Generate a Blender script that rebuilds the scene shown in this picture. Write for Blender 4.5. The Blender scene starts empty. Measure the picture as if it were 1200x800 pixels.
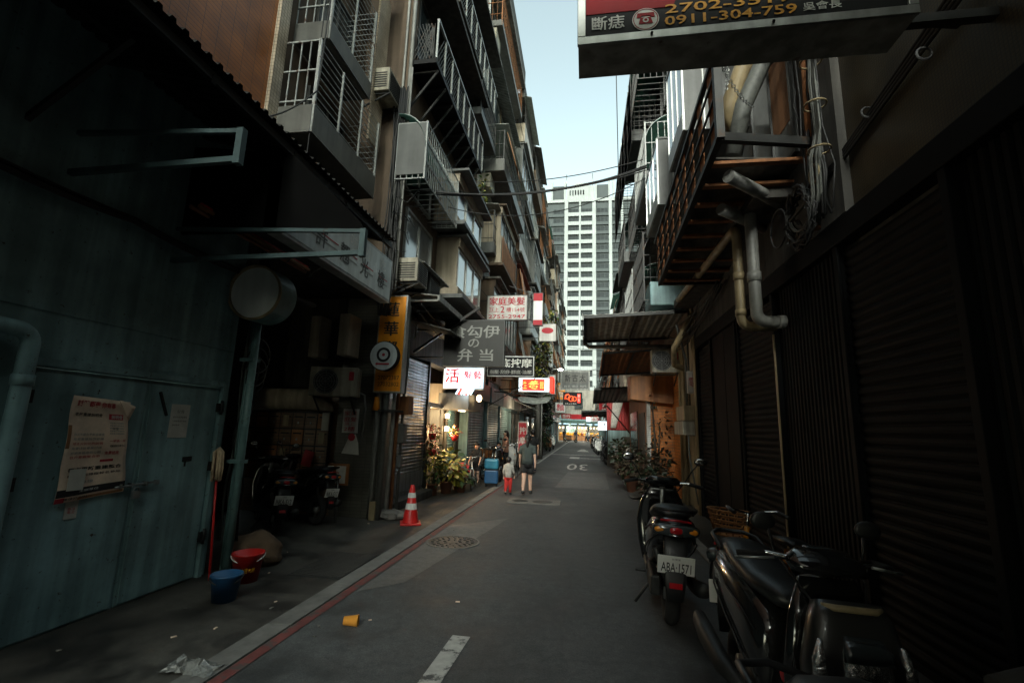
import bpy, math, random
from mathutils import Vector, Matrix
random.seed(11)
V = Vector
PI = math.pi
R = math.radians
SC = bpy.context.scene
COL = SC.collection

# ------------------------------------------------------------------ materials
def _nt(name):
    m = bpy.data.materials.new(name); m.use_nodes = True
    nt = m.node_tree; b = nt.nodes['Principled BSDF']
    return m, nt, b

def mat(name, col, rough=.6, metal=0., var=.35, scale=3., streak=0., bump=0., bscale=40., spec=.5, rust=None, rust_amt=.0, coat=0., rscale=5.):
    """painted / cast surface with uneven colour, optional vertical grime streaks, rust blotches and fine bump"""
    m, nt, b = _nt(name); N = nt.nodes; L = nt.links
    tc = N.new('ShaderNodeTexCoord')
    n1 = N.new('ShaderNodeTexNoise'); n1.inputs['Scale'].default_value = scale; n1.inputs['Detail'].default_value = 8; n1.inputs['Roughness'].default_value = .65
    L.new(tc.outputs['Object'], n1.inputs['Vector'])
    r = N.new('ShaderNodeValToRGB'); e = r.color_ramp.elements
    e[0].position = .3; e[1].position = .72
    e[0].color = [c*(1-var) for c in col]+[1]; e[1].color = [min(1, c*(1+var*.45)) for c in col]+[1]
    L.new(n1.outputs['Fac'], r.inputs['Fac']); out = r.outputs['Color']
    if streak:
        mp = N.new('ShaderNodeMapping'); mp.inputs['Scale'].default_value = (6, 6, .35)
        n2 = N.new('ShaderNodeTexNoise'); n2.inputs['Scale'].default_value = 1.2; n2.inputs['Detail'].default_value = 6
        L.new(tc.outputs['Object'], mp.inputs['Vector']); L.new(mp.outputs['Vector'], n2.inputs['Vector'])
        r2 = N.new('ShaderNodeValToRGB'); r2.color_ramp.elements[0].position = .42; r2.color_ramp.elements[1].position = .62
        r2.color_ramp.elements[0].color = (1-streak, 1-streak, 1-streak*1.03, 1); r2.color_ramp.elements[1].color = (1, 1, 1, 1)
        mx = N.new('ShaderNodeMixRGB'); mx.blend_type = 'MULTIPLY'; mx.inputs['Fac'].default_value = 1
        L.new(n2.outputs['Fac'], r2.inputs['Fac']); L.new(out, mx.inputs['Color1']); L.new(r2.outputs['Color'], mx.inputs['Color2']); out = mx.outputs['Color']
    if rust:
        n3 = N.new('ShaderNodeTexNoise'); n3.inputs['Scale'].default_value = rscale; n3.inputs['Detail'].default_value = 10; n3.inputs['Roughness'].default_value = .7
        L.new(tc.outputs['Object'], n3.inputs['Vector'])
        r3 = N.new('ShaderNodeValToRGB'); r3.color_ramp.elements[0].position = .62-rust_amt; r3.color_ramp.elements[1].position = .68-rust_amt
        mx = N.new('ShaderNodeMixRGB'); mx.inputs['Color2'].default_value = list(rust)+[1]
        L.new(n3.outputs['Fac'], r3.inputs['Fac']); L.new(r3.outputs['Color'], mx.inputs['Fac']); L.new(out, mx.inputs['Color1']); out = mx.outputs['Color']
    L.new(out, b.inputs['Base Color'])
    mr = N.new('ShaderNodeMapRange'); mr.inputs['To Min'].default_value = max(.03, rough-.12); mr.inputs['To Max'].default_value = min(1, rough+.15)
    L.new(n1.outputs['Fac'], mr.inputs['Value']); L.new(mr.outputs['Result'], b.inputs['Roughness'])
    b.inputs['Metallic'].default_value = metal
    b.inputs['Specular IOR Level'].default_value = spec
    b.inputs['Coat Weight'].default_value = coat
    if bump:
        n4 = N.new('ShaderNodeTexNoise'); n4.inputs['Scale'].default_value = bscale; n4.inputs['Detail'].default_value = 5
        L.new(tc.outputs['Object'], n4.inputs['Vector'])
        bp = N.new('ShaderNodeBump'); bp.inputs['Strength'].default_value = bump; bp.inputs['Distance'].default_value = .01
        L.new(n4.outputs['Fac'], bp.inputs['Height']); L.new(bp.outputs['Normal'], b.inputs['Normal'])
    return m

def tile(name, c1, c2, grout, w, h, rough=.35, offset=0., axis='Y', mortar=.06):
    """wall tiles or bricks; axis = the horizontal world axis the wall runs along"""
    m, nt, b = _nt(name); N = nt.nodes; L = nt.links
    tc = N.new('ShaderNodeTexCoord'); sp = N.new('ShaderNodeSeparateXYZ'); cb = N.new('ShaderNodeCombineXYZ')
    L.new(tc.outputs['Object'], sp.inputs[0])
    ad = N.new('ShaderNodeMath'); ad.operation = 'ADD'
    L.new(sp.outputs['X'], ad.inputs[0]); L.new(sp.outputs['Y'], ad.inputs[1])
    L.new(ad.outputs[0], cb.inputs['X']); L.new(sp.outputs['Z'], cb.inputs['Y'])
    br = N.new('ShaderNodeTexBrick'); br.offset = offset; br.inputs['Scale'].default_value = 1
    br.inputs['Brick Width'].default_value = w; br.inputs['Row Height'].default_value = h; br.inputs['Mortar Size'].default_value = h*mortar
    br.inputs['Color1'].default_value = list(c1)+[1]; br.inputs['Color2'].default_value = list(c2)+[1]; br.inputs['Mortar'].default_value = list(grout)+[1]
    L.new(cb.outputs[0], br.inputs['Vector'])
    n2 = N.new('ShaderNodeTexNoise'); n2.inputs['Scale'].default_value = 1.4; n2.inputs['Detail'].default_value = 8
    L.new(tc.outputs['Object'], n2.inputs['Vector'])
    r2 = N.new('ShaderNodeValToRGB'); r2.color_ramp.elements[0].position = .35; r2.color_ramp.elements[1].position = .6
    r2.color_ramp.elements[0].color = (.5, .48, .45, 1); r2.color_ramp.elements[1].color = (1, 1, 1, 1)
    mx = N.new('ShaderNodeMixRGB'); mx.blend_type = 'MULTIPLY'; mx.inputs['Fac'].default_value = 1
    L.new(n2.outputs['Fac'], r2.inputs['Fac']); L.new(br.outputs['Color'], mx.inputs['Color1']); L.new(r2.outputs['Color'], mx.inputs['Color2'])
    L.new(mx.outputs['Color'], b.inputs['Base Color']); b.inputs['Roughness'].default_value = rough
    bp = N.new('ShaderNodeBump'); bp.inputs['Strength'].default_value = .35; bp.inputs['Distance'].default_value = .006; bp.invert = True
    L.new(br.outputs['Fac'], bp.inputs['Height']); L.new(bp.outputs['Normal'], b.inputs['Normal'])
    return m

def backlit(m, col, amt):
    """thin plastic or canvas that lets some daylight through"""
    nt = m.node_tree; N = nt.nodes; b = N['Principled BSDF']; o = N['Material Output']
    t = N.new('ShaderNodeBsdfTranslucent'); t.inputs['Color'].default_value = list(col)+[1]
    x = N.new('ShaderNodeMixShader'); x.inputs['Fac'].default_value = amt
    nt.links.new(b.outputs[0], x.inputs[1]); nt.links.new(t.outputs[0], x.inputs[2]); nt.links.new(x.outputs[0], o.inputs['Surface'])

def lamp_mat(name, col, strength):
    m, nt, b = _nt(name)
    b.inputs['Base Color'].default_value = list(col)+[1]
    b.inputs['Emission Color'].default_value = list(col)+[1]
    b.inputs['Emission Strength'].default_value = strength
    return m

M = {}
def defmats():
    D = M
    D['teal'] = mat('teal_paint', (.28, .45, .47), .45, 0, .5, 1.3, .35, .25, 14, rust=(.045, .028, .018), rust_amt=.012, rscale=17)
    D['teal_dark'] = mat('dark_teal_bracket', (.05, .09, .095), .6, 0, .4, 5, .2, rust=(.04, .025, .02), rust_amt=.03)
    D['void_black'] = mat('black_tarpaulin', (.006, .006, .006), .95, 0, .3, 5, spec=.02)
    D['teal_light'] = mat('teal_pole_paint', (.17, .30, .30), .4, 0, .35, 5, .2, rust=(.05, .03, .02), rust_amt=.03)
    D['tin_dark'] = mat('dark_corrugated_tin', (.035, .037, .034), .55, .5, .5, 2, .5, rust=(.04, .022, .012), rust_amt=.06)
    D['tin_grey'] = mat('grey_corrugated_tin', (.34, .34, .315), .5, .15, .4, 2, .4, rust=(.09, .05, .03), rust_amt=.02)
    D['steel'] = mat('galvanised_steel', (.36, .37, .36), .38, .7, .35, 6, .3)
    D['steel_dark'] = mat('blackened_steel', (.03, .031, .03), .5, .4, .4, 6, 0, rust=(.05, .028, .015), rust_amt=.03)
    D['chrome'] = mat('chrome', (.6, .6, .58), .15, 1, .15, 8)
    D['bar_white'] = mat('pale_cage_paint', (.42, .44, .43), .5, .1, .4, 5, .3, rust=(.10, .05, .03), rust_amt=.04)
    D['bar_dark'] = mat('dark_cage_paint', (.05, .05, .048), .55, .2, .4, 5, .2, rust=(.07, .035, .02), rust_amt=.05)
    D['bar_rust'] = mat('rusted_cage_iron', (.31, .125, .045), .75, .2, .5, 6, .3)
    D['panel_white'] = mat('weathered_white_panel', (.14, .138, .125), .55, 0, .5, 1.3, .22)
    D['panel_grey'] = mat('weathered_grey_panel', (.12, .125, .122), .55, 0, .45, 1.3, .25)
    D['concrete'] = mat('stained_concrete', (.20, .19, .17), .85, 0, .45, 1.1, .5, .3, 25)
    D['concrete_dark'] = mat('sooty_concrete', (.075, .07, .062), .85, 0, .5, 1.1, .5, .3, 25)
    D['stucco_cream'] = mat('cream_render', (.50, .42, .32), .85, 0, .45, .9, .3, .2, 30)
    D['stucco_white'] = mat('white_render', (.55, .54, .51), .8, 0, .35, .9, .28, .2, 30)
    D['stucco_brown'] = mat('brown_render', (.15, .105, .072), .85, 0, .5, .9, .3, .2, 30)
    D['stucco_grey'] = mat('grey_render', (.34, .31, .27), .85, 0, .45, .9, .3, .2, 30)
    D['tile_orange'] = tile('orange_wall_tile', (.40, .115, .008), (.34, .095, .006), (.08, .03, .008), .22, .062)
    D['tile_cream'] = tile('cream_wall_tile', (.58, .48, .36), (.48, .40, .30), (.14, .11, .08), .06, .06)
    D['tile_white'] = tile('white_wall_tile', (.55, .56, .55), (.47, .48, .47), (.2, .2, .19), .11, .06)
    D['tile_grey'] = tile('grey_wall_tile', (.11, .105, .085), (.085, .08, .066), (.035, .032, .026), .22, .06)
    D['tile_brown'] = tile('brown_wall_tile', (.26, .15, .085), (.20, .115, .065), (.06, .045, .035), .22, .06)
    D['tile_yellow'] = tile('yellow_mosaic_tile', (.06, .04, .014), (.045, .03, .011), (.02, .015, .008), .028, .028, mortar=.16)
    D['brick_red'] = tile('red_brick', (.30, .10, .05), (.22, .075, .04), (.15, .12, .10), .22, .075, .8, .5, mortar=.14)
    D['brick_orange'] = tile('orange_brick', (.62, .215, .05), (.5, .16, .03), (.25, .14, .06), .26, .085, .6, .5, mortar=.1)
    D['wood_orange'] = mat('varnished_wood', (.42, .165, .05), .45, 0, .4, 3, .4)
    D['asphalt'] = None
    D['black_gloss'] = mat('black_gloss_paint', (.012, .0125, .013), .12, 0, .2, 4, coat=.6)
    D['cowl_black'] = mat('dark_matt_paint', (.022, .0225, .022), .32, 0, .3, 3, coat=.15)
    D['black_satin'] = mat('black_plastic', (.014, .0145, .015), .42, 0, .3, 8)
    D['seat_black'] = mat('black_vinyl', (.016, .017, .018), .38, 0, .25, 10, 0, .12, 250)
    D['rubber'] = mat('tyre_rubber', (.016, .016, .016), .85, 0, .4, 12, 0, .2, 80)
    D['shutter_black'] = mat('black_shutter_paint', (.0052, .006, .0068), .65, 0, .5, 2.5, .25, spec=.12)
    D['shutter_grey'] = mat('grey_shutter_paint', (.25, .27, .29), .4, .3, .4, 3, .45, rust=(.5, .5, .48), rust_amt=-.06)
    D['shutter_blue'] = mat('blue_grey_shutter_paint', (.22, .42, .50), .45, 0, .35, 2.5, .4)
    D['glass'] = mat('window_glass', (.035, .045, .048), .06, 0, .3, 2, spec=.9)
    D['glass_pale'] = mat('curtained_glass', (.25, .27, .27), .08, 0, .4, 1.5, spec=.9)
    D['glass_tower'] = mat('tower_glass', (.026, .031, .034), .8, 0, .6, .6, spec=.1)
    D['frame_al'] = mat('aluminium_frame', (.45, .46, .45), .4, .6, .25, 6, .2)
    D['frame_dark'] = mat('dark_window_frame', (.05, .052, .05), .45, .3, .3, 6)
    D['canopy_green'] = mat('green_plastic_canopy', (.15, .26, .23), .35, 0, .35, 2, .35)
    D['canopy_red'] = mat('faded_red_canvas', (.30, .07, .05), .8, 0, .35, 2.5, .35)
    D['canopy_orange'] = mat('faded_orange_canvas', (.40, .19, .085), .8, 0, .35, 2.5, .35)
    D['canopy_white'] = mat('pale_plastic_canopy', (.5, .52, .48), .5, 0, .35, 2, .45)
    D['pvc_grey'] = mat('grey_pvc', (.30, .30, .28), .45, 0, .35, 4, .35)
    D['pvc_cream'] = mat('cream_pvc', (.37, .29, .165), .45, 0, .3, 4, .35)
    D['cable'] = mat('black_cable', (.014, .014, .014), .6, 0, .3, 20)
    D['cable_grey'] = mat('grey_cable', (.10, .105, .095), .6, 0, .4, 20)
    D['ac_white'] = mat('yellowed_ac_casing', (.44, .40, .31), .5, 0, .35, 3, .45)
    D['ac_dark'] = mat('ac_grille', (.025, .025, .024), .6, 0, .3, 8)
    D['paper'] = mat('aged_paper', (.82, .62, .47), .9, 0, .3, 5, 0, .3, 12)
    D['paper_white'] = mat('white_paper', (.58, .56, .5), .9, 0, .25, 5)
    D['ink_black'] = mat('black_print', (.02, .02, .02), .7, 0, .2)
    D['ink_red'] = mat('red_print', (.48, .03, .045), .7, 0, .25)
    D['ink_yellow'] = mat('yellow_print', (.75, .34, .02), .6, 0, .15)
    D['ink_white'] = mat('white_print', (.62, .62, .58), .6, 0, .15)
    D['ink_grey'] = mat('grey_print', (.30, .30, .28), .6, 0, .25)
    D['shop_glow'] = lamp_mat('lit_shop_interior', (.9, .72, .45), .16)
    D['sign_face_grey'] = mat('pale_drum_face', (.78, .82, .80), .3, 0, .2, 1.5, .1)
    D['ink_dim'] = mat('faded_dark_print', (.10, .10, .095), .6, 0, .4, 9)
    D['sign_orange'] = mat('orange_sign_panel', (.92, .32, .010), .45, 0, .15, 2, .2)
    D['sign_white'] = mat('white_sign_panel', (.74, .78, .77), .22, 0, .2, 2, .15)
    D['sign_pink'] = mat('pale_sign_panel', (.62, .60, .57), .45, 0, .15, 2, .25)
    D['sign_dark'] = mat('dark_sign_panel', (.026, .025, .022), .5, 0, .25, 2, .2)
    D['sign_black'] = mat('black_sign_panel', (.010, .010, .011), .6, 0, .25, 2, spec=.2)
    D['sign_red'] = mat('red_sign_panel', (.30, .010, .014), .6, 0, .25, 2, spec=.2)
    D['red_plastic'] = mat('red_plastic', (.55, .018, .016), .38, 0, .2, 4)
    D['blue_plastic'] = mat('blue_plastic', (.02, .09, .21), .4, 0, .2, 4)
    D['cyan_plastic'] = mat('light_blue_shell', (.035, .22, .34), .35, 0, .2, 4)
    D['yellow_plastic'] = mat('yellow_card', (.85, .36, .05), .6, 0, .15, 6)
    D['cone_orange'] = mat('orange_red_cone', (.75, .07, .02), .45, 0, .2, 5)
    D['cone_white'] = mat('white_reflective_band', (.7, .7, .66), .5, 0, .25, 6)
    D['lens_red'] = mat('red_lens', (.45, .01, .015), .1, 0, .1, spec=.8)
    D['lens_amber'] = mat('amber_lens', (.75, .26, .02), .12, 0, .15, spec=.8)
    D['lens_clear'] = mat('clear_lens_reflector', (.75, .76, .74), .1, .9, .6, 30, 0, .85, 55)
    D['plate_white'] = mat('white_number_plate', (.72, .72, .68), .45, 0, .12, 6)
    D['bike_yellow'] = mat('yellow_bike_paint', (.70, .27, .02), .3, 0, .15, 6)
    D['bike_grey'] = mat('silver_bike_paint', (.40, .41, .41), .3, .5, .15, 6)
    D['wicker'] = mat('wicker', (.32, .14, .05), .8, 0, .45, 30, 0, .5, 60)
    D['skin'] = mat('skin', (.55, .32, .22), .55, 0, .12, 10)
    D['skin_pale'] = mat('fair_skin', (.62, .38, .28), .55, 0, .12, 10)
    D['hair'] = mat('black_hair', (.012, .010, .009), .45, 0, .3, 30)
    D['cloth_grey'] = mat('grey_green_jersey', (.055, .07, .066), .9, 0, .4, 9, 0, .8, 9)
    D['cloth_black'] = mat('black_cotton', (.014, .014, .015), .9, 0, .4, 9, 0, .8, 12)
    D['cloth_red'] = mat('red_cotton', (.55, .03, .025), .9, 0, .2, 8)
    D['cloth_pale'] = mat('pale_cotton', (.48, .46, .42), .9, 0, .45, 14, 0, .8, 16)
    D['cloth_peach'] = mat('peach_cotton', (.6, .30, .2), .9, 0, .2, 8)
    D['cloth_navy'] = mat('navy_cotton', (.025, .035, .06), .9, 0, .2, 8)
    D['shoe'] = mat('dark_shoe', (.03, .03, .03), .6, 0, .2, 8)
    D['leaf'] = mat('green_leaf', (.05, .10, .025), .5, 0, .45, 6)
    D['leaf_dark'] = mat('dark_leaf', (.018, .034, .014), .5, 0, .45, 6)
    D['leaf_yellow'] = mat('yellow_green_leaf', (.32, .30, .04), .5, 0, .35, 6)
    D['leaf_brown'] = mat('dull_brown_leaf', (.05, .034, .02), .6, 0, .45, 6)
    D['petal_red'] = mat('red_petal', (.42, .02, .035), .6, 0, .3, 10)
    D['terracotta'] = mat('terracotta', (.24, .10, .055), .8, 0, .35, 5)
    D['soil'] = mat('sandbag_brown', (.12, .075, .045), .95, 0, .4, 7, 0, .6, 30)
    D['rubble'] = mat('broken_concrete', (.17, .16, .145), .95, 0, .4, 7, 0, .6, 30)
    D['mop'] = mat('cotton_mop', (.62, .46, .30), .95, 0, .3, 20, 0, .6, 60)
    D['plastic_bag'] = mat('crumpled_clear_plastic', (.20, .205, .195), .25, 0, .4, 15)
    D['paint_white'] = mat('worn_road_paint', (.46, .45, .42), .8, 0, .35, 9, 0, .2, 60, rust=(.075, .075, .072), rust_amt=.09)
    D['paint_red'] = mat('worn_red_road_paint', (.17, .045, .04), .8, 0, .5, 7, 0, .2, 60, rust=(.075, .06, .055), rust_amt=.11)
    D['iron'] = mat('cast_iron', (.055, .055, .052), .6, .4, .4, 9, 0, .4, 60)
    D['curb'] = mat('concrete_edge_strip', (.165, .16, .148), .85, 0, .45, 4, 0, .3, 50)
    D['tower_white'] = mat('pale_tower_tile', (.235, .26, .268), .8, 0, .18, .25, .2)
    D['tower_grey'] = mat('grey_tower_tile', (.042, .053, .057), .85, 0, .25, .3, .15)
    D['red_tin'] = mat('red_corrugated_sheet', (.42, .03, .03), .5, .1, .25, 2, .3)
    D['blue_tin'] = mat('pale_blue_shutter_paint', (.32, .50, .54), .5, 0, .25, 2, .35)
    D['lit_white'] = lamp_mat('lit_white_sign', (.74, .90, 1.), .45)
    D['lit_warm'] = lamp_mat('lit_warm_bulb', (1., .72, .38), 3.5)
    D['lit_cool'] = lamp_mat('lit_cool_tube', (.55, .82, 1.), .8)
    D['lit_red'] = lamp_mat('lit_red_panel', (1., .035, .015), .42)
    D['lit_redtext'] = lamp_mat('lit_red_letter', (.75, .015, .02), .06)
    D['lit_bluetext'] = lamp_mat('lit_blue_letter', (.12, .28, .36), .1)
    D['lit_yellow'] = lamp_mat('lit_yellow_letter', (1., .55, .10), .5)
    D['lit_lamp'] = lamp_mat('lit_street_lamp', (1., .93, .75), 9)
    D['neon'] = lamp_mat('red_neon', (1., .09, .025), .5)
defmats()
backlit(M['canopy_green'], (.30, .46, .40), .4); backlit(M['canopy_white'], (.5, .52, .47), .3)

def ground_mat(name, col, patch, rough, fleck, stains):
    m, nt, b = _nt(name); N = nt.nodes; L = nt.links
    tc = N.new('ShaderNodeTexCoord')
    def noise(s, d=8, rg=.6, sc=None):
        n = N.new('ShaderNodeTexNoise'); n.inputs['Scale'].default_value = s; n.inputs['Detail'].default_value = d; n.inputs['Roughness'].default_value = rg
        if sc:
            mp = N.new('ShaderNodeMapping'); mp.inputs['Scale'].default_value = sc; L.new(tc.outputs['Object'], mp.inputs['Vector']); L.new(mp.outputs['Vector'], n.inputs['Vector'])
        else: L.new(tc.outputs['Object'], n.inputs['Vector'])
        return n
    def ramp(src, p0, p1, c0, c1):
        r = N.new('ShaderNodeValToRGB'); r.color_ramp.elements[0].position = p0; r.color_ramp.elements[1].position = p1
        r.color_ramp.elements[0].color = list(c0)+[1]; r.color_ramp.elements[1].color = list(c1)+[1]; L.new(src, r.inputs['Fac']); return r.outputs['Color']
    def mul(a, c):
        x = N.new('ShaderNodeMixRGB'); x.blend_type = 'MULTIPLY'; x.inputs['Fac'].default_value = 1; L.new(a, x.inputs['Color1']); L.new(c, x.inputs['Color2']); return x.outputs['Color']
    big = noise(.55, 6, .55, (1, .4, 1))
    out = ramp(big.outputs['Fac'], .38, .64, col, patch)
    fine = noise(95, 4, .8); out = mul(out, ramp(fine.outputs['Fac'], .35, .68, (1-fleck,)*3, (1+fleck*1.1,)*3))
    mid = noise(9, 6, .75); out = mul(out, ramp(mid.outputs['Fac'], .38, .66, (.78,)*3, (1.14,)*3))
    st = noise(1.7, 9, .7); out = mul(out, ramp(st.outputs['Fac'], .40, .56, (1-stains,)*3, (1, 1, 1)))
    vo = N.new('ShaderNodeTexVoronoi'); vo.feature = 'DISTANCE_TO_EDGE'; vo.inputs['Scale'].default_value = .55
    wn = noise(2.5, 5); mxv = N.new('ShaderNodeMixRGB'); mxv.inputs['Fac'].default_value = .22
    L.new(tc.outputs['Object'], mxv.inputs['Color1']); L.new(wn.outputs['Color'], mxv.inputs['Color2']); L.new(mxv.outputs['Color'], vo.inputs['Vector'])
    out = mul(out, ramp(vo.outputs['Distance'], .002, .009, (.86, .86, .86), (1, 1, 1)))
    L.new(out, b.inputs['Base Color'])
    mr = N.new('ShaderNodeMapRange'); mr.inputs['From Min'].default_value = .35; mr.inputs['From Max'].default_value = .65; mr.inputs['To Min'].default_value = rough-.2; mr.inputs['To Max'].default_value = rough+.1
    L.new(st.outputs['Fac'], mr.inputs['Value']); L.new(mr.outputs['Result'], b.inputs['Roughness'])
    bp = N.new('ShaderNodeBump'); bp.inputs['Strength'].default_value = .5; bp.inputs['Distance'].default_value = .004
    L.new(fine.outputs['Fac'], bp.inputs['Height']); L.new(bp.outputs['Normal'], b.inputs['Normal'])
    return m
M['asphalt'] = ground_mat('asphalt', (.056, .060, .061), (.092, .095, .095), .74, .4, .45)
M['pavement'] = ground_mat('concrete_walk', (.022, .018, .013), (.09, .084, .072), .74, .25, .75)
M['patch'] = ground_mat('asphalt_patch', (.11, .11, .106), (.13, .129, .124), .75, .3, .2)

# ------------------------------------------------------------------ mesh building
class MB:
    def __init__(s): s.v = []; s.f = []; s.m = []; s.sm = []
    def add(s, vs, fs, m=0, smooth=False):
        o = len(s.v); s.v += [tuple(p) for p in vs]
        for f in fs: s.f.append([i+o for i in f]); s.m.append(m); s.sm.append(smooth)
        return s
    def box(s, x0, y0, z0, x1, y1, z1, m=0):
        if x0 > x1: x0, x1 = x1, x0
        if y0 > y1: y0, y1 = y1, y0
        if z0 > z1: z0, z1 = z1, z0
        return s.add([(x0,y0,z0),(x1,y0,z0),(x1,y1,z0),(x0,y1,z0),(x0,y0,z1),(x1,y0,z1),(x1,y1,z1),(x0,y1,z1)],
              [(0,3,2,1),(4,5,6,7),(0,1,5,4),(1,2,6,5),(2,3,7,6),(3,0,4,7)], m)
    def obox(s, c, size, rot, m=0):
        c = V(c); a, b, d = [x/2 for x in size]; vs = [c + rot @ V((i*a, j*b, k*d)) for k in (-1,1) for (i,j) in ((-1,-1),(1,-1),(1,1),(-1,1))]
        return s.add(vs, [(0,3,2,1),(4,5,6,7),(0,1,5,4),(1,2,6,5),(2,3,7,6),(3,0,4,7)], m)
    def beam(s, p0, p1, w, h=None, m=0, up=(0,0,1)):
        p0 = V(p0); p1 = V(p1); d = (p1-p0).normalized(); u = V(up)
        if abs(d.dot(u)) > .98: u = V((0,1,0))
        a = d.cross(u).normalized(); b = a.cross(d); h = h or w
        vs = [p + a*(i*w/2) + b*(j*h/2) for p in (p0,p1) for (i,j) in ((-1,-1),(1,-1),(1,1),(-1,1))]
        return s.add(vs, [(0,1,2,3),(7,6,5,4),(0,4,5,1),(1,5,6,2),(2,6,7,3),(3,7,4,0)], m)
    def tube(s, pts, r, n=8, m=0, smooth=True):
        pts = [V(p) for p in pts]; k = len(pts)
        rs = r if isinstance(r, (list, tuple)) else [r]*k
        vs = []; a = None
        for i, p in enumerate(pts):
            d = (pts[min(i+1,k-1)] - pts[max(i-1,0)])
            d = d.normalized() if d.length > 1e-9 else V((0,0,1))
            if a is None:
                u = V((0,0,1)) if abs(d.z) < .9 else V((0,1,0)); a = d.cross(u).normalized()
            else:
                a = a - d*a.dot(d); a = a.normalized() if a.length > 1e-6 else d.orthogonal().normalized()
            b = d.cross(a)
            for j in range(n):
                t = 2*PI*j/n; vs.append(p + (a*math.cos(t) + b*math.sin(t))*rs[i])
        fs = [(i*n+j, i*n+(j+1)%n, (i+1)*n+(j+1)%n, (i+1)*n+j) for i in range(k-1) for j in range(n)]
        s.add(vs, fs, m, smooth)
        o = len(s.v)-len(vs)
        s.f += [[o+j for j in range(n)][::-1], [o+(k-1)*n+j for j in range(n)]]; s.m += [m,m]; s.sm += [False]*2
        return s
    def lathe(s, prof, c=(0,0,0), n=24, m=0, axis=None, smooth=True):
        rot = axis or Matrix.Identity(3); c = V(c); k = len(prof); vs = []
        for r, z in prof:
            for j in range(n):
                t = 2*PI*j/n; vs.append(c + rot @ V((r*math.cos(t), r*math.sin(t), z)))
        fs = [(i*n+j, i*n+(j+1)%n, (i+1)*n+(j+1)%n, (i+1)*n+j) for i in range(k-1) for j in range(n)]
        return s.add(vs, fs, m, smooth)
    def torus(s, c, Rr, r, n=28, k=10, m=0, axis=None):
        prof = [(Rr + r*math.cos(2*PI*i/k), r*math.sin(2*PI*i/k)) for i in range(k+1)]
        return s.lathe(prof, c, n, m, axis)
    def loft(s, secs, n=16, m=0, p=2.6, smooth=True):
        """secs: (centre, u half axis, v half axis); superellipse sections"""
        vs = []; k = len(secs)
        for c, u, w in secs:
            c = V(c); u = V(u); w = V(w)
            for j in range(n):
                t = 2*PI*j/n; ct, st = math.cos(t), math.sin(t)
                vs.append(c + u*math.copysign(abs(ct)**(2/p), ct) + w*math.copysign(abs(st)**(2/p), st))
        fs = [(i*n+j, i*n+(j+1)%n, (i+1)*n+(j+1)%n, (i+1)*n+j) for i in range(k-1) for j in range(n)]
        s.add(vs, fs, m, smooth); o = len(s.v)-len(vs)
        s.f += [[o+j for j in range(n)][::-1], [o+(k-1)*n+j for j in range(n)]]; s.m += [m,m]; s.sm += [smooth]*2
        return s
    def ell(s, c, rad, nu=14, nv=9, m=0, rot=None):
        c = V(c); rot = rot or Matrix.Identity(3); vs = []
        for i in range(nv+1):
            ph = PI*i/nv
            for j in range(nu):
                t = 2*PI*j/nu; vs.append(c + rot @ V((rad[0]*math.sin(ph)*math.cos(t), rad[1]*math.sin(ph)*math.sin(t), rad[2]*math.cos(ph))))
        fs = [(i*nu+j, (i+1)*nu+j, (i+1)*nu+(j+1)%nu, i*nu+(j+1)%nu) for i in range(nv) for j in range(nu)]
        return s.add(vs, fs, m, True)
    def quad(s, a, b, c, d, m=0): return s.add([a,b,c,d], [(0,1,2,3)], m)
    def prism(s, poly, ext, m=0):
        n = len(poly); ext = V(ext); a = [V(p) for p in poly]; b = [p+ext for p in a]
        return s.add(a+b, [tuple(range(n))[::-1], tuple(range(n,2*n))] + [(i,(i+1)%n,(i+1)%n+n,i+n) for i in range(n)], m)
    def sheet(s, fn, nu, nv, th, m=0, smooth=False):
        """thick sheet; fn(u,v)-> point and the thickness is along +Z"""
        top = [V(fn(i/nu, j/nv)) for i in range(nu+1) for j in range(nv+1)]; w = nv+1
        tv = th if isinstance(th, Vector) else V((0,0,th)); bot = [p-tv for p in top]; N = len(top)
        fs = []
        for i in range(nu):
            for j in range(nv):
                q = (i*w+j, (i+1)*w+j, (i+1)*w+j+1, i*w+j+1); fs += [q, tuple(x+N for x in q[::-1])]
        for i in range(nu): fs += [(i*w, i*w+N, (i+1)*w+N, (i+1)*w), (i*w+nv, (i+1)*w+nv, (i+1)*w+nv+N, i*w+nv+N)]
        for j in range(nv): fs += [(j, j+1, j+1+N, j+N), (nu*w+j, nu*w+j+N, nu*w+j+1+N, nu*w+j+1)]
        return s.add(top+bot, fs, m, smooth)
    def text(s, body, o, u, v, w, h, m=0, off=.0):
        if off > .012:      # heavy strokes: three slightly shifted layers of the same glyphs
            nn = V(u).normalized().cross(V(v).normalized()); d = min(off, .03)*h*.55
            for i, sh in enumerate((-d, d, 0)): s.text(body, V(o)+V(u).normalized()*sh+nn*(.0006*i), u, v, w, h, m, .006)
            return s
        vs, fs = glyphs(body, off); o = V(o); u = V(u).normalized(); v = V(v).normalized()
        x0 = min(p[0] for p in vs); x1 = max(p[0] for p in vs); y0 = min(p[1] for p in vs); y1 = max(p[1] for p in vs)
        return s.add([o + u*((p[0]-x0)/max(1e-6, x1-x0)*w) + v*((p[1]-y0)/max(1e-6, y1-y0)*h) for p in vs], fs, m)
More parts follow.
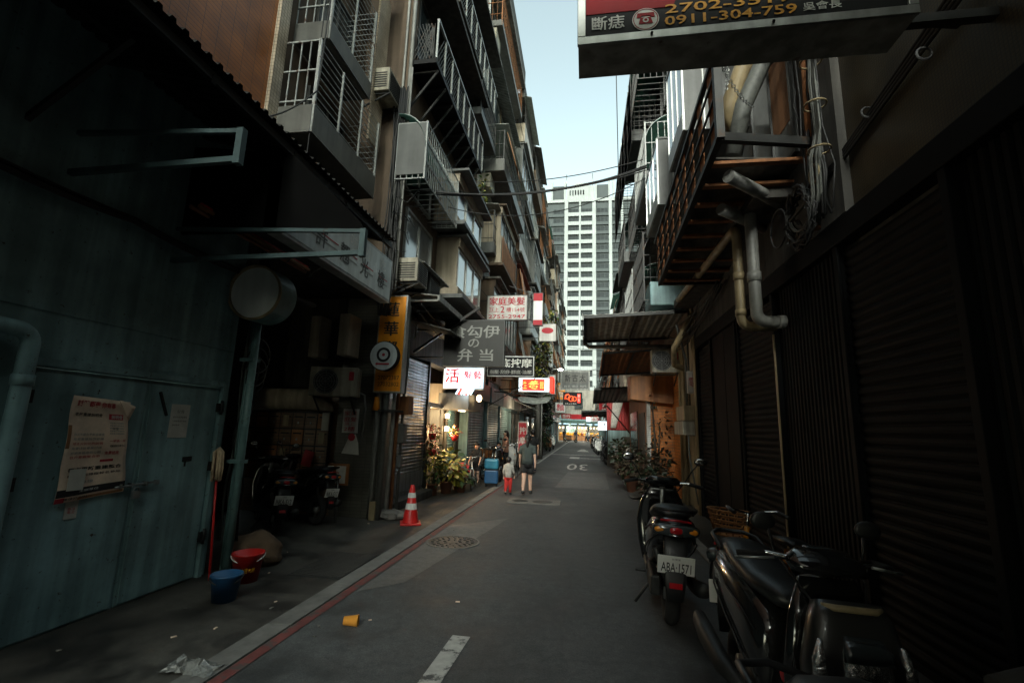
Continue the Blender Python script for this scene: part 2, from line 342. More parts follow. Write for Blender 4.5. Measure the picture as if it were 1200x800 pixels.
    def build(s, name, mats, parent=None, loc=(0,0,0), bevel=0):
        me = bpy.data.meshes.new(name)
        me.from_pydata(s.v, [], s.f)
        for q in (mats if isinstance(mats, (list, tuple)) else [mats]): me.materials.append(M[q] if isinstance(q, str) else q)
        me.polygons.foreach_set('material_index', s.m); me.polygons.foreach_set('use_smooth', s.sm); me.update()
        o = bpy.data.objects.new(name, me); COL.objects.link(o); o.location = loc
        if parent: o.parent = parent
        if bevel:
            b = o.modifiers.new('edge', 'BEVEL'); b.width = bevel; b.segments = 2; b.limit_method = 'ANGLE'
        return o

_G = {}
def glyphs(body, off=0.):
    k = (body, off)
    if k not in _G:
        c = bpy.data.curves.new('lettering', 'FONT'); c.body = body; c.offset = off; c.resolution_u = 2; c.align_x = 'CENTER'
        o = bpy.data.objects.new('lettering', c); COL.objects.link(o)
        me = bpy.data.meshes.new_from_object(o.evaluated_get(bpy.context.evaluated_depsgraph_get()))
        _G[k] = ([tuple(p.co) for p in me.vertices], [tuple(p.vertices) for p in me.polygons])
        bpy.data.objects.remove(o); bpy.data.curves.remove(c); bpy.data.meshes.remove(me)
    return _G[k]

def tag(o, label=None, cat=None, group=None, kind=None):
    if label: o['label'] = label
    if cat: o['category'] = cat
    if group: o['group'] = group
    if kind: o['kind'] = kind
    return o
def thing(name, label, cat, loc=(0,0,0), rz=0, group=None):
    o = bpy.data.objects.new(name, None); o.empty_display_size = .1; COL.objects.link(o)
    o.location = loc; o.rotation_euler = (0,0,rz)
    return tag(o, label, cat, group)
def struct(o): o['kind'] = 'structure'; return o
def copy_tree(o, parent=None):
    kids = list(o.children); c = o.copy(); COL.objects.link(c); c.parent = parent
    for k in kids: copy_tree(k, c)
    return c
def rotz(a): return Matrix.Rotation(a, 3, 'Z')
AX_X = Matrix.Rotation(PI/2, 3, 'Y')      # lathe axis to world X
AX_Y = Matrix.Rotation(-PI/2, 3, 'X')     # lathe axis to world Y
def arc(c, r, a0, a1, n, plane='xz'):
    out = []
    for i in range(n+1):
        a = a0+(a1-a0)*i/n; p, q = r*math.cos(a), r*math.sin(a)
        out.append(V(c) + (V((p,0,q)) if plane == 'xz' else V((0,p,q)) if plane == 'yz' else V((p,q,0))))
    return out
def sag(a, b, d, n=14):
    a = V(a); b = V(b); return [a.lerp(b, i/n) - V((0,0,d*4*(i/n)*(1-i/n))) for i in range(n+1)]
def foliage(mb, c, rad, n, size, mats=1, droop=.3, rnd=random):
    c = V(c)
    for _ in range(n):
        while True:
            p = V((rnd.uniform(-1,1), rnd.uniform(-1,1), rnd.uniform(-1,1)))
            if .15 < p.length < 1: break
        q = c + V((p.x*rad[0], p.y*rad[1], p.z*rad[2]))
        d = V((p.x + rnd.uniform(-.6,.6), p.y + rnd.uniform(-.6,.6), p.z*.5 + rnd.uniform(-.4,.5) - droop)).normalized()
        sd = d.cross(V((rnd.uniform(-1,1), rnd.uniform(-1,1), 1))).normalized(); L = size*rnd.uniform(.6,1.35); w = L*rnd.uniform(.22,.38)
        nrm = d.cross(sd)
        mb.add([q, q+d*L*.45+sd*w+nrm*L*.06, q+d*L-V((0,0,L*.15)), q+d*L*.45-sd*w+nrm*L*.06], [(0,1,2),(0,2,3)], rnd.randrange(mats), False)
def corrugated(mb, a, b, up, period, amp, m=0):
    """corrugated panel: runs from a to b, ridges along 'up'; relief along the normal"""
    a = V(a); b = V(b); up = V(up); d = b-a; n = max(2, int(d.length/period)); nr = d.normalized().cross(up.normalized())
    vs = []; prof = ((0,0),(.3,0),(.42,1),(.72,1),(.85,0))
    pts = [(i+t)/n for i in range(n) for t, _ in prof]; hs = [q for i in range(n) for _, q in prof]
    for t, h in zip(pts, hs): p = a + d*t + nr*(h*amp); vs += [p, p+up]
    k = len(pts); return mb.add(vs, [(2*i, 2*i+2, 2*i+3, 2*i+1) for i in range(k-1)], m)
# ------------------------------------------------------------------ helpers that place world-coordinate shapes under a thing
def put(mb, name, mats, parent=None, bevel=0):
    if parent is None: return mb.build(name, mats, None, bevel=bevel)
    off = V((0,0,0)); p = parent
    while p is not None: off += V(p.location); p = p.parent
    mb.v = [(x-off.x, y-off.y, z-off.z) for x, y, z in mb.v]
    return mb.build(name, mats, parent, bevel=bevel)

# ------------------------------------------------------------------ ground, road and markings
g = MB().quad((-900,-300,0),(900,-300,0),(900,1500,0),(-900,1500,0)); struct(g.build('ground', 'pavement'))
g = MB().quad((-2.45,-14,.004),(1.62,-14,.004),(1.62,72,.004),(-2.45,72,.004)); struct(g.build('road', 'asphalt'))
g = MB().quad((-60,72,.004),(60,72,.004),(60,80,.004),(-60,80,.004)); struct(g.build('cross_road', 'asphalt'))
g = MB().quad((-2.32,4.9,.008),(-1.95,5.3,.008),(-1.45,9.3,.008),(-2.32,8.3,.008)); struct(g.build('road_patch', 'patch'))
g = MB().quad((-.9,14.5,.008),(.7,14.6,.008),(.8,20.2,.008),(-.7,20,.008)); struct(g.build('road_repair', 'patch'))
g = MB()
for i in range(86):
    y = -14+i; g.box(-2.66,y,-.05,-2.46,y+.992,.016)
struct(g.build('concrete_edge', 'curb', bevel=.004))
g = MB()
for i in range(86):
    y = -14+i; g.box(1.64,y,-.05,1.82,y+.992,.016)
struct(g.build('concrete_gutter', 'curb', bevel=.004))
g = MB().quad((-2.44,-14,.010),(-2.345,-14,.010),(-2.345,9.5,.010),(-2.44,9.5,.010)); struct(g.build('red_line', 'paint_red'))
g = MB().quad((-2.44,9.5,.010),(-2.385,9.5,.010),(-2.385,24,.010),(-2.44,24,.010)); struct(g.build('thin_red_line', 'paint_red'))
g = MB().quad((-2.44,24,.010),(-2.30,24,.010),(-2.30,70,.010),(-2.44,70,.010)); struct(g.build('white_edge_line', 'paint_white'))
g = MB().quad((-1.15,2.2,.010),(-1.0,2.2,.010),(-.93,4.13,.010),(-1.08,4.13,.010)); struct(g.build('lane_dash', 'paint_white'))
g = MB().text('30', (.1,24.6,.010), (-1,0,0), (0,-1,0), .95, 3.5, 0, .0); struct(g.build('speed_marking', 'paint_white'))
g = MB().quad((-.95,29.2,.010),(-.35,29.2,.010),(-.35,31,.010),(-.95,31,.010)).quad((-.3,29.6,.010),(1.,29.6,.010),(1.,30.1,.010),(-.3,30.1,.010)); struct(g.build('stop_line', 'paint_white'))
g = MB().quad((-2.3,33.2,.010),(1.5,33.2,.010),(1.5,33.8,.010),(-2.3,33.8,.010)); struct(g.build('worn_cross_line', 'paint_white'))
g = MB().quad((-.7,39,.010),(.3,39,.010),(-.1,44,.010),(-.35,44,.010)); struct(g.build('arrow_marking', 'paint_white'))

def manhole(name, label, c, r):
    t = thing(name, label, 'manhole cover', (c[0],c[1],.008))
    MB().lathe([(0,.002),(r*.86,.002),(r*.86,.006),(r*.9,.006)], n=40, smooth=False).build('cover', 'iron', t)
    MB().lathe([(r*.93,-.01),(r*.93,.008),(r,.008),(r,-.01)], n=40, smooth=False).build('rim', 'curb', t)
    k = MB()
    for ring in (.3,.55,.75):
        nn = int(28*ring)
        for i in range(nn):
            a = 2*PI*i/nn; x, y = r*ring*math.cos(a), r*ring*math.sin(a)
            k.obox((x,y,.0065), (r*.11,r*.05,.008), rotz(a))
    k.build('relief', 'iron', t)
manhole('manhole_cover', 'round cast iron manhole cover in the road near the traffic cone', (-1.95,7.2), .40)
t = thing('utility_cover', 'rectangular pale plate with an oval iron lid in the road behind the walking woman', 'manhole cover', (-1.2,11.55,.008))
MB().box(-.62,-.36,-.01,.62,.36,.006).build('plate', 'curb', t)
MB().lathe([(0,.010),(.24,.010),(.24,.004)], (.2,0,0), 30, smooth=False).build('lid', 'iron', t)
MB().lathe([(0,.010),(.2,.010),(.2,.004)], (-.34,0,0), 30, smooth=False).build('lid', 'iron', t)
t = thing('drain_grate', 'black iron drain grate set in the pavement beside the red line', 'drain grate', (-2.98,5.75,.006))
k = MB()
for i in range(20): k.box(-.30,-.5+i*.05,0,.30,-.472+i*.05,.014)
for i in range(9): k.box(-.30+i*.074,-.5,.001,-.288+i*.074,.48,.010)
k.build('bars', 'iron', t); MB().box(-.33,-.53,-.01,.33,.51,.003).build('pit', 'ink_black', t)

# ------------------------------------------------------------------ far tower
def tower():
    T = thing('residential_tower', 'tall pale grey and white apartment tower closing the view at the end of the street', 'apartment tower', (1,150,0))
    def X(px): return (px-686)*.2727
    top = 78.4
    put(MB().box(-24,150.6,0,26,172,top-.4), 'wall', 'tower_grey', T)
    for a, b_ in ((634.5,637),(660,664.5),(677.9,680.2),(694,698.5),(714,717.8),(728.5,731.5),(748,751)):
        put(MB().box(X(a),149.6,0,X(b_),150.55,top), 'pier', 'tower_white', T, bevel=.08)
    rows = [74.6-3.28*i for i in range(24)]
    for nm, mm, cols, yy, h_ in (('balcony_front','tower_white',((664.5,677.9),(680.2,694)),149.75,1.3),('sill_panel','tower_grey',((637,660),(698.5,714),(717.8,728.5),(731.5,748)),150.05,1.)):
        for a, b_ in cols:
            first = None
            for z in rows:
                if first is None: first = o = MB().box(0,0,0,X(b_)-X(a)-.02,150.5-yy,h_).build(nm, mm, T)
                else: o = first.copy(); COL.objects.link(o); o.parent = T
                o.location = (X(a)+.01-1, yy-150, z-1.75)
    m0 = {}
    for i, z in enumerate(rows[:20]):
        for a, b_ in ((665.2,677.2),(681,693.3),(699.5,713),(719,727.5),(646,659)):
            w = X(b_)-X(a)
            if (a) not in m0:
                f = MB()
                for q in (0, .34, .67, 1): f.box(q*w-.06,-.08,0,q*w+.06,.02,1.55)
                f.box(.061,-.08,1.5,w*.34-.061,.02,1.6); f.box(0.061,-.07,-.08,w-.061,.03,0)
                f.box(.34*w+.061,-.08,.95,w*.67-.061,.02,1.02)
                for q in (0,1,2):
                    hgt = 1.5
                    f.box(w*(q*.335)+.07,.0,.005,w*(q*.335+.33)-.02,.04,hgt,1)
                m0[a] = f
                o = f.build('window', ['tower_grey','glass_tower'], T)
                base = o
                m0[a] = o
            else:
                o = m0[a].copy(); COL.objects.link(o); o.parent = T
            o.location = (X(a)-1, .45, z+.15-1.75+1.1)
    # crown
    c = MB().box(X(637),149.9,top-.35,X(751),171,top+.7); put(c, 'cornice', 'tower_white', T)
    c = MB().box(X(662),150.2,top+.72,X(697),160,top+5.6).box(X(672),150,top+.72,X(690),151,top+6.6); put(c, 'crown_block', 'tower_white', T)
    for a, b_ in ((645,659.5),(700,714)): put(MB().box(X(a),151,top+.72,X(b_),160,top+6.2), 'plant_room', 'tower_grey', T)
    for x in (643.8,660,698.5,714.8,720,727): put(MB().box(X(x)-.3,150.3,top+.72,X(x)+.35,151.2,top+7.4), 'fin', 'tower_white', T)
    c = MB()
    for i in range(6): c.box(X(666)+i*.9,150,top+2.2,X(666)+i*.9+.45,150.18,top+4.)
    put(c, 'louvre', 'tower_grey', T)
    for i in range(2):
        x = X((662,694.5)[i]); put(MB().tube([(x,151,top+5),(x,151,top+10.5)], .14, 6), 'mast', 'steel', T)
tower()

# ------------------------------------------------------------------ facade vocabulary
def window(par, side, xf, y0, y1, z0, z1, fm='frame_al', pm='glass', n=2, proud=.06):
    dx = -side
    def bx(mb, a, b_, ya, yb, za, zb, m=0): mb.box(xf+dx*a, ya, za, xf+dx*b_, yb, zb, m)
    f = MB(); w = .05
    bx(f,.004,proud,y0,y0+w,z0,z1); bx(f,.004,proud,y1-w,y1,z0,z1); bx(f,.004,proud,y0+w,y1-w,z0,z0+w); bx(f,.004,proud,y0+w,y1-w,z1-w,z1)
    for i in range(1,n): y = y0+(y1-y0)*i/n; bx(f,.004,proud-.01,y-.02,y+.02,z0+w,z1-w)
    o = put(f, 'window', fm, par)
    p = MB(); bx(p,.006,.02,y0+w,y1-w,z0+w,z1-w); put(p, 'pane', pm, o)
    return o

def bars(mb, p, q, up, n, r, rails=2):
    """upright bars between p and q, height vector up, with rails"""
    p = V(p); q = V(q); up = V(up)
    for i in range(n+1):
        a = p.lerp(q, i/n); mb.beam(a, a+up, r, r)
    for i in range(rails):
        h = up*(i/(rails-1)) if rails > 1 else up; mb.beam(p+h, q+h, r*1.5, r*1.5)

def cage(par, side, xf, y0, y1, z0, z1, depth=.65, bm='bar_white', panel=None, canopy=None, step=.13, horiz=False):
    dx = -side; xo = xf+dx*depth
    c = MB(); H = (0,0,z1-z0)
    nY = max(3, int((y1-y0)/step)); nX = max(2, int(depth/step)); r = .010 if horiz else .013
    if horiz:
        nz = int((z1-z0)/step)
        for i in range(nz+1):
            z = z0+(z1-z0)*i/nz
            c.beam((xo,y0,z),(xo,y1,z),r); c.beam((xf,y1,z),(xo,y1,z),r)
        bars(c, (xf,y0,z0), (xo,y0,z0), H, 4, .016, 4)
        k = max(2, int((y1-y0)/.6))
        for i in range(k+1): y = y0+(y1-y0)*i/k; c.beam((xo+dx*.012,y,z0),(xo+dx*.012,y,z1),.03)
    else:
        bars(c, (xo,y0,z0), (xo,y1,z0), H, nY, r, 4); bars(c, (xf,y0,z0), (xo,y0,z0), H, nX, r, 4); bars(c, (xf,y1,z0), (xo,y1,z0), H, nX, r, 4)
    for x in (xo,):
        for y in (y0,y1): c.beam((x,y,z0-.02),(x,y,z1+.02),.035)
    for i in range(int((y1-y0)/.22)+1):
        y = y0+i*.22; c.beam((xf,y,z0),(xo,y,z0),r)
    o = put(c, 'balcony_cage', bm, par)
    if panel:
        p = MB().box(xo+dx*.012,y0-.012,z0-.03,xo+dx*.03,y1+.012,z0+panel[1]); p.box(min(xf,xo),y0-.03,z0-.03,max(xf,xo),y0-.014,z0+panel[1])
        p.box(min(xf,xo)+.001,y0+.02,z0-.028,max(xf,xo)-.001,y1,z0-.008)
        put(p, 'skirt_panel', panel[0], o)
    if canopy:
        cm, over, rise = canopy
        if rise == 'round':
            s = MB().sheet(lambda u,v: (xo+dx*.06*0 - dx*depth*(1-math.sin(u*PI/2)) + 0, y0-.05+(y1-y0+.1)*v, z1+.2-.75+.75*math.cos(u*PI/2)), 8, 2, .012)
            put(s, 'canopy', cm, o)
            rb = MB()
            for i in range(int((y1-y0)/.45)+1):
                y = y0+i*.45; rb.tube([(xo-dx*depth*(1-math.sin(a*PI/16)), y, z1+.225-.75+.75*math.cos(a*PI/16)) for a in range(9)], .014, 5)
            put(rb, 'canopy_rib', bm, o)
        else:
            s = MB().sheet(lambda u,v: (xf+dx*(depth+over)*u, y0-.1+(y1-y0+.2)*v, z1+.22+rise*(1-u)-.02), 1, max(2,int((y1-y0)/.1)), .02)
            put(s, 'canopy', cm, o)
    return o

def canopy(par, side, xf, y0, y1, z, out=.8, drop=.3, m='tin_grey'):
    dx = -side
    s = MB().sheet(lambda u,v: (xf+dx*out*u, y0+(y1-y0)*v, z-drop*u+.012*math.sin(v*(y1-y0)*40)), 1, max(4,int((y1-y0)/.08)), .015)
    for y in (y0+.1, y1-.1): s.beam((xf,y,z-drop-.25),(xf+dx*out*.85,y,z-drop*.9-.02),.025)
    return put(s, 'canopy', m, par)

def closed_balcony(par, side, xf, y0, y1, z0, z1, depth=.75, wm='panel_white', sill=.9, fm='frame_al', pm='glass', slab='concrete_dark', over=.18):
    dx = -side; xo = xf+dx*depth
    b = MB(); b.box(xf,y0,z0+.1,xo,y1,z0+sill); b.box(xf,y0,z1-.25,xo,y1,z1); b.box(xf,y0,z0+sill,xf+dx*(depth-.05),y0+.08,z1-.25); b.box(xf,y1-.08,z0+sill,xf+dx*(depth-.05),y1,z1-.25)
    o = put(b, 'balcony', wm, par)
    f = MB(); n = max(2, int((y1-y0)/.75)); a = xo-dx*.10
    for i in range(n+1): y = y0+.08+(y1-y0-.16)*i/n; f.box(a,y-.025,z0+sill+.002,a+dx*.06,y+.025,z1-.252)
    for z in (z0+sill+.002, z1-.30): f.box(a+dx*.002,y0+.1,z,a+dx*.05,y1-.1,z+.045)
    w = put(f, 'window', fm, o)
    p = MB().box(a+dx*.012,y0+.1,z0+sill+.05,a+dx*.028,y1-.1,z1-.3); put(p, 'pane', pm, w)
    put(MB().box(xf,y0-.08,z0,xo+dx*over,y1+.08,z0+.098), 'slab', slab, o); put(MB().box(xf,y0-.08,z1+.002,xo+dx*(over+.05),y1+.08,z1+.06), 'top_slab', slab, o)
    return o

def open_balcony(par, side, xf, y0, y1, z0, depth=.8, wm='stucco_grey', h=1.0, bm='bar_dark', top=2.5, canopy_m=None):
    dx = -side; xo = xf+dx*depth
    b = MB(); b.box(xf,y0,z0,xo,y1,z0+.12); b.box(xo-dx*.1,y0,z0+.12,xo,y1,z0+h); b.box(xf,y0,z0+.12,xo-dx*.1,y0+.1,z0+h); b.box(xf,y1-.1,z0+.12,xo-dx*.1,y1,z0+h)
    o = put(b, 'balcony', wm, par)
    k = MB(); bars(k, (xo-dx*.05,y0+.05,z0+h), (xo-dx*.05,y1-.05,z0+h), (0,0,top-h), max(3,int((y1-y0)/.14)), .014, 4)
    bars(k, (xf,y0+.05,z0+h), (xo-dx*.05,y0+.05,z0+h), (0,0,top-h), max(2,int(depth/.14)), .014, 4)
    put(k, 'balcony_grille', bm, o)
    if canopy_m:
        s = MB().sheet(lambda u,v: (xf+dx*(depth+.3)*u, y0-.1+(y1-y0+.2)*v, z0+top+.35-.3*u), 1, max(4,int((y1-y0)/.1)), .018); put(s, 'canopy', canopy_m, o)
    return o

def drop_cloth(par, side, x, y0, y1, z0, z1, m):
    s = MB().sheet(lambda u,v: (x-side*(.35*u+.03*math.sin(v*9)), y0+(y1-y0)*v, z1-(z1-z0)*u), 3, 10, V((.01,0,0)), 0, True)
    return put(s, 'awning_cloth', m, par)
L = -1
# ================================================================== LEFT SIDE: apartment buildings
# --- orange tiled building above the teal shed, with caged windows
B = thing('tiled_apartment_building', 'dark orange tiled apartment building with caged windows above the corrugated awning', 'apartment building', (-4.66,3,0))
put(MB().box(-10,-26,5.02,-4.66,5.5,20.5), 'wall', 'tile_orange', B)
put(MB().box(-10,5.502,4.3,-4.60,5.72,20.5), 'corner_strip', 'tile_cream', B)
put(MB().box(-10,5.722,4.3,-4.68,8.19,20.5), 'rear_wall', 'stucco_brown', B)
put(MB().box(-4.7,5.06,4.29,-4.62,8.17,5.9), 'dark_back_board', 'tin_dark', B)  # dark board added so the gap under the awning stays black
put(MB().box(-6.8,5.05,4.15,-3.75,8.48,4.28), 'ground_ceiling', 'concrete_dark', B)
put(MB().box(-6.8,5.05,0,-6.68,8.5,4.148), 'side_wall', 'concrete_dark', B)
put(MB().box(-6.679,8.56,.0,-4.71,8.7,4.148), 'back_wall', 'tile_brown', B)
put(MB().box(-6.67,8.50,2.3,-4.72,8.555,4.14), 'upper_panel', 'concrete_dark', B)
window(B, L, -4.66, 6.4, 7.6, 6.2, 7.3, 'frame_dark', 'glass')
window(B, L, -4.66, 6.4, 7.6, 8.2, 9.6, 'frame_dark', 'glass')
o = cage(B, L, -4.66, 5.74, 7.8, 5.95, 7.50, .62, 'bar_white', ('panel_white', .42), None, .115, True)
o = cage(B, L, -4.66, 5.95, 7.35, 7.74, 9.6, .60, 'bar_white', ('panel_white', .30), None, .115, True)
put(MB().box(-4.1,7.5,7.0,-4.06,7.95,10.4), 'tarpaulin', 'tile_cream', B)
cage(B, L, -4.66, 5.9, 7.9, 10.6, 12.4, .75, 'bar_white', ('panel_grey', .3), None, .13)

# --- second building: long dark lattice balconies, green round canopy, window bays
B = thing('weathered_apartment_building', 'weathered brown apartment building with dark lattice balconies and a rounded green canopy', 'apartment building', (-3.7,11,0))
put(MB().box(-10,8.2,4.2,-3.7,14.5,19.6), 'wall', 'stucco_brown', B)
put(MB().box(-4.7,8.51,0,-3.78,9.1,4.19), 'corner_column', 'tile_grey', B)
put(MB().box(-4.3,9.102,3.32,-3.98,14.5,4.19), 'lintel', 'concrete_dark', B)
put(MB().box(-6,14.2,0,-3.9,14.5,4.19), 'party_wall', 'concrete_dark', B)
put(MB().box(-6.5,9.102,0,-6.4,14.19,4.19), 'rear_wall', 'stucco_cream', B)
put(MB().box(-6.39,11.6,0,-4.0,11.7,3.31), 'partition', 'stucco_cream', B)
put(MB().box(-3.9,8.18,4.35,-3.66,8.46,19.7), 'drain_pilaster', 'stucco_brown', B)
# lattice balconies (4F dark one seen end-on, and its neighbours)
for y0, y1, z0, pm in ((8.2,12.6,9.15,'sign_black'), (9.6,14.4,12.1,'concrete_dark'), (8.3,12.4,15.1,'panel_grey')):
    s = put(MB().box(-3.7,y0,z0,-3.08,y1,z0+.1), 'balcony', pm, B)
    k = MB(); kk = MB()
    n = int((y1-y0)/.09)
    for i in range(n):
        y = y0+(y1-y0)*i/n; k.beam((-3.11,y,z0+.12),(-3.11,min(y1,y+.5),z0+.98),.014); 
    for i in range(8): k.beam((-3.66+i*.07,y0+.02,z0+.12),(-3.66+min(7,i+5)*.07,y0+.02,z0+.98),.012); k.beam((-3.66+i*.07,y0+.025,z0+.98),(-3.66+min(7,i+5)*.07,y0+.025,z0+.12),.012)
    put(k, 'lattice', 'bar_dark', s)
    for i in range(int((y1-y0)/.55)+1):
        y = y0+i*.55; kk.beam((-3.085,y,z0+.1),(-3.085,y,z0+1.02),.035)
    kk.beam((-3.09,y0,z0+1.03),(-3.09,y1,z0+1.03),.05); put(kk, 'rail', 'bar_white', s)
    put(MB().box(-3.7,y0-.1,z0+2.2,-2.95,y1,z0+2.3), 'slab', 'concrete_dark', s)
    for i in range(3):
        window(B, L, -3.7, y0+.3+i*1.35, y0+1.4+i*1.35, z0+.5, z0+2., 'frame_dark', 'glass')
# dark boxed soffit bracing under the long balcony
for i in range(8):
    y = 8.4+i*.55; put(MB().beam((-3.68,y,8.3),(-3.1,y,9.1),.04).beam((-3.66,y,9.1),(-3.1,y,9.1),.05), 'brace', 'ink_black', B)
# green rounded canopy cage
cage(B, L, -3.7, 8.0, 10.3, 6.42, 7.62, .6, 'bar_white', None, ('canopy_green', .1, 'round'), .11)
put(MB().box(-3.69,7.98,6.5,-3.12,7.995,7.6), 'side_sheet', 'panel_grey', B)
window(B, L, -3.7, 8.4, 10., 6.5, 7.6)
# second floor window, small tin roof
window(B, L, -3.7, 8.62, 10.25, 5.02, 6.15, 'frame_al', 'glass_pale')
put(MB().box(-3.7,8.5,4.9,-3.45,10.4,4.98), 'sill', 'concrete', B)
canopy(B, L, -3.7, 8.5, 10.2, 5.0, .55, .1, 'tin_grey')
# two stacked window bays
closed_balcony(B, L, -3.7, 10.35, 13.1, 6.5, 7.9, .62, 'stucco_cream', .25, 'frame_al', 'glass', 'panel_grey', .2)
closed_balcony(B, L, -3.7, 10.75, 13.4, 4.78, 6.36, .6, 'stucco_cream', .30, 'frame_al', 'glass', 'panel_grey', .15)
cage(B, L, -3.7, 12.2, 14.4, 10.9, 12.0, .6, 'bar_dark', ('panel_grey', .2), None, .15)
put(MB().tube([(-3.62,8.16,4.4),(-3.62,8.16,19)], .045, 8).tube([(-3.75,8.14,4.2),(-3.75,8.14,16)], .03, 8).tube([(-3.55,8.1,4.2),(-3.56,8.12,9)], .02, 6), 'riser_pipe', 'pvc_grey', B)
# tin roof above the ground floor of this building
s = MB().sheet(lambda u,v: (-3.72+.85*u, 8.7+4.6*v, 4.36-.10*u+.012*math.sin(v*200)), 1, 120, .02); s.box(-2.9,8.65,4.14,-2.86,13.3,4.24)
for i in range(6): s.beam((-3.7,8.8+i*.85,4.18),(-2.9,8.8+i*.85,4.18),.04)
o = put(s, 'shop_canopy', 'tin_grey', B)
s = MB().sheet(lambda u,v: (-3.95+1.1*u, 9.5+2.2*v, 4.02-.3*u+.012*math.sin(v*90)), 1, 60, .015); put(s, 'inner_canopy', 'panel_white', B)

def ground_shutter(name, label, x, y0, y1, z0, z1, m, side=L, period=.075, frame='frame_dark'):
    """roller shutter in the facade plane x = const"""
    dx = -side; t = thing(name, label, 'roller shutter', (x,(y0+y1)/2,0))
    s = MB(); n = int((z1-z0)/period); prof = ((0,0),(.25,.55),(.5,.75),(.8,.5),(.9,0))
    zs = [(z0+(i+p)*period, h*.022) for i in range(n) for p, h in prof]
    vs = []; rq = random.Random(int(y0*100)+7); nw = 7; jit = [(rq.uniform(-.003,.003), rq.uniform(-.004,.004), rq.uniform(0,6)) for _ in range(n+1)]
    for q, (z, h) in enumerate(zs):
        j0, j1, j2 = jit[q//5]
        for k in range(nw+1): vs.append((x+dx*(h+j0+.003*math.sin(j2+k*.9)), y0+(y1-y0)*k/nw, z+j1*(k/nw-.5)))
    w_ = nw+1; s.add(vs, [(i*w_+k,i*w_+k+1,(i+1)*w_+k+1,(i+1)*w_+k) for i in range(len(zs)-1) for k in range(nw)])
    put(s, 'curtain', m, t)
    put(MB().box(x-dx*.02,y0+.01,z0-.06,x+dx*.03,y1-.01,z0), 'bottom_bar', m, t)
    for a, b_ in ((y0-.07,y0-.001),(y1+.001,y1+.07)): put(MB().box(x-dx*.03,a,z0-.05,x+dx*.045,b_,z1+.02), 'guide_rail', frame, t)
    return t
t = ground_shutter('roller_shutter', 'grey rain-streaked roller shutter closed behind the traffic cone', -4.0, 9.2, 11.55, .24, 3.3, 'shutter_grey')
put(MB().box(-4.02,9.22,.26,-3.965,11.53,.62), 'kick_panel', 'shutter_grey', t)
struct(MB().box(-4.3,9.1,0,-3.72,11.62,.17).build('shop_step', 'concrete_dark', bevel=.015))
struct(MB().box(-6.38,11.7,0,-3.9,14.19,.12).build('shop_floor', 'concrete', bevel=.01))

# --- barber's lit doorway
S = thing('barber_shopfront', 'cream barber shop doorway glowing warmly beside potted plants', 'shopfront', (-4,12.4,0))
put(MB().box(-4.06,11.72,.121,-3.98,11.86,2.3).box(-4.06,12.98,.121,-3.98,13.1,2.3).box(-4.05,11.862,2.18,-3.99,12.978,2.3), 'door_frame', 'frame_dark', S)
put(MB().box(-6.2,13.11,.125,-4.02,13.2,2.9), 'side_wall', 'stucco_cream', S)
for z in (1.62,1.98): put(MB().lathe([(.02,-.05),(.055,-.06),(.07,.06),(.03,.07)], (-3.88,13.08,z), 12), 'wall_lamp', 'lit_warm', S)
d = put(MB().box(-4.9,12.93,.15,-4.06,12.97,2.15), 'door', 'panel_white', S)
put(MB().tube([(-4.15,12.9,1.0),(-4.15,12.87,1.02),(-4.15,12.87,1.28),(-4.15,12.9,1.3)], .012, 6), 'handle', 'chrome', d)
put(MB().box(-4.1,12.85,2.16,-3.22,14.4,2.62), 'fascia_box', 'panel_white', S, bevel=.01)
put(MB().box(-4.6,12.1,2.12,-4.4,12.8,2.16), 'ceiling_lamp', 'lit_warm', S)
put(MB().box(-3.6,13.2,2.135,-3.5,13.6,2.158), 'soffit_lamp', 'lit_warm', S)
k = MB()
for i in range(7): k.obox((-3.55+i*.07,12.82,2.66), (.035,.03,.17), Matrix.Rotation(.5,3,'Y'), i % 3)
put(k, 'striped_barber_light', ['lit_cool','lit_red','lit_cool'], S)
put(MB().ell((-3.05,13.4,2.52), (.08,.08,.10)), 'bulb', 'lit_warm', S)
for i, (y0, y1) in enumerate(((13.25,14.1),)):
    ground_shutter('roller_shutter', 'pale blue roller shutter just beyond the glowing barber doorway', -3.95, y0, y1, .1, 2.6, 'shutter_blue')

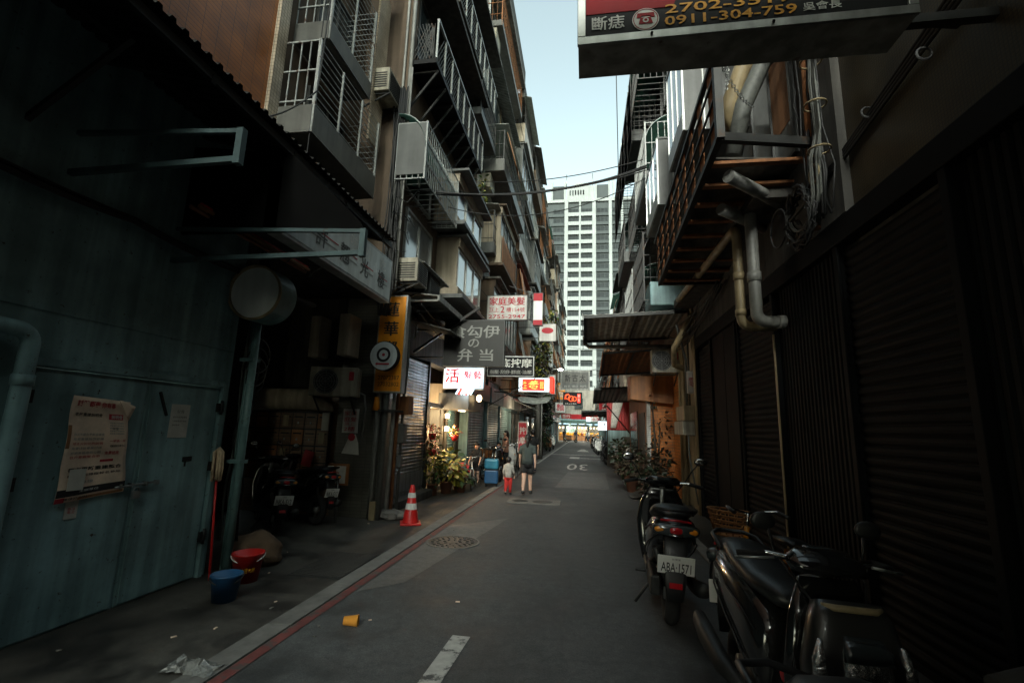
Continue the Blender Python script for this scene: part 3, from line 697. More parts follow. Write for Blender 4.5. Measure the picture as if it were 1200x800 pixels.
# --- white rendered building and the far run of buildings
rnd = random.Random(5)
cl = ['bar_white','bar_dark','bar_rust','bar_rust']; wl = ['panel_white','panel_grey','stucco_cream','stucco_brown','tile_cream','tile_brown','tile_white']
canl = ['canopy_green','canopy_red','canopy_orange','canopy_white','tin_grey','tin_dark','canopy_white']
def far_building(name, label, y0, y1, xf, wm, storeys, zs, roof, gm, gz=3.4, side=L, seed=1, depth=(.55,.85)):
    r = random.Random(seed); B = thing(name, label, 'apartment building', (xf,(y0+y1)/2,0)); dx = -side
    put(MB().box(xf,y0+.002,gz,xf-dx*7,y1-.002,roof), 'wall', wm, B)
    put(MB().box(xf-dx*.12,y0+.002,0,xf-dx*7,y1-.002,gz-.002), 'ground_wall', gm, B)
    o = put(MB().box(xf-dx*7.1,y0+.01,roof+.002,xf+dx*.7,y1-.01,roof+.22), 'roof_slab', 'concrete', B)
    put(MB().box(xf+dx*.5,y0+.01,roof+.222,xf+dx*.68,y1-.01,roof+.95), 'parapet', r.choice(['brick_red','concrete_dark','brick_orange','stucco_grey']), o)
    nb = max(1, int((y1-y0)/3.1)); w = (y1-y0)/nb
    # ground floor shops: shutters, doors and piers
    n = max(1, int((y1-y0)/2.7)); w = (y1-y0)/n; xg = xf-dx*.12
    for i in range(n):
        a = y0+i*w+.16; b_ = y0+(i+1)*w-.16; q = r.random()*(.5 if y0 < 15 and side < 0 else 1)
        put(MB().box(xg,y0+i*w+.01 if i else y0+.02,0,xg+dx*.14,a-.02,gz-.01), 'pier', r.choice(['blue_tin','blue_tin','panel_white','shutter_blue','tile_white']), B)
        if q < .55:
            k = MB(); m_ = int(2.5/.09)
            for j in range(m_): k.quad((xg+dx*.012,a,.1+j*.09),(xg+dx*.012,b_,.1+j*.09),(xg+dx*.035,b_,.145+j*.09),(xg+dx*.035,a,.145+j*.09)).quad((xg+dx*.035,a,.145+j*.09),(xg+dx*.035,b_,.145+j*.09),(xg+dx*.012,b_,.19+j*.09),(xg+dx*.012,a,.19+j*.09))
            put(k, 'shop_shutter', r.choice(['shutter_blue','blue_tin','shutter_grey','shutter_blue'] if y0 > 15 else ['shutter_blue','blue_tin']), B)
        else:
            o = put(MB().box(xg+dx*.005,a,.05,xg+dx*.05,a+.06,2.5).box(xg+dx*.005,b_-.06,.05,xg+dx*.05,b_,2.5).box(xg+dx*.005,(a+b_)/2-.03,.05,xg+dx*.05,(a+b_)/2+.03,2.44).box(xg+dx*.006,a+.061,2.44,xg+dx*.049,b_-.061,2.5), 'shop_door', 'frame_al', B)
            put(MB().box(xg+dx*.008,a+.062,.06,xg+dx*.02,b_-.062,2.43), 'pane', 'shop_glow' if q > .8 else 'glass_pale', o)
        put(MB().box(xg,a,2.62,xg+dx*.25,b_,3.2), 'shop_fascia', r.choice(['blue_tin','sign_white','sign_pink','panel_grey','shutter_blue','panel_white']), B)
    for i in range(4):
        y = y0+.4+(y1-y0-.8)*r.random(); put(MB().tube([(xf+dx*.06,y,gz),(xf+dx*.06,y,gz+zs*storeys*r.uniform(.5,1))], r.uniform(.03,.06), 7), 'riser_pipe', r.choice(['pvc_grey','bar_rust','pvc_cream']), B)
    for i in range(6):
        z = gz+r.uniform(.1,zs*storeys*.8); a = y0+r.uniform(0,(y1-y0)*.4); put(MB().tube(sag((xf+dx*.9,a,z), (xf+dx*r.uniform(.7,.95),a+(y1-y0)*.55,z+r.uniform(-.4,.4)), r.uniform(.1,.3), 8), .012, 4), 'facade_cable', 'cable', B)
    nb = max(1, int((y1-y0)/3.1)); w = (y1-y0)/nb
    for f in range(storeys):
        z = gz+.4+zs*f
        for i in range(nb):
            cn = canl if f < 2 else ['tin_grey','tin_dark','canopy_white','tin_grey','concrete','canopy_green']
            a = y0+i*w+r.uniform(.1,.35); b_ = y0+(i+1)*w-r.uniform(.1,.35); d = r.uniform(*depth); q = r.random()
            if q < .30: cage(B, side, xf, a, b_, z+.7, z+2.2, d, r.choice(cl), (r.choice(wl[:3]), r.uniform(.15,.5)) if r.random() < .6 else None, (r.choice(cn), .15, r.choice([.05,.15,'round'])), .16); window(B, side, xf, a+.2, b_-.2, z+.8, z+2.1, r.choice(['frame_al','frame_dark']), r.choice(['glass','glass_pale']))
            elif q < .62: closed_balcony(B, side, xf, a, b_, z, z+zs-.3, d, r.choice(wl), .85, r.choice(['frame_al','frame_dark']), r.choice(['glass','glass_pale']), r.choice(['concrete','concrete_dark','panel_white']), .12)
            elif q < .84: open_balcony(B, side, xf, a, b_, z, d, r.choice(wl), 1., r.choice(cl), 2.3, r.choice(cn) if r.random() < .7 else None); window(B, side, xf, a+.2, b_-.2, z+.3, z+2.1, r.choice(['frame_al','frame_dark']), 'glass')
            else:
                window(B, side, xf, a+.2, b_-.2, z+.9, z+2.1); canopy(B, side, xf, a, b_, z+2.4, r.uniform(.5,.9), r.uniform(.15,.4), r.choice(cn))
            if r.random() < (.55 if f < 3 else .12): drop_cloth(B, side, xf+dx*(d+.05), a+.2, a+.2+r.uniform(.8,1.6), z+r.uniform(.4,1.), z+2.3, r.choice(['canopy_red','canopy_orange','canopy_white','stucco_cream','canopy_orange','brick_orange','panel_grey']))
            if r.random() < .5: put(MB().box(xf+dx*.02,a,z+.1,xf+dx*.38,a+.75,z+.62), 'air_conditioner', 'ac_white', B)
    return B
far_building('white_apartment_building', 'white rendered apartment building with brick parapets and tan boxed balconies, mid street', 14.5, 20.4, -3.65, 'stucco_white', 5, 2.95, 18.2, 'shutter_blue', 3.5, L, 21)
far_building('cream_apartment_building', 'cream tiled apartment building hung with red and green awnings past the white one', 20.4, 29.5, -3.7, 'tile_cream', 5, 2.95, 17.8, 'shutter_blue', 3.4, L, 8)
far_building('grey_apartment_building', 'grey cluttered apartment building behind the pale lamp post', 29.5, 39, -3.7, 'stucco_grey', 5, 2.95, 17.9, 'concrete', 3.4, L, 33)
far_building('tan_apartment_building', 'tan apartment building near the hanging grey sign at the far end', 39, 52, -3.6, 'stucco_cream', 5, 2.95, 17.8, 'blue_tin', 3.4, L, 14)
far_building('brown_apartment_building', 'brown apartment building, last on its side before the lit market', 52, 68, -3.6, 'tile_brown', 5, 2.95, 17.6, 'blue_tin', 3.4, L, 15)
# tan boxed balcony seen from below on the white building
Bw = bpy.data.objects['white_apartment_building']
o = closed_balcony(Bw, L, -3.65, 15.2, 18.4, 7.2, 9.4, .75, 'stucco_cream', 1.1, 'frame_dark', 'glass', 'stucco_brown', .1)
k = MB()
for i in range(14): k.box(-2.86,15.2+i*.23,7.35,-2.84,15.26+i*.23,8.28)
put(k, 'rib', 'bar_rust', o)

# ================================================================== LEFT FOREGROUND: teal shed
S = thing('metal_shed', 'teal painted sheet metal shed with a padlocked double door', 'shed', (-4.2,2,0))
put(MB().box(-4.3,-4,0,-4.2,2.96,5.0).box(-4.3,2.96,2.06,-4.2,4.9,5.0).box(-4.3,4.9,0,-4.2,5.03,5.0).box(-6.6,4.95,0,-4.302,5.03,4.1), 'wall', 'teal', S)
put(MB().box(-4.2,2.9,0,-4.165,2.958,2.07).box(-4.2,4.904,0,-4.165,4.96,2.07).box(-4.2,2.9,2.072,-4.165,4.96,2.13), 'door_frame', 'teal', S)
k = MB()
for y in (.4,1.7): k.box(-4.2,y,0,-4.188,y+.05,4.9)
k.box(-4.2,-4,2.5,-4.19,5.0,2.54).box(-4.2,2.4,2.541,-4.188,2.45,4.9); put(k, 'seam', 'teal', S)
for i, (a, b_) in enumerate(((2.965,3.985),(3.995,4.895))):
    d = put(MB().box(-4.245,a,.004,-4.205,b_,2.055).box(-4.205,a+.03,.02,-4.195,b_-.03,2.03), 'door_leaf', 'teal', S, bevel=.004)
    yy = a-.01 if i == 0 else b_+.01
    for z in (.35,1.1,1.75): put(MB().tube([(-4.16,yy,z),(-4.16,yy,z+.16)], .016, 8).box(-4.19,yy-.05,z+.03,-4.165,yy+.05,z+.13), 'hinge', 'steel_dark', d)
    if i == 1:
        put(MB().beam((-4.18,4.1,1.95),(-4.17,4.2,1.72),.02), 'bar_handle', 'steel_dark', d)
        put(MB().box(-4.194,4.5,1.25,-4.19,4.62,1.30).box(-4.194,4.53,1.2,-4.191,4.55,1.26), 'scratch', 'ink_black', d)
    else:
        k = MB().tube([(-4.165,3.78,1.07),(-4.165,4.22,1.08)], .011, 8)
        for y in (3.82,3.93,4.08,4.2): k.box(-4.194,y,1.055,-4.15,y+.02,1.095)
        k.tube(arc((-4.155,3.99,1.02),.03,0,PI,8,'yz'), .006, 6).box(-4.17,3.955,.95,-4.14,4.025,1.02); put(k, 'bolt', 'steel', d)
# rag of paper things on the doors
t = thing('poster', 'large torn paper poster with red heading and black footer taped on the teal door', 'poster', (-4.19,3.5,1.45))
c0, c1 = (3.20,1.00), (3.80,1.87)
def pp(u, v, o=0.): return (-4.172+.008*math.sin(u*7+v*5)+.007*math.sin(v*13)+o, 3.30+.50*u+.07*u*(1-v), 1.03+.80*v+.03*(1-u)*v-.035*(1-u)*(1-v))
s = MB().sheet(lambda u,v: pp(u,v), 14, 18, V((-.002,0,0)), 0, True)
put(s, 'sheet', 'paper', t)
def pstrip(mb, u0,u1,v0,v1,m,o=.003):
    n = 8
    for i in range(n):
        a, b_ = u0+(u1-u0)*i/n, u0+(u1-u0)*(i+1)/n
        for j in range(3):
            c, d = v0+(v1-v0)*j/3, v0+(v1-v0)*(j+1)/3; mb.quad(pp(a,c,o),pp(b_,c,o),pp(b_,d,o),pp(a,d,o),m)
def ptext(mb, body, u0,u1,v0,v1,m,o=.006,off=.01):
    vs, fs = glyphs(body, off); x0 = min(p[0] for p in vs); x1 = max(p[0] for p in vs); y0 = min(p[1] for p in vs); y1 = max(p[1] for p in vs)
    mb.add([pp(u0+(u1-u0)*(p[0]-x0)/(x1-x0), v0+(v1-v0)*(p[1]-y0)/(y1-y0), o) for p in vs], fs, m)
k = MB()
pstrip(k,0,1,.05,.12,1); pstrip(k,0,.12,0,.045,0); pstrip(k,.62,.9,.79,.85,0); pstrip(k,.58,.78,.35,.375,0)
ptext(k,'試聽都更 你有事',.08,.72,.905,.965,0,.008,.02); ptext(k,'老屋重建說明會',.08,.5,.81,.845,1); ptext(k,'說明會',.66,.88,.80,.84,2,.008)
ptext(k,'都市更新重建整合',.1,.92,.275,.315,1,.006,.02); ptext(k,'歡迎里民踴躍報名參加',.1,.9,.225,.25,1); ptext(k,'免費諮詢',.62,.85,.42,.46,0); ptext(k,'一坪換一坪',.66,.95,.55,.58,0); ptext(k,'地點里民活動中心',.68,.95,.50,.525,1); ptext(k,'時間',.7,.8,.68,.71,1); ptext(k,'報名專線',.12,.5,.155,.185,3); ptext(k,'主辦單位',.3,.6,.075,.10,2)
for i, (a_, b_, m_) in enumerate((('台北市都市更新協議會',.62,3),('危老重建獎勵容積',.575,3),('地主分回比例說明',.53,0),('免費健檢專業團隊',.485,3),('拒絕黑箱透明公開',.44,3),('住戶意願整合中',.40,0))): ptext(k,a_,.1,.56,b_,b_+.026,m_)
for i in range(5): ptext(k,'更新單元範圍圖說',.64,.92,.745-.028*i,.763-.028*i,3)
pstrip(k,.3,.98,.005,.03,4); pstrip(k,.0,.06,.5,.72,4); ptext(k,'專線02-2755',.1,.44,.015,.04,1)
put(k, 'lettering', ['ink_red','ink_black','ink_white','ink_grey','canopy_orange'], t)
s = MB().sheet(lambda u,v: (-4.15+.02*u*(1-v), 3.70+.12*u-.03*v, 1.84-.13*u*v-.05*u+.0*v), 4, 4, V((.002,0,0)), 0, True); put(s, 'folded_corner', 'paper', t)
put(MB().box(-4.150,3.36,1.09,-4.146,3.49,1.26), 'pasted_card', 'paper_white', t)
put(MB().box(-4.192,3.41,.86,-4.188,3.51,1.0), 'tag_slip', 'paper_white', t)
put(MB().text('電洽', (-4.186,3.43,.90), (0,1,0), (0,0,1), .06, .05), 'tag_print', 'ink_red', t)
t = thing('notice', 'small white printed notice on the right leaf of the teal door', 'notice', (-4.19,4.4,1.66))
put(MB().box(-4.194,4.27,1.50,-4.190,4.50,1.84), 'sheet', 'paper_white', t)
k = MB().text('公告', (-4.188,4.34,1.75), (0,1,0), (0,0,1), .09, .035)
for i, s_ in enumerate(('請勿在此停放車輛','以免影響住戶進出','違者拖吊')): k.text(s_, (-4.188,4.30,1.70-i*.04), (0,1,0), (0,0,1), .17 if i < 2 else .09, .018)
put(k, 'lettering', 'ink_black', t)

# corrugated awning roof
A = thing('corrugated_awning', 'large dark corrugated tin awning roof over the teal shed', 'awning', (-3.6,2,4.6))
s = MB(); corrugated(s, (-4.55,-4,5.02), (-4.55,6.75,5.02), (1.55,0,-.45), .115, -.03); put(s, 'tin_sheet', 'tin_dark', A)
k = MB()
for i in range(10): y = -3.7+i*1.12; k.beam((-4.3,y,4.82),(-3.05,y,4.47),.05,.07)
k.beam((-3.08,-4,4.5),(-3.08,6.7,4.5),.05,.08); k.beam((-3.7,-4,4.67),(-3.7,6.7,4.67),.05,.05); put(k, 'rafter', 'steel_dark', A)
for i in range(3):
    y = (1.2,2.6,6.4)[i]; put(MB().beam((-4.22,y,3.9),(-3.4,y,4.52),.04), 'strut', 'steel_dark', A)
# L sign brackets
def bracket(label, y, x0, x1, z0, z1, m, tarp=False):
    t = thing('sign_bracket', label, 'sign bracket', (-4.2,y,z0))
    put(MB().beam((x0,y,z0),(x1,y,z0+.02),.045,.045), 'lower_arm', m, t)
    put(MB().beam((x0,y,z1+.10),(x1,y,z1),.035,.035), 'upper_arm', m, t)
    put(MB().beam((x1,y,z0-.02),(x1,y,z1+.02),.055,.055), 'end_post', m, t)
    return t
bracket('empty teal steel sign bracket jutting from the shed wall high above the poster', 2.95, -4.2, -2.66, 3.66, 3.92, 'teal_dark')
t = bracket('darker teal steel bracket jutting in front of the white signboard', 4.0, -4.2, -2.12, 3.29, 3.53, 'teal_dark')
put(MB().prism([(-4.2,4.05,3.6),(-2.15,4.05,3.565),(-2.2,4.05,3.66),(-2.97,4.05,4.40),(-3.1,4.05,4.46),(-4.2,4.05,4.6)], (0,.03,0)), 'hanging_tarpaulin', 'void_black', t)
# poles and cables along the wall
t = thing('pole_bundle', 'bundle of rusty red poles slung under the awning above the round sign', 'poles', (-3.9,4.6,3.8))
for i, (dx, dz, m) in enumerate(((0,0,'terracotta'),(.05,.03,'bar_rust'),(.02,.07,'cloth_red'),(-.04,.04,'wood_orange'))):
    put(MB().tube([(-3.9+dx,3.82+.05*i,3.78+dz),(-3.9+dx,5.8,3.77+dz)], .022, 8), 'pole', m, t)
for i in range(2): put(MB().tube(arc((-3.88,4.1+i*1.2,3.81),.085,0,2*PI,12), .006, 5).tube([(-3.88,4.1+i*1.2,3.89),(-3.88,4.1+i*1.2,4.6)], .005, 4), 'hanging_wire', 'cable', t)
t = thing('cable_bundle', 'thick sagging bundle of black cables along the top of the teal shed wall', 'cables', (-4.12,2,3.4))
k = MB()
for i in range(9):
    pts = []
    for j in range(6):
        a = (-4.13+.015*(i%3), -3+j*1.62, 3.46+.02*(i//3)-.0*j); b_ = (-4.13+.015*(i%3), -3+(j+1)*1.62, 3.46+.02*(i//3))
        pts += sag(a, b_, .03+.02*rnd.random(), 6)[:-1]
    k.tube(pts, .010+.004*(i % 2), 5)
put(k, 'cable', 'cable', t)
t = thing('drain_pipe', 'fat teal drain pipe bending into the left edge of the shed wall', 'drain pipe', (-4.1,2.7,0))
put(MB().tube([(-4.08,2.2,2.33)]+[(-4.08,2.74+.11*math.cos(a),2.2+.11*math.sin(a)) for a in [PI/2-i*PI/16 for i in range(9)]]+[(-4.08,2.85,1.1),(-4.08,2.85,.0)], .058, 14), 'pipe', 'teal', t)
put(MB().tube([(-4.08,2.85,1.9),(-4.08,2.85,1.98)], .068, 14).box(-4.2,2.8,1.5,-4.1,2.9,1.54), 'collar', 'teal', t)

# round light box on pole
t = thing('round_light_box', 'blank round drum sign with a pale grey face on a teal pole', 'round sign', (-4.0,5.05,0))
rot = rotz(.50) @ AX_Y.inverted()   # axis towards the camera
ax = V((.06,-1,-.03)).normalized(); q = ax.to_track_quat('Z','Y').to_matrix(); c = V((-3.90,5.02,3.20))
p = MB().lathe([(.30,-.17),(.335,-.165),(.335,.16),(.33,.17)], c, 40, axis=q, smooth=False).lathe([(0,-.17),(.3,-.17)], c, 40, axis=q); put(p, 'drum', 'teal_light', t)
put(MB().lathe([(0,.155),(.31,.155)], c, 40, axis=q), 'face', 'sign_face_grey', t)
put(MB().lathe([(.309,.15),(.309,.182),(.337,.182),(.337,.16)], c, 40, axis=q, smooth=False), 'rim', 'pvc_cream', t)
put(MB().tube([(-4.0,5.12,0),(-4.0,5.12,2.98)], .045, 12), 'pole', 'teal_light', t)
put(MB().tube([(-4.1,5.18,0),(-4.1,5.18,3.0)], .028, 10).box(-4.14,5.06,1.2,-3.96,5.2,1.24).box(-4.14,5.06,2.4,-3.96,5.2,2.44), 'second_pole', 'teal_light', t)
t = thing('cable_tangle', 'tangle of grey and black cables behind the round sign pole', 'cables', (-4.15,5.2,1.5))
k = MB()
for i in range(12):
    x = -4.18+rnd.uniform(-.06,.1); y = 5.22+rnd.uniform(0,.18); pts = [(x+rnd.uniform(-.05,.05), y+rnd.uniform(-.06,.06), z) for z in (3.9,3.2,2.7,2.3,1.9,1.5,.9,.3)]; k.tube(pts, rnd.choice((.008,.011,.014)), 5, i % 2)
for i in range(4): k.tube(arc((-4.08,5.3,2.2+.1*i),.16+.02*i,0,2*PI,18,'yz'), .008, 5, i % 2)
put(k, 'cable', ['cable','cable_grey'], t)

# white faded signboard
t = thing('faded_signboard', 'long faded white shop signboard with peeling letters hung under the awning edge', 'signboard', (-3.1,5.5,3.6))
put(MB().box(-3.26,4.05,3.60,-3.1,6.88,4.30), 'cabinet', 'frame_al', t, bevel=.008)
put(MB().box(-3.099,4.09,3.64,-3.094,6.84,4.26), 'face_panel', 'sign_white', t)
k = MB()
for i, ch in enumerate('許翹光樓'): k.text(ch, (-3.090,4.72+i*.55,3.74), (0,1,0), (0,0,1), .24, .26, 0, .02)
for i in range(5):
    y = 4.4+i*.50; k.quad((-3.091,y+.0,3.82),(-3.091,y+.5 if i == 0 else y+.32,3.82),(-3.091,y+.5 if i == 0 else y+.32,3.84),(-3.091,y,3.84),1); k.quad((-3.091,y,3.90),(-3.091,y+.5 if i == 0 else y+.32,3.90),(-3.091,y+.5 if i == 0 else y+.32,3.915),(-3.091,y,3.915),2)
for i, ch in enumerate('好味小吃'): k.text(ch, (-3.091,5.05+i*.46,4.03), (0,1,0), (0,0,1), .2, .17, 3)
put(k, 'lettering', ['ink_dim','ink_grey','ink_red','cone_white'], t)

# ---- recess: mailboxes, wall things
t = thing('mailbox_bank', 'bank of old brown metal mailboxes on the back wall behind the scooters', 'mailboxes', (-5.6,8.5,.7))
put(MB().box(-6.6,8.40,.62,-4.78,8.495,1.9), 'case', 'steel_dark', t)
lst = []
for i in range(7):
    for j in range(4):
        x = -6.57+i*.257; z = .65+j*.31
        d = put(MB().box(x,8.385,z,x+.235,8.399,z+.285).box(x+.03,8.382,z+.2,x+.2,8.3848,z+.225,1).box(x+.1,8.378,z+.08,x+.13,8.3848,z+.12,2), 'mailbox_door', ['tile_brown' if (i+j*3) % 5 else 'wood_orange','ink_black','steel'], t)
        if (i*7+j*3) % 6 == 0: put(MB().box(x+.05,8.374,z+.03,x+.17,8.381,z+.24), 'flyer', 'pvc_cream', d)
put(MB().box(-4.93,8.36,1.55,-4.79,8.383,1.88), 'pasted_card', 'paper_white', t)
put(MB().obox((-5.15,8.375,1.03), (.2,.012,.28), Matrix.Rotation(.25,3,'Y')), 'pink_flyer', 'ink_red', t)
t = thing('fabric_hood', 'dusty beige hood panel above the mailboxes', 'hood', (-5.6,8.45,2.1))
put(MB().loft([((-6.5,8.36,1.98),(0,.10,0),(0,0,.06)),((-6.2,8.3,2.12),(0,.18,0),(0,0,.2)),((-5.2,8.3,2.12),(0,.18,0),(0,0,.2)),((-4.75,8.36,1.97),(0,.10,0),(0,0,.05))], 14, 0, 3), 'hood', 'stucco_cream', t)
def ac_unit(name, label, loc, rz, w=.82, d=.3, h=.55, m='ac_white', style='fan', brk=True):
    t = thing(name, label, 'air conditioner', loc, rz)
    MB().box(-w/2,-d/2,0,w/2,d/2,h).build('casing', m, t, bevel=.015)
    if style == 'fan':
        r = h*.42; c = (-w*.16,-d/2-.002,h*.5); ax = AX_Y.inverted()
        g = MB().lathe([(0,0),(r,0)], c, 26, 0, ax)
        g.build('fan_opening', 'ac_dark', t)
        g = MB()
        for q in (.3,.5,.7,.9,1.): g.torus((c[0],c[1]-.008,c[2]), r*q, .004, 26, 5, 0, ax)
        for i in range(8): a = 2*PI*i/8; g.beam((c[0],c[1]-.008,c[2]),(c[0]+r*math.cos(a),c[1]-.008,c[2]+r*math.sin(a)),.006)
        g.build('fan_guard', 'steel', t)
        MB().box(w*.28,-d/2-.006,h*.1,w*.44,-d/2-.001,h*.9).build('side_panel', m, t)
        MB().box(w*.32,-d/2-.010,h*.55,w*.42,-d/2-.0065,h*.85).build('rating_label', 'ink_red', t)
    else:
        g = MB()
        for i in range(9): g.box(-w*.42,-d/2-.012,h*(.10+i*.09),w*.42,-d/2-.001,h*(.10+i*.09)+.018)
        g.build('louvre', 'ac_dark', t)
        for s_ in (-1,1):
            g = MB()
            for i in range(7): g.box(s_*(w/2+.001),-d*.4,h*(.14+i*.1),s_*(w/2+.01),d*.4,h*(.14+i*.1)+.02)
            g.build('side_vent', 'ac_dark', t)
    if brk:
        g = MB()
        for x in (-w*.38,w*.38): g.beam((x,-d/2,-.02),(x,d/2+.15,-.02),.03); g.beam((x,-d/2+.02,-.03),(x,d/2+.15,-.3),.025)
        g.build('bracket', 'steel_dark', t)
    g = MB().tube([(w/2-.05,d/2,.1),(w/2+.08,d/2,.05),(w/2+.1,d/2+.1,-.2),(w/2+.06,d/2+.14,-.8)], .018, 7); g.build('hose', 'pvc_grey', t)
    return t
ac_unit('air_conditioner', 'yellowed outdoor air conditioner with a red label above the red and white notice', (-4.52,8.0,2.17), .25, .84, .32, .52)
t = thing('hanging_cabinet', 'open backed tan wall cabinet hanging above the air conditioner in the recess', 'cabinet', (-4.6,7.9,2.9))
put(MB().box(-4.98,7.75,2.86,-4.78,8.2,3.62).box(-4.42,7.75,2.9,-4.22,8.2,3.66), 'side_panel', 'stucco_cream', t, bevel=.01)
put(MB().box(-4.779,8.1,2.88,-4.421,8.18,3.64), 'back_panel', 'ink_black', t)
t = thing('notice', 'red and white painted notice on the tiled column beside the orange sign', 'notice', (-4.4,8.5,1.7))
put(MB().box(-4.58,8.496,1.52,-4.26,8.506,1.97), 'sheet', 'sign_pink', t)
k = MB()
for i, s_ in enumerate(('家美','庭髮')): k.text(s_, (-4.55,8.492,1.84-i*.11), (1,0,0), (0,0,1), .25, .09, 0, .02)
k.text('頂上', (-4.54,8.492,1.66), (1,0,0), (0,0,1), .2, .06, 0).text('2樓', (-4.54,8.492,1.55), (1,0,0), (0,0,1), .22, .09, 0, .02); put(k, 'lettering', 'ink_red', t)
t = thing('torn_notice', 'torn white flyer below the red and white notice on the column', 'notice', (-4.4,8.5,1.3))
s = MB().prism([(-4.55,8.505,1.14),(-4.2,8.505,1.12),(-4.23,8.505,1.33),(-4.3,8.505,1.5),(-4.42,8.505,1.46)], (0,-.006,0)); s.lathe([(0,0),(.07,0)], (-4.37,8.495,1.44), 18, 1, AX_Y.inverted()); put(s, 'sheet', ['paper_white','ink_red'], t)
t = thing('notice_board', 'small yellow framed notice board low on the tiled column behind the chrome rail', 'notice board', (-4.6,8.47,.75))
put(MB().box(-4.90,8.47,.56,-4.36,8.506,.95), 'board', 'wood_orange', t, bevel=.006); put(MB().box(-4.85,8.462,.6,-4.66,8.469,.91).box(-4.6,8.462,.6,-4.41,8.469,.91), 'sheet', 'paper_white', t); put(MB().text('注意', (-4.80,8.459,.68), (1,0,0), (0,0,1), .1, .1), 'lettering', 'ink_black', t)
t = thing('grab_rail', 'bent chrome pipe rail standing at the recess entrance', 'rail', (-4.5,8.0,0))
put(MB().tube([(-4.28,8.0,0),(-4.30,8.0,.70)]+[(-4.36+.06*math.cos(a),8.0,.70+.06*math.sin(a)) for a in [i*PI/12 for i in range(1,7)]]+[(-5.1,8.1,.77)], .024, 10), 'pipe', 'chrome', t)
# pipes, meters and boxes on the column next to the shutter
t = thing('meter_pipes', 'grey service pipes with a meter box and orange caps beside the roller shutter', 'pipes', (-3.7,8.9,0))
for x, y, r, m in ((-3.86,8.44,.05,'pvc_grey'),(-3.72,8.46,.06,'cable_grey'),(-3.62,8.6,.04,'pvc_grey'),(-3.6,8.75,.035,'bar_rust'),(-3.55,8.9,.03,'cable_grey')):
    put(MB().tube([(x,y,0),(x,y,2.25),(x+.02,y+.03,2.9),(x,y,4.1)], r, 10), 'pipe', m, t)
put(MB().box(-3.66,8.80,1.35,-3.46,8.98,1.72), 'meter_box', 'panel_white', t, bevel=.01)
put(MB().box(-3.62,8.82,.9,-3.5,8.95,1.12), 'junction_box', 'panel_grey', t, bevel=.01)
put(MB().tube([(-3.88,8.40,1.95),(-3.88,8.40,2.2)], [.07,.045], 10).tube([(-3.86,8.42,2.35),(-3.86,8.42,2.6)], [.06,.04], 10), 'orange_cap', 'sign_orange', t)
put(MB().box(-3.9,8.36,1.93,-3.5,8.8,1.97), 'clamp', 'steel_dark', t)
put(MB().box(-3.85,8.37,0,-3.74,8.44,.32), 'yellow_sleeve', 'pvc_cream', t)
put(MB().box(-3.72,8.85,1.9,-3.42,9.1,2.25), 'transformer', 'bar_rust', t)
# ================================================================== SIGNS ON THE LEFT
def box_sign(name, label, cat, x0, x1, z0, z1, y, depth, face, frame='frame_al', wall=None, border=.04, bev=.008):
    t = thing(name, label, cat, ((x0+x1)/2, y, z0))
    put(MB().box(x0,y,z0,x1,y+depth,z1), 'cabinet', frame, t, bevel=bev)
    put(MB().box(x0+border,y-.006,z0+border,x1-border,y-.001,z1-border), 'face_panel', face, t)
    if wall is not None:
        k = MB(); e = x0 if wall < x0 else x1
        for z in (z0+(z1-z0)*.2, z0+(z1-z0)*.8): k.beam((e,y+depth*.5,z),(wall,y+depth*.5,z),.035)
        k.beam((e,y+depth*.5,z1-.03),((e+wall)/2,y+depth*.5,z1+.3),.02); put(k, 'bracket', 'steel_dark', t)
    return t
def letters(t, y, rows, mats, name='lettering'):
    k = MB()
    for body, x0, x1, z0, z1, m, off in rows: k.text(body, (x0,y,z0), (1,0,0), (0,0,1), x1-x0, z1-z0, m, off)
    return put(k, name, mats, t)
# orange lightbox
t = box_sign('orange_lightbox', 'tall orange lightbox sign with black brush characters beside the grey roller shutter', 'lightbox sign', -3.95, -3.38, 2.28, 4.16, 8.33, .16, 'sign_orange', 'frame_al', None, .03)
letters(t, 8.318, [('蓮',-3.81,-3.53,3.74,4.02,0,.03),('華',-3.81,-3.53,3.36,3.64,0,.03),('鄉',-3.81,-3.53,2.98,3.26,0,.03),('27072387',-3.86,-3.44,2.52,2.6,1,.01),('27032802',-3.86,-3.44,2.40,2.48,1,.01)], ['ink_black','bar_rust'])
t = thing('round_shop_sign', 'round white lightbox sign with a red arrow, hung before the orange sign', 'round sign', (-3.68,8.1,2.94))
put(MB().lathe([(0,-.0),(.275,0),(.275,.12),(.0,.12)], (-3.68,8.1,2.94), 40, 0, AX_Y, False), 'drum', 'sign_black', t)
put(MB().lathe([(0,0),(.262,0)], (-3.68,8.095,2.94), 40, 0, AX_Y.inverted()), 'face', 'sign_white', t)
k = MB().prism([(-3.83,8.092,2.79),(-3.79,8.092,2.76),(-3.79,8.092,2.775),(-3.56,8.092,2.775),(-3.56,8.092,2.805),(-3.79,8.092,2.805),(-3.79,8.092,2.82)], (0,-.003,0)); put(k, 'red_arrow', 'ink_red', t)
k = MB().lathe([(.09,0),(.135,0)], (-3.68,8.091,2.96), 26, 0, AX_Y.inverted()); k.lathe([(0,0),(.03,0)], (-3.68,8.090,2.96), 14, 1, AX_Y.inverted()); put(k, 'ring_mark', ['ink_black','ink_red'], t)
put(MB().beam((-3.68,8.2,2.94),(-3.68,8.33,2.94),.05), 'bracket', 'steel_dark', t)
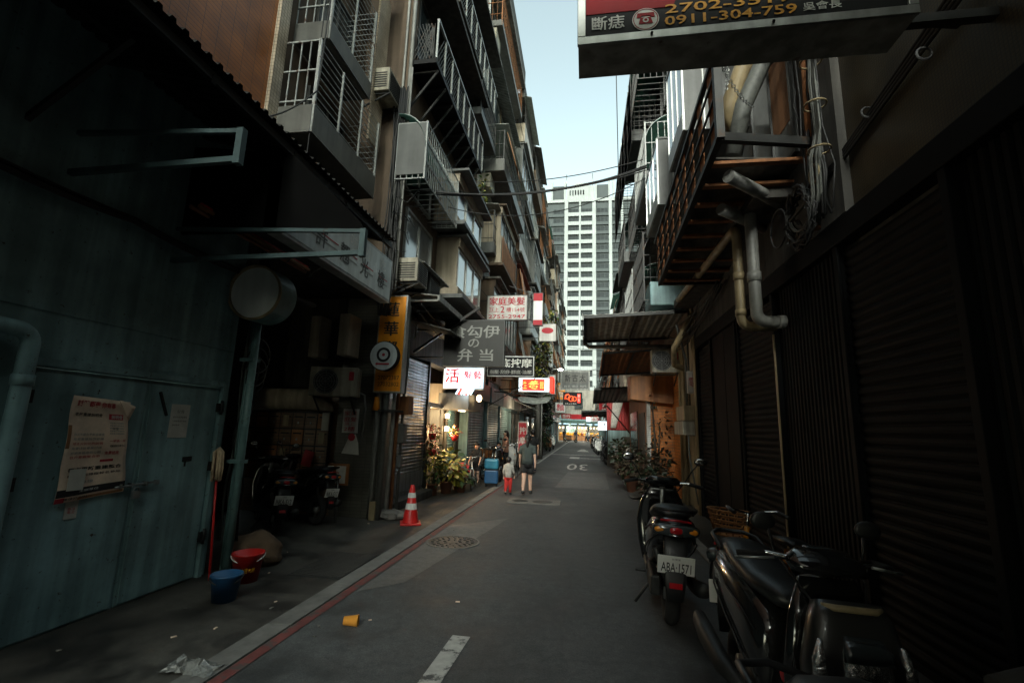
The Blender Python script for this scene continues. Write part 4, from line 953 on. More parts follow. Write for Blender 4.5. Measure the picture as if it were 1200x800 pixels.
# dark lunch-box sign with strut
t = box_sign('bento_sign', 'large dark brown sign with pale grey food stall characters', 'shop sign', -3.27, -1.83, 3.06, 4.15, 10.4, .14, 'sign_dark', 'panel_grey', -3.98, .02)
letters(t, 10.39, [('食勾伊',-3.12,-1.95,3.72,4.02,0,.035),('の',-2.68,-2.42,3.50,3.70,0,.02),('弁',-2.92,-2.56,3.17,3.47,0,.02),('当',-2.40,-2.08,3.19,3.46,0,.02)], ['ink_grey'])
put(MB().beam((-3.95,10.3,3.36),(-2.42,10.3,4.42),.055,.055), 'strut', 'steel_dark', t)
# lit hair sign
t = box_sign('hair_salon_lightbox', 'bright blue-white lit hair salon lightbox under the dark brown sign', 'lightbox sign', -4.05, -2.83, 2.74, 3.38, 13.0, .16, 'lit_white', 'frame_al', None, .03)
k = letters(t, 12.988, [('活',-3.98,-3.56,2.93,3.33,0,.045),('髮藝',-3.44,-2.90,3.04,3.27,1,.01),('設計燙染剪髮',-3.66,-2.90,2.89,2.96,2,0),('洗髮護髮二樓',-3.66,-2.90,2.79,2.86,2,0)], ['lit_redtext','lit_redtext','lit_bluetext'])
# home hair salon sign
t = box_sign('hairdresser_sign', 'pale sign with crimson characters and a phone number, highest of the signs over the pavement', 'shop sign', -3.07, -1.77, 4.98, 5.79, 14.0, .12, 'sign_pink', 'panel_grey', -3.65, .03)
letters(t, 13.988, [('家庭美髮',-2.98,-1.86,5.46,5.72,0,.035),('頂上',-2.98,-2.68,5.24,5.39,0,.01),('2',-2.62,-2.50,5.22,5.43,0,.03),('樓154號',-2.44,-1.86,5.24,5.39,0,.0),('2755-2947',-3.0,-1.84,5.04,5.16,0,.01)], ['ink_red'])
t = box_sign('side_lightbox', 'white and red vertical lightbox sticking out behind the hairdresser sign', 'lightbox sign', -1.86, -1.5, 5.3, 6.5, 16.2, .16, 'sign_white', 'panel_white', -3.65, .02)
put(MB().box(-1.84,16.188,6.2,-1.52,16.193,6.48).box(-1.84,16.188,5.32,-1.52,16.193,5.5), 'red_band', 'ink_red', t)
# massage sign
t = box_sign('massage_sign', 'black foot massage sign with white characters between the brown sign and the red lit one', 'shop sign', -2.98, -1.53, 3.23, 3.86, 14.0, .14, 'sign_black', 'frame_al', -3.95, .03)
letters(t, 13.988, [('腳底按摩',-2.90,-1.60,3.51,3.78,0,.035),('指壓·刮痧·腳底·油壓',-2.90,-1.60,3.31,3.43,1,.01)], ['ink_white','ink_grey'])
# red lit sign
t = box_sign('red_lit_sign', 'glowing red and white lit signboard past the black massage sign', 'lightbox sign', -2.86, -1.50, 3.23, 3.86, 20.0, .2, 'lit_white', 'frame_al', -3.7, .03)
put(MB().box(-2.68,19.985,3.30,-1.72,19.992,3.79), 'red_panel', 'lit_red', t)
letters(t, 19.98, [('養',-2.42,-1.98,3.36,3.74,0,.03),('生',-2.64,-2.48,3.38,3.70,0,.0),('館',-1.92,-1.76,3.38,3.70,0,.0)], ['lit_yellow'])
put(MB().box(-1.499,20.0,3.25,-1.36,20.9,3.9), 'side_panel', 'lit_red', t)
t = box_sign('small_red_sign', 'small cream sign with a red oval under the upper floor windows', 'shop sign', -2.3, -1.45, 6.0, 6.9, 23, .1, 'sign_pink', 'panel_white', -3.7, .02)
put(MB().lathe([(0,0),(.30,0)], (-1.88,22.985,6.55), 24, 0, Matrix.Diagonal((1,1,.5)) @ AX_Y.inverted()), 'red_oval', 'ink_red', t)
t = thing('rolled_awning', 'pale rolled up canvas awning below the red lit sign', 'awning', (-2,18,2.8))
put(MB().loft([((-2.55,18,2.85),(.02,0,0),(0,.1,.05)),((-2.4,18,2.8),(.05,0,.02),(0,.25,.12)),((-1.9,18,2.74),(.05,0,0),(0,.3,.15)),((-1.45,18,2.8),(.05,0,-.02),(0,.25,.12)),((-1.32,18,2.86),(.02,0,0),(0,.1,.05))], 14), 'canvas_roll', 'canopy_white', t)
put(MB().beam((-3.7,18.1,3.1),(-1.6,18.1,2.95),.04).beam((-3.7,17.8,2.5),(-1.9,17.9,3.6),.03), 'arm', 'steel_dark', t)
# second canvas shop canopies on the left, further on
for i, (y, m, lb) in enumerate(((24,'canopy_white','dirty pale canvas canopy over the pavement by the red poster'),(33,'canopy_green','green plastic canopy over the pavement behind the lamp post'),(46,'tin_grey','grey tin canopy at the far left before the market'),(57,'canopy_white','white canopy nearest the lit market on the left'))):
    t = thing('shop_canopy', lb, 'awning', (-3.6,y,2.9))
    put(MB().sheet(lambda u,v: (-3.7+1.1*u, y-1.3+3.2*v, 3.15-.45*u+.01*math.sin(v*60)), 3, 30, .015), 'canopy_sheet', m, t)
    put(MB().beam((-3.7,y-1.2,2.45),(-2.65,y-1.2,2.68),.03).beam((-3.7,y+1.8,2.45),(-2.65,y+1.8,2.68),.03), 'arm', 'steel_dark', t)
t = thing('poster_stand', 'upright pink-red poster board beside the shop door behind the woman', 'poster board', (-2.2,17.2,0))
put(MB().box(-2.42,17.2,.85,-2.08,17.25,1.95), 'board', 'sign_pink', t); put(MB().box(-2.39,17.19,.9,-2.11,17.197,1.9), 'print', 'ink_red', t)
letters(t, 17.184, [('按',-2.36,-2.14,1.5,1.75,0,.02),('摩',-2.36,-2.14,1.15,1.4,0,.02)], ['ink_white']); put(MB().beam((-2.4,17.23,0),(-2.4,17.23,.85),.03).beam((-2.1,17.23,0),(-2.1,17.23,.85),.03), 'post', 'steel_dark', t)
t = thing('lamp_post', 'pale grey round post with a concrete foot on the left kerb', 'post', (-2.72,27.5,0))
put(MB().tube([(-2.72,27.5,.3),(-2.72,27.5,6.2)], .15, 14), 'shaft', 'panel_white', t); put(MB().tube([(-2.72,27.5,0),(-2.72,27.5,.5)], [.3,.24], 14), 'foot', 'concrete_dark', t)
put(MB().tube([(-2.5,27.4,0),(-2.5,27.4,4)], .035, 8), 'conduit', 'pvc_grey', t)

# ================================================================== STREET END
T = thing('market_hall', 'low market hall with teal fascia and glowing stalls at the street end', 'market building', (0,80,0))
put(MB().box(-14,80,3.0,16,90,8.3), 'wall', 'stucco_grey', T)
put(MB().box(-14,79.6,2.9,16,79.99,3.9), 'fascia', 'blue_tin', T)
put(MB().box(-14,86,0,16,86.2,2.98), 'rear_wall', 'blue_tin', T)
for i in range(9): put(MB().box(-13+i*3.4,79.7,0,-12.65+i*3.4,80.05,2.9), 'pillar', 'blue_tin', T)
put(MB().box(-5.5,77.2,2.75,3.2,79.58,2.85), 'canopy', 'canopy_green', T)
put(MB().box(-5.4,77.15,2.86,3.1,77.2,3.25), 'canopy_valance', 'canopy_green', T)
put(MB().box(-2.4,77.5,3.4,.9,77.6,4.2), 'pink_banner', 'sign_red', T)
for i in range(7): put(MB().box(-4.8+i*1.25,78.0,2.62,-3.9+i*1.25,78.08,2.7), 'tube_light', 'lit_cool', T)
for i in range(8): put(MB().box(-12+i*3.4,79.62,5.2,-10.6+i*3.4,79.998,6.9), 'window', 'glass', T)
t = box_sign('market_sign', 'white lit sign with a red band at the right of the market canopy', 'shop sign', .1, 1.9, 3.0, 4.1, 74.5, .2, 'lit_white', 'panel_white', 3.4, .03)
put(MB().box(.13,74.49,3.7,1.87,74.495,4.05), 'red_band', 'lit_red', t)
r = random.Random(3)
for i, (x, m, lb) in enumerate(((-4.2,'canopy_orange','fruit stall with orange produce at the left of the lit market'),(-2.3,'ink_yellow','fruit stall with yellow produce in the middle of the lit market'),(-.5,'canopy_red','market stall with red produce right of the people'),(1.4,'canopy_white','market stall with pale wrapped goods at the right of the market'))):
    t = thing('market_stall', lb, 'market stall', (x,79,0))
    put(MB().box(x-.8,78.6,0,x+.8,79.5,.75), 'counter', 'wood_orange', t)
    k = MB()
    for _ in range(70): k.ell((x+r.uniform(-.72,.72), r.uniform(78.65,79.4), .8+r.uniform(0,.45)), (.1,.1,.1), 6, 4, r.randrange(2))
    put(k, 'produce', [m,'ink_yellow'], t)
    for q in range(3):
        put(MB().ell((x-.55+q*.55,78.6,2.05), (.10,.10,.13), 8, 6), 'bulb', 'lit_warm', t)
    put(MB().box(x-.8,79.55,.9,x+.8,79.62,2.3), 'back_shelf', ['panel_white','blue_tin','stucco_cream','panel_white'][i], t)

for i, (x0, x1, z0, z1, y, fc, wl_, lb, tx) in enumerate((
    (-2.9,-1.9,3.3,4.3,46,'sign_white',-3.6,'white square sign at the left, past the street lamp','麵'),
    (-2.7,-1.6,2.9,3.5,54,'sign_red',-3.6,'red sign at the far left before the market','茶行'),
    (-3.0,-2.1,4.8,6.6,50,'sign_orange',-3.6,'tall orange sign on the far left facade','藥局'),
    (1.2,2.2,3.2,4.4,44,'sign_red',2.4,'red square sign at the far right behind the low dark awning','滷味'),
    (.6,1.9,2.7,3.3,57,'sign_white',2.4,'white sign on the far right near the market','水果'),
    (-2.8,-1.9,3.9,5.2,30.5,'sign_pink',-3.7,'pale pink upright sign above the lamp post','美容'))):
    t = box_sign('shop_sign', lb, 'shop sign', x0, x1, z0, z1, y, .15, fc, 'panel_grey', wl_, .03)
    h_ = (z1-z0)*.8/len(tx) if z1-z0 > x1-x0 else (z1-z0)*.7
    if z1-z0 > x1-x0:
        letters(t, y-.012, [(c_, (x0+x1)/2-h_*.42, (x0+x1)/2+h_*.42, z1-(z1-z0)*.08-h_*(j+1), z1-(z1-z0)*.08-h_*(j+1)+h_*.85, 0, .02) for j, c_ in enumerate(tx)], ['ink_red' if fc in ('sign_white','sign_pink') else 'ink_white'])
    else: letters(t, y-.012, [(tx, x0+.12, x1-.12, (z0+z1)/2-h_/2, (z0+z1)/2+h_/2, 0, .02)], ['ink_red' if fc in ('sign_white','sign_pink') else 'ink_white'])
# hanging signs in mid street
t = box_sign('hanging_grey_sign', 'grey framed hanging sign with black brush characters over the far street', 'shop sign', -2.0, .35, 4.86, 6.42, 38, .22, 'panel_grey', 'tin_grey', 2.0, .12)
put(MB().box(-1.78,37.985,5.38,.13,37.993,6.2), 'inner_panel', 'panel_white', t)
letters(t, 37.98, [('新',-1.66,-1.18,5.5,6.1,0,.02),('古',-1.05,-.6,5.52,6.1,0,.02),('太',-.48,.02,5.52,6.08,0,.02),('台北 總店 西門',-1.7,.06,5.04,5.24,1,.01)], ['ink_black','ink_grey'])
t = box_sign('neon_sign', 'small dark sign with a red neon squiggle hung under the grey framed sign', 'neon sign', -1.76, -.24, 3.58, 4.64, 37.5, .16, 'sign_black', 'panel_grey', -3.6, .03)
k = MB()
for cx, cz, rr in ((-1.38,4.25,.17),(-1.12,4.12,.2),(-.86,4.1,.17)): k.tube(arc((cx,37.47,cz),rr,0,2*PI,18), .035, 6)
k.tube([(-1.6,37.47,4.05),(-1.55,37.47,4.4),(-1.3,37.47,4.48)], .035, 6); put(k, 'neon_tube', 'neon', t)
put(MB().box(-.62,37.488,3.8,-.4,37.494,4.5), 'red_panel', 'lit_red', t); letters(t, 37.484, [('開',-.59,-.43,4.22,4.44,0,.01),('飯',-.59,-.43,3.9,4.12,0,.01),('台式 小吃 熱炒',-1.6,-.7,3.68,3.78,0,.01)], ['ink_white'])
t = box_sign('small_lit_sign', 'small square white lit sign with black marks low on the right side', 'lightbox sign', .95, 1.72, 1.72, 2.46, 38, .16, 'lit_white', 'panel_grey', 2.6, .03)
letters(t, 37.984, [('小',1.03,1.2,1.95,2.2,0,0),('吃',1.4,1.6,1.85,2.35,1,.02)], ['ink_grey','ink_black'])
t = thing('street_lamp', 'glowing street lamp on a thin arm at the left over the far street', 'street lamp', (-2.9,40,0))
put(MB().tube([(-2.9,40,0),(-2.9,40,6.5),(-2.75,40,6.75),(-2.2,40,6.78)], .05, 8), 'pole', 'steel', t); put(MB().ell((-2.1,40,6.72), (.2,.16,.1)), 'lamp_head', 'lit_lamp', t)

# ================================================================== PLANTS AND SMALL THINGS ON THE LEFT
def pot_plant(label, loc, r, h, lm, n, size, seed, rad=None, name='potted_plant', potm='terracotta', group=None):
    q = random.Random(seed); t = thing(name, label, 'potted plant', loc, 0, group)
    MB().lathe([(0,0),(r*.72,0),(r,h),(r*1.08,h),(r*1.08,h+.03),(r*.92,h+.03),(r*.9,h-.03),(0,h-.03)], (0,0,0), 18).build('pot', potm, t)
    rad = rad or (.3,.3,.35); k = MB(); c = (0,0,h+rad[2]*.95)
    for _ in range(7):
        a = q.uniform(0,2*PI); e = (math.cos(a)*rad[0]*.7, math.sin(a)*rad[1]*.7, h+rad[2]*q.uniform(.8,1.7)); k.tube([(0,0,h-.02),(e[0]*.3,e[1]*.3,h+rad[2]*.5),e], [.012,.009,.004], 5)
    k.build('stem', 'leaf_brown', t)
    f = MB(); foliage(f, c, rad, n, size, len(lm), .25, q); f.build('foliage', lm, t)
    return t
pot_plant('yellow-green leafy potted plant glowing by the barber doorway', (-3.55,12.2,0), .17, .28, ['leaf_yellow','leaf','leaf_yellow'], 260, .17, 1, (.42,.4,.42))
pot_plant('tall green potted plant leaning against the shutter edge by the doorway', (-3.78,11.75,0), .14, .25, ['leaf','leaf_dark','leaf_yellow'], 180, .15, 2, (.28,.25,.6))
pot_plant('red leaved potted plant right of the yellow-green one', (-3.45,13.0,0), .15, .25, ['petal_red','petal_red','leaf_dark'], 220, .12, 3, (.3,.3,.24))
pot_plant('low dark green plant at the foot of the barber step', (-3.25,12.55,0), .13, .18, ['leaf_dark','leaf'], 130, .13, 4, (.28,.26,.2))
for i, (x, y, z, lb) in enumerate(((-3.85,11.75,1.35,'upper red hanging flower pot on the doorway edge'),(-3.85,11.8,.95,'lower red hanging flower pot on the doorway edge'),(-3.6,12.95,1.3,'pink and red hanging flower pot in front of the cream wall'))):
    t = thing('hanging_pot', lb, 'hanging pot', (x,y,z))
    MB().lathe([(0,0),(.07,0),(.11,.16),(.095,.16),(.06,.02)], (0,0,0), 14).build('pot', 'red_plastic', t)
    f = MB(); foliage(f, (0,0,.24), (.15,.15,.14), 60, .09, 3, 0, random.Random(i)); f.build('flowers', ['cloth_peach','leaf_yellow','petal_red'], t)
    MB().tube([(-.1,0,.15),(0,0,.6),(.1,0,.15)], .004, 4).build('hanger', 'cable', t)
t = thing('traffic_cone', 'red and white traffic cone before the grey roller shutter', 'traffic cone', (-3.03,8.3,0), .4); t.scale = (.93,.93,.93)
def cone_mesh(t, m='red_plastic'):
    MB().box(-.19,-.19,0,.19,.19,.035).build('base', m, t, bevel=.01)
    rr = lambda z: .155-.115*z/.7
    for nm, mm, za, zb, e in (('body',m,.036,.70,0),('band','cone_white',.27,.38,.003),('band','cone_white',.48,.57,.003)):
        MB().lathe([(rr(za)+e,za),(rr(zb)+e,zb)]+([(rr(zb)*.7,zb+.008),(.0,zb+.008)] if nm == 'body' else []), (0,0,0), 24).build(nm, mm, t)
cone_mesh(t)
t = thing('traffic_cone', 'orange traffic cone on the right beside the far parked scooters', 'traffic cone', (1.5,30,0), .2); cone_mesh(t, 'cone_orange')
def bucket(name, label, loc, r, h, m, hm, up=False, txt=None):
    t = thing(name, label, 'bucket', loc, .6)
    MB().lathe([(0,.01),(r*.74,.01),(r*.76,0),(r,h),(r*1.06,h+.005),(r*1.06,h+.02),(r*.97,h+.02),(r*.73,.03),(0,.03)], (0,0,0), 30).build('shell', m, t)
    a0 = .35 if up else -.35
    MB().tube([(r*1.05*math.cos(a), -r*1.0*math.sin(a)*(.85), h-.0-r*.75*math.sin(a)*(.55)) for a in [i*PI/14 for i in range(15)]], .008, 6).build('handle', hm, t)
    if txt:
        vs, fs = glyphs(txt, .01); x0 = min(p[0] for p in vs); x1 = max(p[0] for p in vs); k = MB(); rr = r*.885
        k.add([((rr+.004+.03*(p[1]-.3)*.3)*math.cos(-1.75+.95*((p[0]-x0)/(x1-x0)-.2)), (rr+.004+.03*(p[1]-.3)*.3)*math.sin(-1.75+.95*((p[0]-x0)/(x1-x0)-.2)), h*.42+p[1]*.06) for p in vs], fs); k.build('lettering', 'ink_yellow', t)
    return t
bucket('bucket', 'red plastic bucket with a white handle at the shed corner', (-3.62,4.95,0), .155, .27, 'red_plastic', 'ink_white', False, '大吉大利')
bucket('bucket', 'blue plastic bucket with a dark handle in front of the red bucket', (-3.42,4.40,0), .135, .22, 'blue_plastic', 'steel_dark')
t = thing('mop', 'upturned mop with a red handle and cream head leaning on the teal shed', 'mop', (-4.06,4.9,0))
put(MB().tube([(-3.98,4.86,0),(-4.13,4.93,1.16)], .013, 8), 'handle', 'red_plastic', t)
k = MB(); q = random.Random(4)
for i in range(36):
    a = q.uniform(0,2*PI); x, y = math.cos(a), math.sin(a); rr = q.uniform(.03,.065); k.tube([(-4.13,4.93,1.38),(-4.13+x*rr*.9,4.93+y*rr,1.33),(-4.12+x*rr,4.93+y*rr,1.15),(-4.12+x*rr*.9,4.93+y*rr*.9,1.04+q.uniform(-.03,.04))], .010, 5)
put(k, 'head', 'mop', t)
t = thing('sandbag', 'lumpy brown sack slumped behind the red bucket', 'sack', (-4.0,5.55,0))
k = MB().ell((0,0,.12), (.36,.28,.24), 20, 12)
k.v = [(x*(1+.08*math.sin(z*30+y*9)), y*(1+.08*math.sin(x*17)), max(0,z)*(1+.07*math.sin(x*13+y*11))) for x, y, z in k.v]; k.build('sack', 'soil', t)
t = thing('rubble_pile', 'grey broken concrete lumps at the corner of the roller shutter', 'rubble', (-3.5,8.72,0)); q = random.Random(8)
for i in range(8):
    k = MB().ell((q.uniform(-.28,.3), q.uniform(-.2,.2), .06), (q.uniform(.12,.26), q.uniform(.1,.2), q.uniform(.06,.12)), 9, 6); k.v = [(x+q.uniform(-.02,.02), y+q.uniform(-.02,.02), max(0,z+q.uniform(-.015,.015))) for x, y, z in k.v]; k.sm = [False]*len(k.sm); k.build('lump', 'rubble', t)
t = thing('paper_cup', 'yellow paper cup lying on the road', 'paper cup', (-1.98,4.12,.045), .25)
MB().lathe([(0,.0),(.033,0),(.045,.115),(.048,.115),(.048,.12),(.043,.12),(.031,.006),(0,.006)], (-.055,0,0), 24, 0, AX_X).build('cup', 'yellow_plastic', t)
t = thing('plastic_bag', 'crumpled clear plastic bag on the red line', 'plastic bag', (-2.66,3.2,.01)); q = random.Random(9)
k = MB().sheet(lambda u,v: (-.25+.5*u+q.uniform(-.03,.03), -.12+.24*v+q.uniform(-.03,.03), .012+.09*math.sin(PI*u)*math.sin(PI*v)*q.uniform(.1,1.2)), 14, 8, .002); k.build('film', 'plastic_bag', t); t.scale = (.75,.7,.9)
q = random.Random(77)
for i in range(18):
    x = q.choice((q.uniform(-3.9,-2.6), q.uniform(-2.4,.4))); y = q.uniform(3.2,9)
    k = MB(); s_ = q.uniform(.008,.022); a = q.uniform(0,6)
    k.obox((0,0,.004), (s_*2,s_,.006), rotz(a)); o = k.build('litter_scrap', q.choice(['concrete','paper','rubble']), None, (x,y,.006 if x > -2.45 else .002))
    tag(o, 'tiny pale scrap of litter on the dark road', 'litter', 'litter scraps on the street') if x > -2.45 else tag(o, 'tiny pale scrap of litter on the dirty pavement by the shed', 'litter', 'litter scraps on the pavement')
t = thing('wheeled_case', 'light blue over dark blue wheeled case standing near the child', 'wheeled case', (-2.72,14.0,0), .1)
MB().box(-.2,-.14,.10,.2,.14,.48).build('lower_shell', 'blue_plastic', t, bevel=.04); MB().box(-.21,-.15,.50,.21,.15,.80).build('upper_shell', 'cyan_plastic', t, bevel=.06)
MB().box(-.19,-.13,.48,.19,.13,.50).build('seam', 'ink_black', t)
for x in (-.15,.15): MB().torus((x,-.05,.06), .04, .02, 14, 8, 0, AX_X).build('wheel', 'rubber', t)
MB().tube([(-.12,.13,.8),(-.12,.16,1.25),(.12,.16,1.25),(.12,.13,.8)], .012, 6).build('handle', 'steel_dark', t)
# shrubs far left
def shrub(name, label, loc, parts, lm, size, seed, cat='plant'):
    t = thing(name, label, cat, loc); q = random.Random(seed); f = MB(); s_ = MB()
    for c, rad, n in parts:
        foliage(f, c, rad, n, size, len(lm), .35, q)
        s_.tube([(0,0,0),(c[0]*.4,c[1]*.4,c[2]*.5),c], [.05,.035,.012], 6)
    f.build('foliage', lm, t); s_.build('stem', 'leaf_brown', t)
    return t
shrub('climbing_shrub', 'tall dark green climbing shrub at the left kerb past the lamp post', (-2.95,33,0), [((0,0,1.3),(.55,.8,.9),420),((.1,.3,2.6),(.6,.9,.7),420),((.2,0,3.6),(.5,.8,.5),260)], ['leaf_dark','leaf','leaf_brown'], .22, 1)
shrub('balcony_shrub', 'yellow-green shrub spilling from a balcony above the red lit sign', (-3.0,26,4.2), [((.3,0,.6),(.6,.9,.7),420),((.6,.2,1.6),(.45,.8,.7),330),((.7,.3,2.5),(.25,.5,.4),120)], ['leaf_yellow','leaf','leaf_brown'], .2, 2)
shrub('balcony_shrub', 'sparse olive shrub jutting from a high balcony against the tower', (-3.0,30,8.0), [((.5,0,.5),(.55,.8,.6),170),((.9,.2,1.1),(.35,.6,.4),70)], ['leaf','leaf_yellow','leaf_brown'], .2, 3)
shrub('balcony_shrub', 'small yellow sprig of leaves on the lattice balcony by the cables', (-3.05,12.4,8.1), [((.1,0,.5),(.2,.35,.45),60)], ['leaf_yellow','leaf'], .14, 4)
t = thing('cable_riser', 'thick black tangle of cables climbing the corner beside the louvred air conditioner', 'cables', (-3.7,8.1,4)); q = random.Random(31)
k = MB()
for i in range(16):
    x = -3.72+q.uniform(-.10,.14); y = 8.08+q.uniform(-.06,.06); k.tube([(x+q.uniform(-.05,.05),y+q.uniform(-.05,.05),z) for z in (3.7,4.2,4.8,5.4,6.0,6.6,7.3,8.5)], q.choice((.010,.014,.018)), 5)
for i in range(10):
    a = q.uniform(4.0,6.2); k.tube([(-3.7,8.05,a),(-3.62+q.uniform(0,.25),8.0+q.uniform(-.2,.2),a-.15),(-3.5+q.uniform(-.1,.3),8.1+q.uniform(0,.6),a+q.uniform(-.3,.3)),(-3.6,8.6,a+.1)], .008, 5)
put(k, 'cable', 'cable', t)
# air conditioners on the left facades
ac_unit('air_conditioner', 'cream box air conditioner with louvred side below the brown building second floor window', (-3.45,8.55,4.42), PI/2, .6, .5, .48, 'ac_white', 'box')
ac_unit('air_conditioner', 'cream air conditioner high beside the brown wall pier, next to the upper cage', (-3.98,7.85,8.05), PI/2, .62, .42, .5, 'ac_white', 'box')
ac_unit('air_conditioner', 'pale air conditioner just right of the louvred one over the tin roof', (-3.45,9.5,4.42), PI/2, .7, .4, .5, 'panel_grey', 'box')
ac_unit('air_conditioner', 'dark grey air conditioner against the white rendered wall', (-3.45,14.9,6.6), PI/2, .8, .32, .55, 'panel_grey', 'fan')
Rr = 1
# ================================================================== RIGHT SIDE
B = thing('shuttered_building', 'black shuttered shop building with ribbed metal panels filling the right of the street', 'shop building', (2.5,4,0))
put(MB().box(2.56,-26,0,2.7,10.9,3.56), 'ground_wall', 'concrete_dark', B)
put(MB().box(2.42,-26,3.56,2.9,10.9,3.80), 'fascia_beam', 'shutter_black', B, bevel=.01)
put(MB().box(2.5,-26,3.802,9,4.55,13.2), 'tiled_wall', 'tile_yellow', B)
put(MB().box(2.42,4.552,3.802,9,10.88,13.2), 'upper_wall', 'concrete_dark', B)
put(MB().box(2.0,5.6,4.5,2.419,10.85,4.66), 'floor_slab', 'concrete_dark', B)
def ribbed(y0, y1, z0, z1, nm='ribbed_panel', per=.085):
    k = MB(); corrugated(k, (2.5,y1,z0), (2.5,y0,z0), (0,0,z1-z0), per, -.028); return put(k, nm, 'shutter_black', B)
ribbed(1.35, 3.34, .05, 3.55); ribbed(-2.2, -.2, .05, 3.55); ribbed(4.90, 6.44, .05, 3.55)
put(MB().box(2.47,8.12,.05,2.5,9.62,3.55).box(2.464,8.85,.06,2.47,8.87,3.54), 'flat_panel', 'shutter_black', B)
for y in (-.12,1.24,3.36,4.80,6.46,8.07,9.64,10.86): put(MB().box(2.43,y,0,2.53,y+.075,3.555), 'pilaster', 'shutter_black', B, bevel=.006)
put(MB().box(2.415,6.44,.3,2.43,6.47,3.0), 'pale_edge_strip', 'pvc_cream', B)
ground_shutter('roller_shutter', 'wide black roller shutter behind the front scooter, nearest on the right', 2.5, 3.44, 4.79, .06, 3.55, 'shutter_black', Rr, .088, 'shutter_black')
ground_shutter('roller_shutter', 'black roller shutter between the pale edge strip and the plain flat panel', 2.5, 6.6, 8.0, .06, 3.55, 'shutter_black', Rr, .088, 'shutter_black')
ground_shutter('roller_shutter', 'narrow black roller shutter beside the beige meter boxes', 2.5, 9.78, 10.8, .06, 3.55, 'shutter_black', Rr, .088, 'shutter_black')
ground_shutter('roller_shutter', 'black roller shutter at the extreme right edge by the camera', 2.5, -.02, 1.2, .06, 3.55, 'shutter_black', Rr, .088, 'shutter_black')
# upper window behind the rack, with an orange reflection put in as colour
w = window(B, Rr, 2.42, 5.3, 7.2, 4.9, 6.9, 'frame_dark', 'glass_pale', 3)
put(MB().box(2.394,5.36,5.4,2.398,6.0,6.85), 'curtain', 'canopy_orange', w)  # orange sheet stands in for a reflection in the glass
window(B, Rr, 2.42, 8.8, 10.6, 5.0, 6.7, 'frame_dark', 'glass', 2)
# enclosed metal window boxes
def metal_box(y0, y1, z0, z1, xo, lab):
    o = put(MB().box(xo+.02,y0,z0,2.419,y0+.02,z1).box(xo+.02,y1-.02,z0,2.419,y1,z1).box(xo+.02,y0+.021,z0,2.419,y1-.021,z0+.03).box(xo,y0-.02,z1+.001,2.419,y1+.02,z1+.04), 'window_box', 'panel_grey', B)
    f = MB()
    for i in range(4): y = y0+(y1-y0)*i/3; f.box(xo-.01,y-.02,z0,xo+.02,y+.02,z1)
    f.box(xo-.012,y0+.021,z0+.001,xo+.019,y1-.021,z0+.3); f.box(xo-.011,y0+.021,z1-.05,xo+.018,y1-.021,z1-.002)
    w = put(f, 'window', 'frame_al', o); put(MB().box(xo+.002,y0+.022,z0+.301,xo+.012,y1-.022,z1-.051), 'pane', 'glass', w)
    put(MB().box(xo+.3,y0-.008,z0,xo+.32,y0-.001,z1), 'seam', 'frame_al', o)
metal_box(9.1, 10.8, 6.2, 7.64, 1.44, ''); metal_box(6.7, 7.9, 6.2, 8.06, 1.46, '')
cage(B, Rr, 2.42, 5.0, 7.4, 7.9, 9.6, .55, 'bar_white', ('panel_grey',.4), ('tin_dark',.1,.1), .14)
# rusted rack with slatted underside
X0, YA, YB = 1.375, 4.66, 8.75
zb = lambda y: 4.73-(y-YA)*.073
o = put(MB().beam((X0,YA,zb(YA)),(X0,YB,zb(YB)),.07,.07).beam((X0,YA,5.74),(X0,YB+.4,5.40),.055,.055).beam((X0,YA,4.7),(X0,YA,5.8),.08).beam((X0,YA+.02,4.73),(2.46,YA+.25,4.74),.07,.09).beam((X0,YB,zb(YB)),(2.42,YB,zb(YB)),.055), 'balcony_rack', 'steel_dark', B)
for i in range(9):
    y = YA+.22+i*.49; put(MB().beam((X0,y,zb(y)),(X0,y+.06,zb(y)+1.0),.16,.014, up=(1,0,0)), 'rusty_upright', 'bar_rust', o)
for j in range(1,4): put(MB().beam((X0-.02,YA+.02,4.73+.25*j),(X0-.02,YB+.1,4.43+.24*j),.022), 'rail', 'steel_dark', o)
for i in range(9):
    y = YA+.45+i*.43; put(MB().beam((X0+.03,y,zb(y)-.02),(2.42,y+.02,zb(y)-.01),.085,.035), 'slat', 'bar_rust', o)
for (a, b_) in (((1.6,5.2,4.58),(2.41,5.9,4.56)),((1.7,5.9,4.52),(2.41,6.5,4.50))): put(MB().tube([a,b_], .075, 12), 'stored_pipe', 'pvc_grey', o)
put(MB().prism([(X0+.04,YA+.5,4.78),(2.41,YA+.6,4.78),(2.41,YB,4.50),(X0+.04,YB,4.50)], (0,0,.02)), 'shelf_board', 'concrete_dark', o)
k = MB()
def chain(a, b_, d):
    pts = sag(a, b_, d, 26)
    for i, p in enumerate(pts[:-1]):
        q = V(pts[i+1])-V(p); k.torus((V(p)+V(pts[i+1]))/2, .018, .005, 8, 5, 0, q.to_track_quat('X','Z' if i % 2 else 'Y').to_matrix())
chain((X0,YA,5.75),(1.95,5.3,5.5),.12); chain((1.75,5.3,6.6),(1.6,5.1,5.6),.02); put(k, 'chain', 'steel', o)
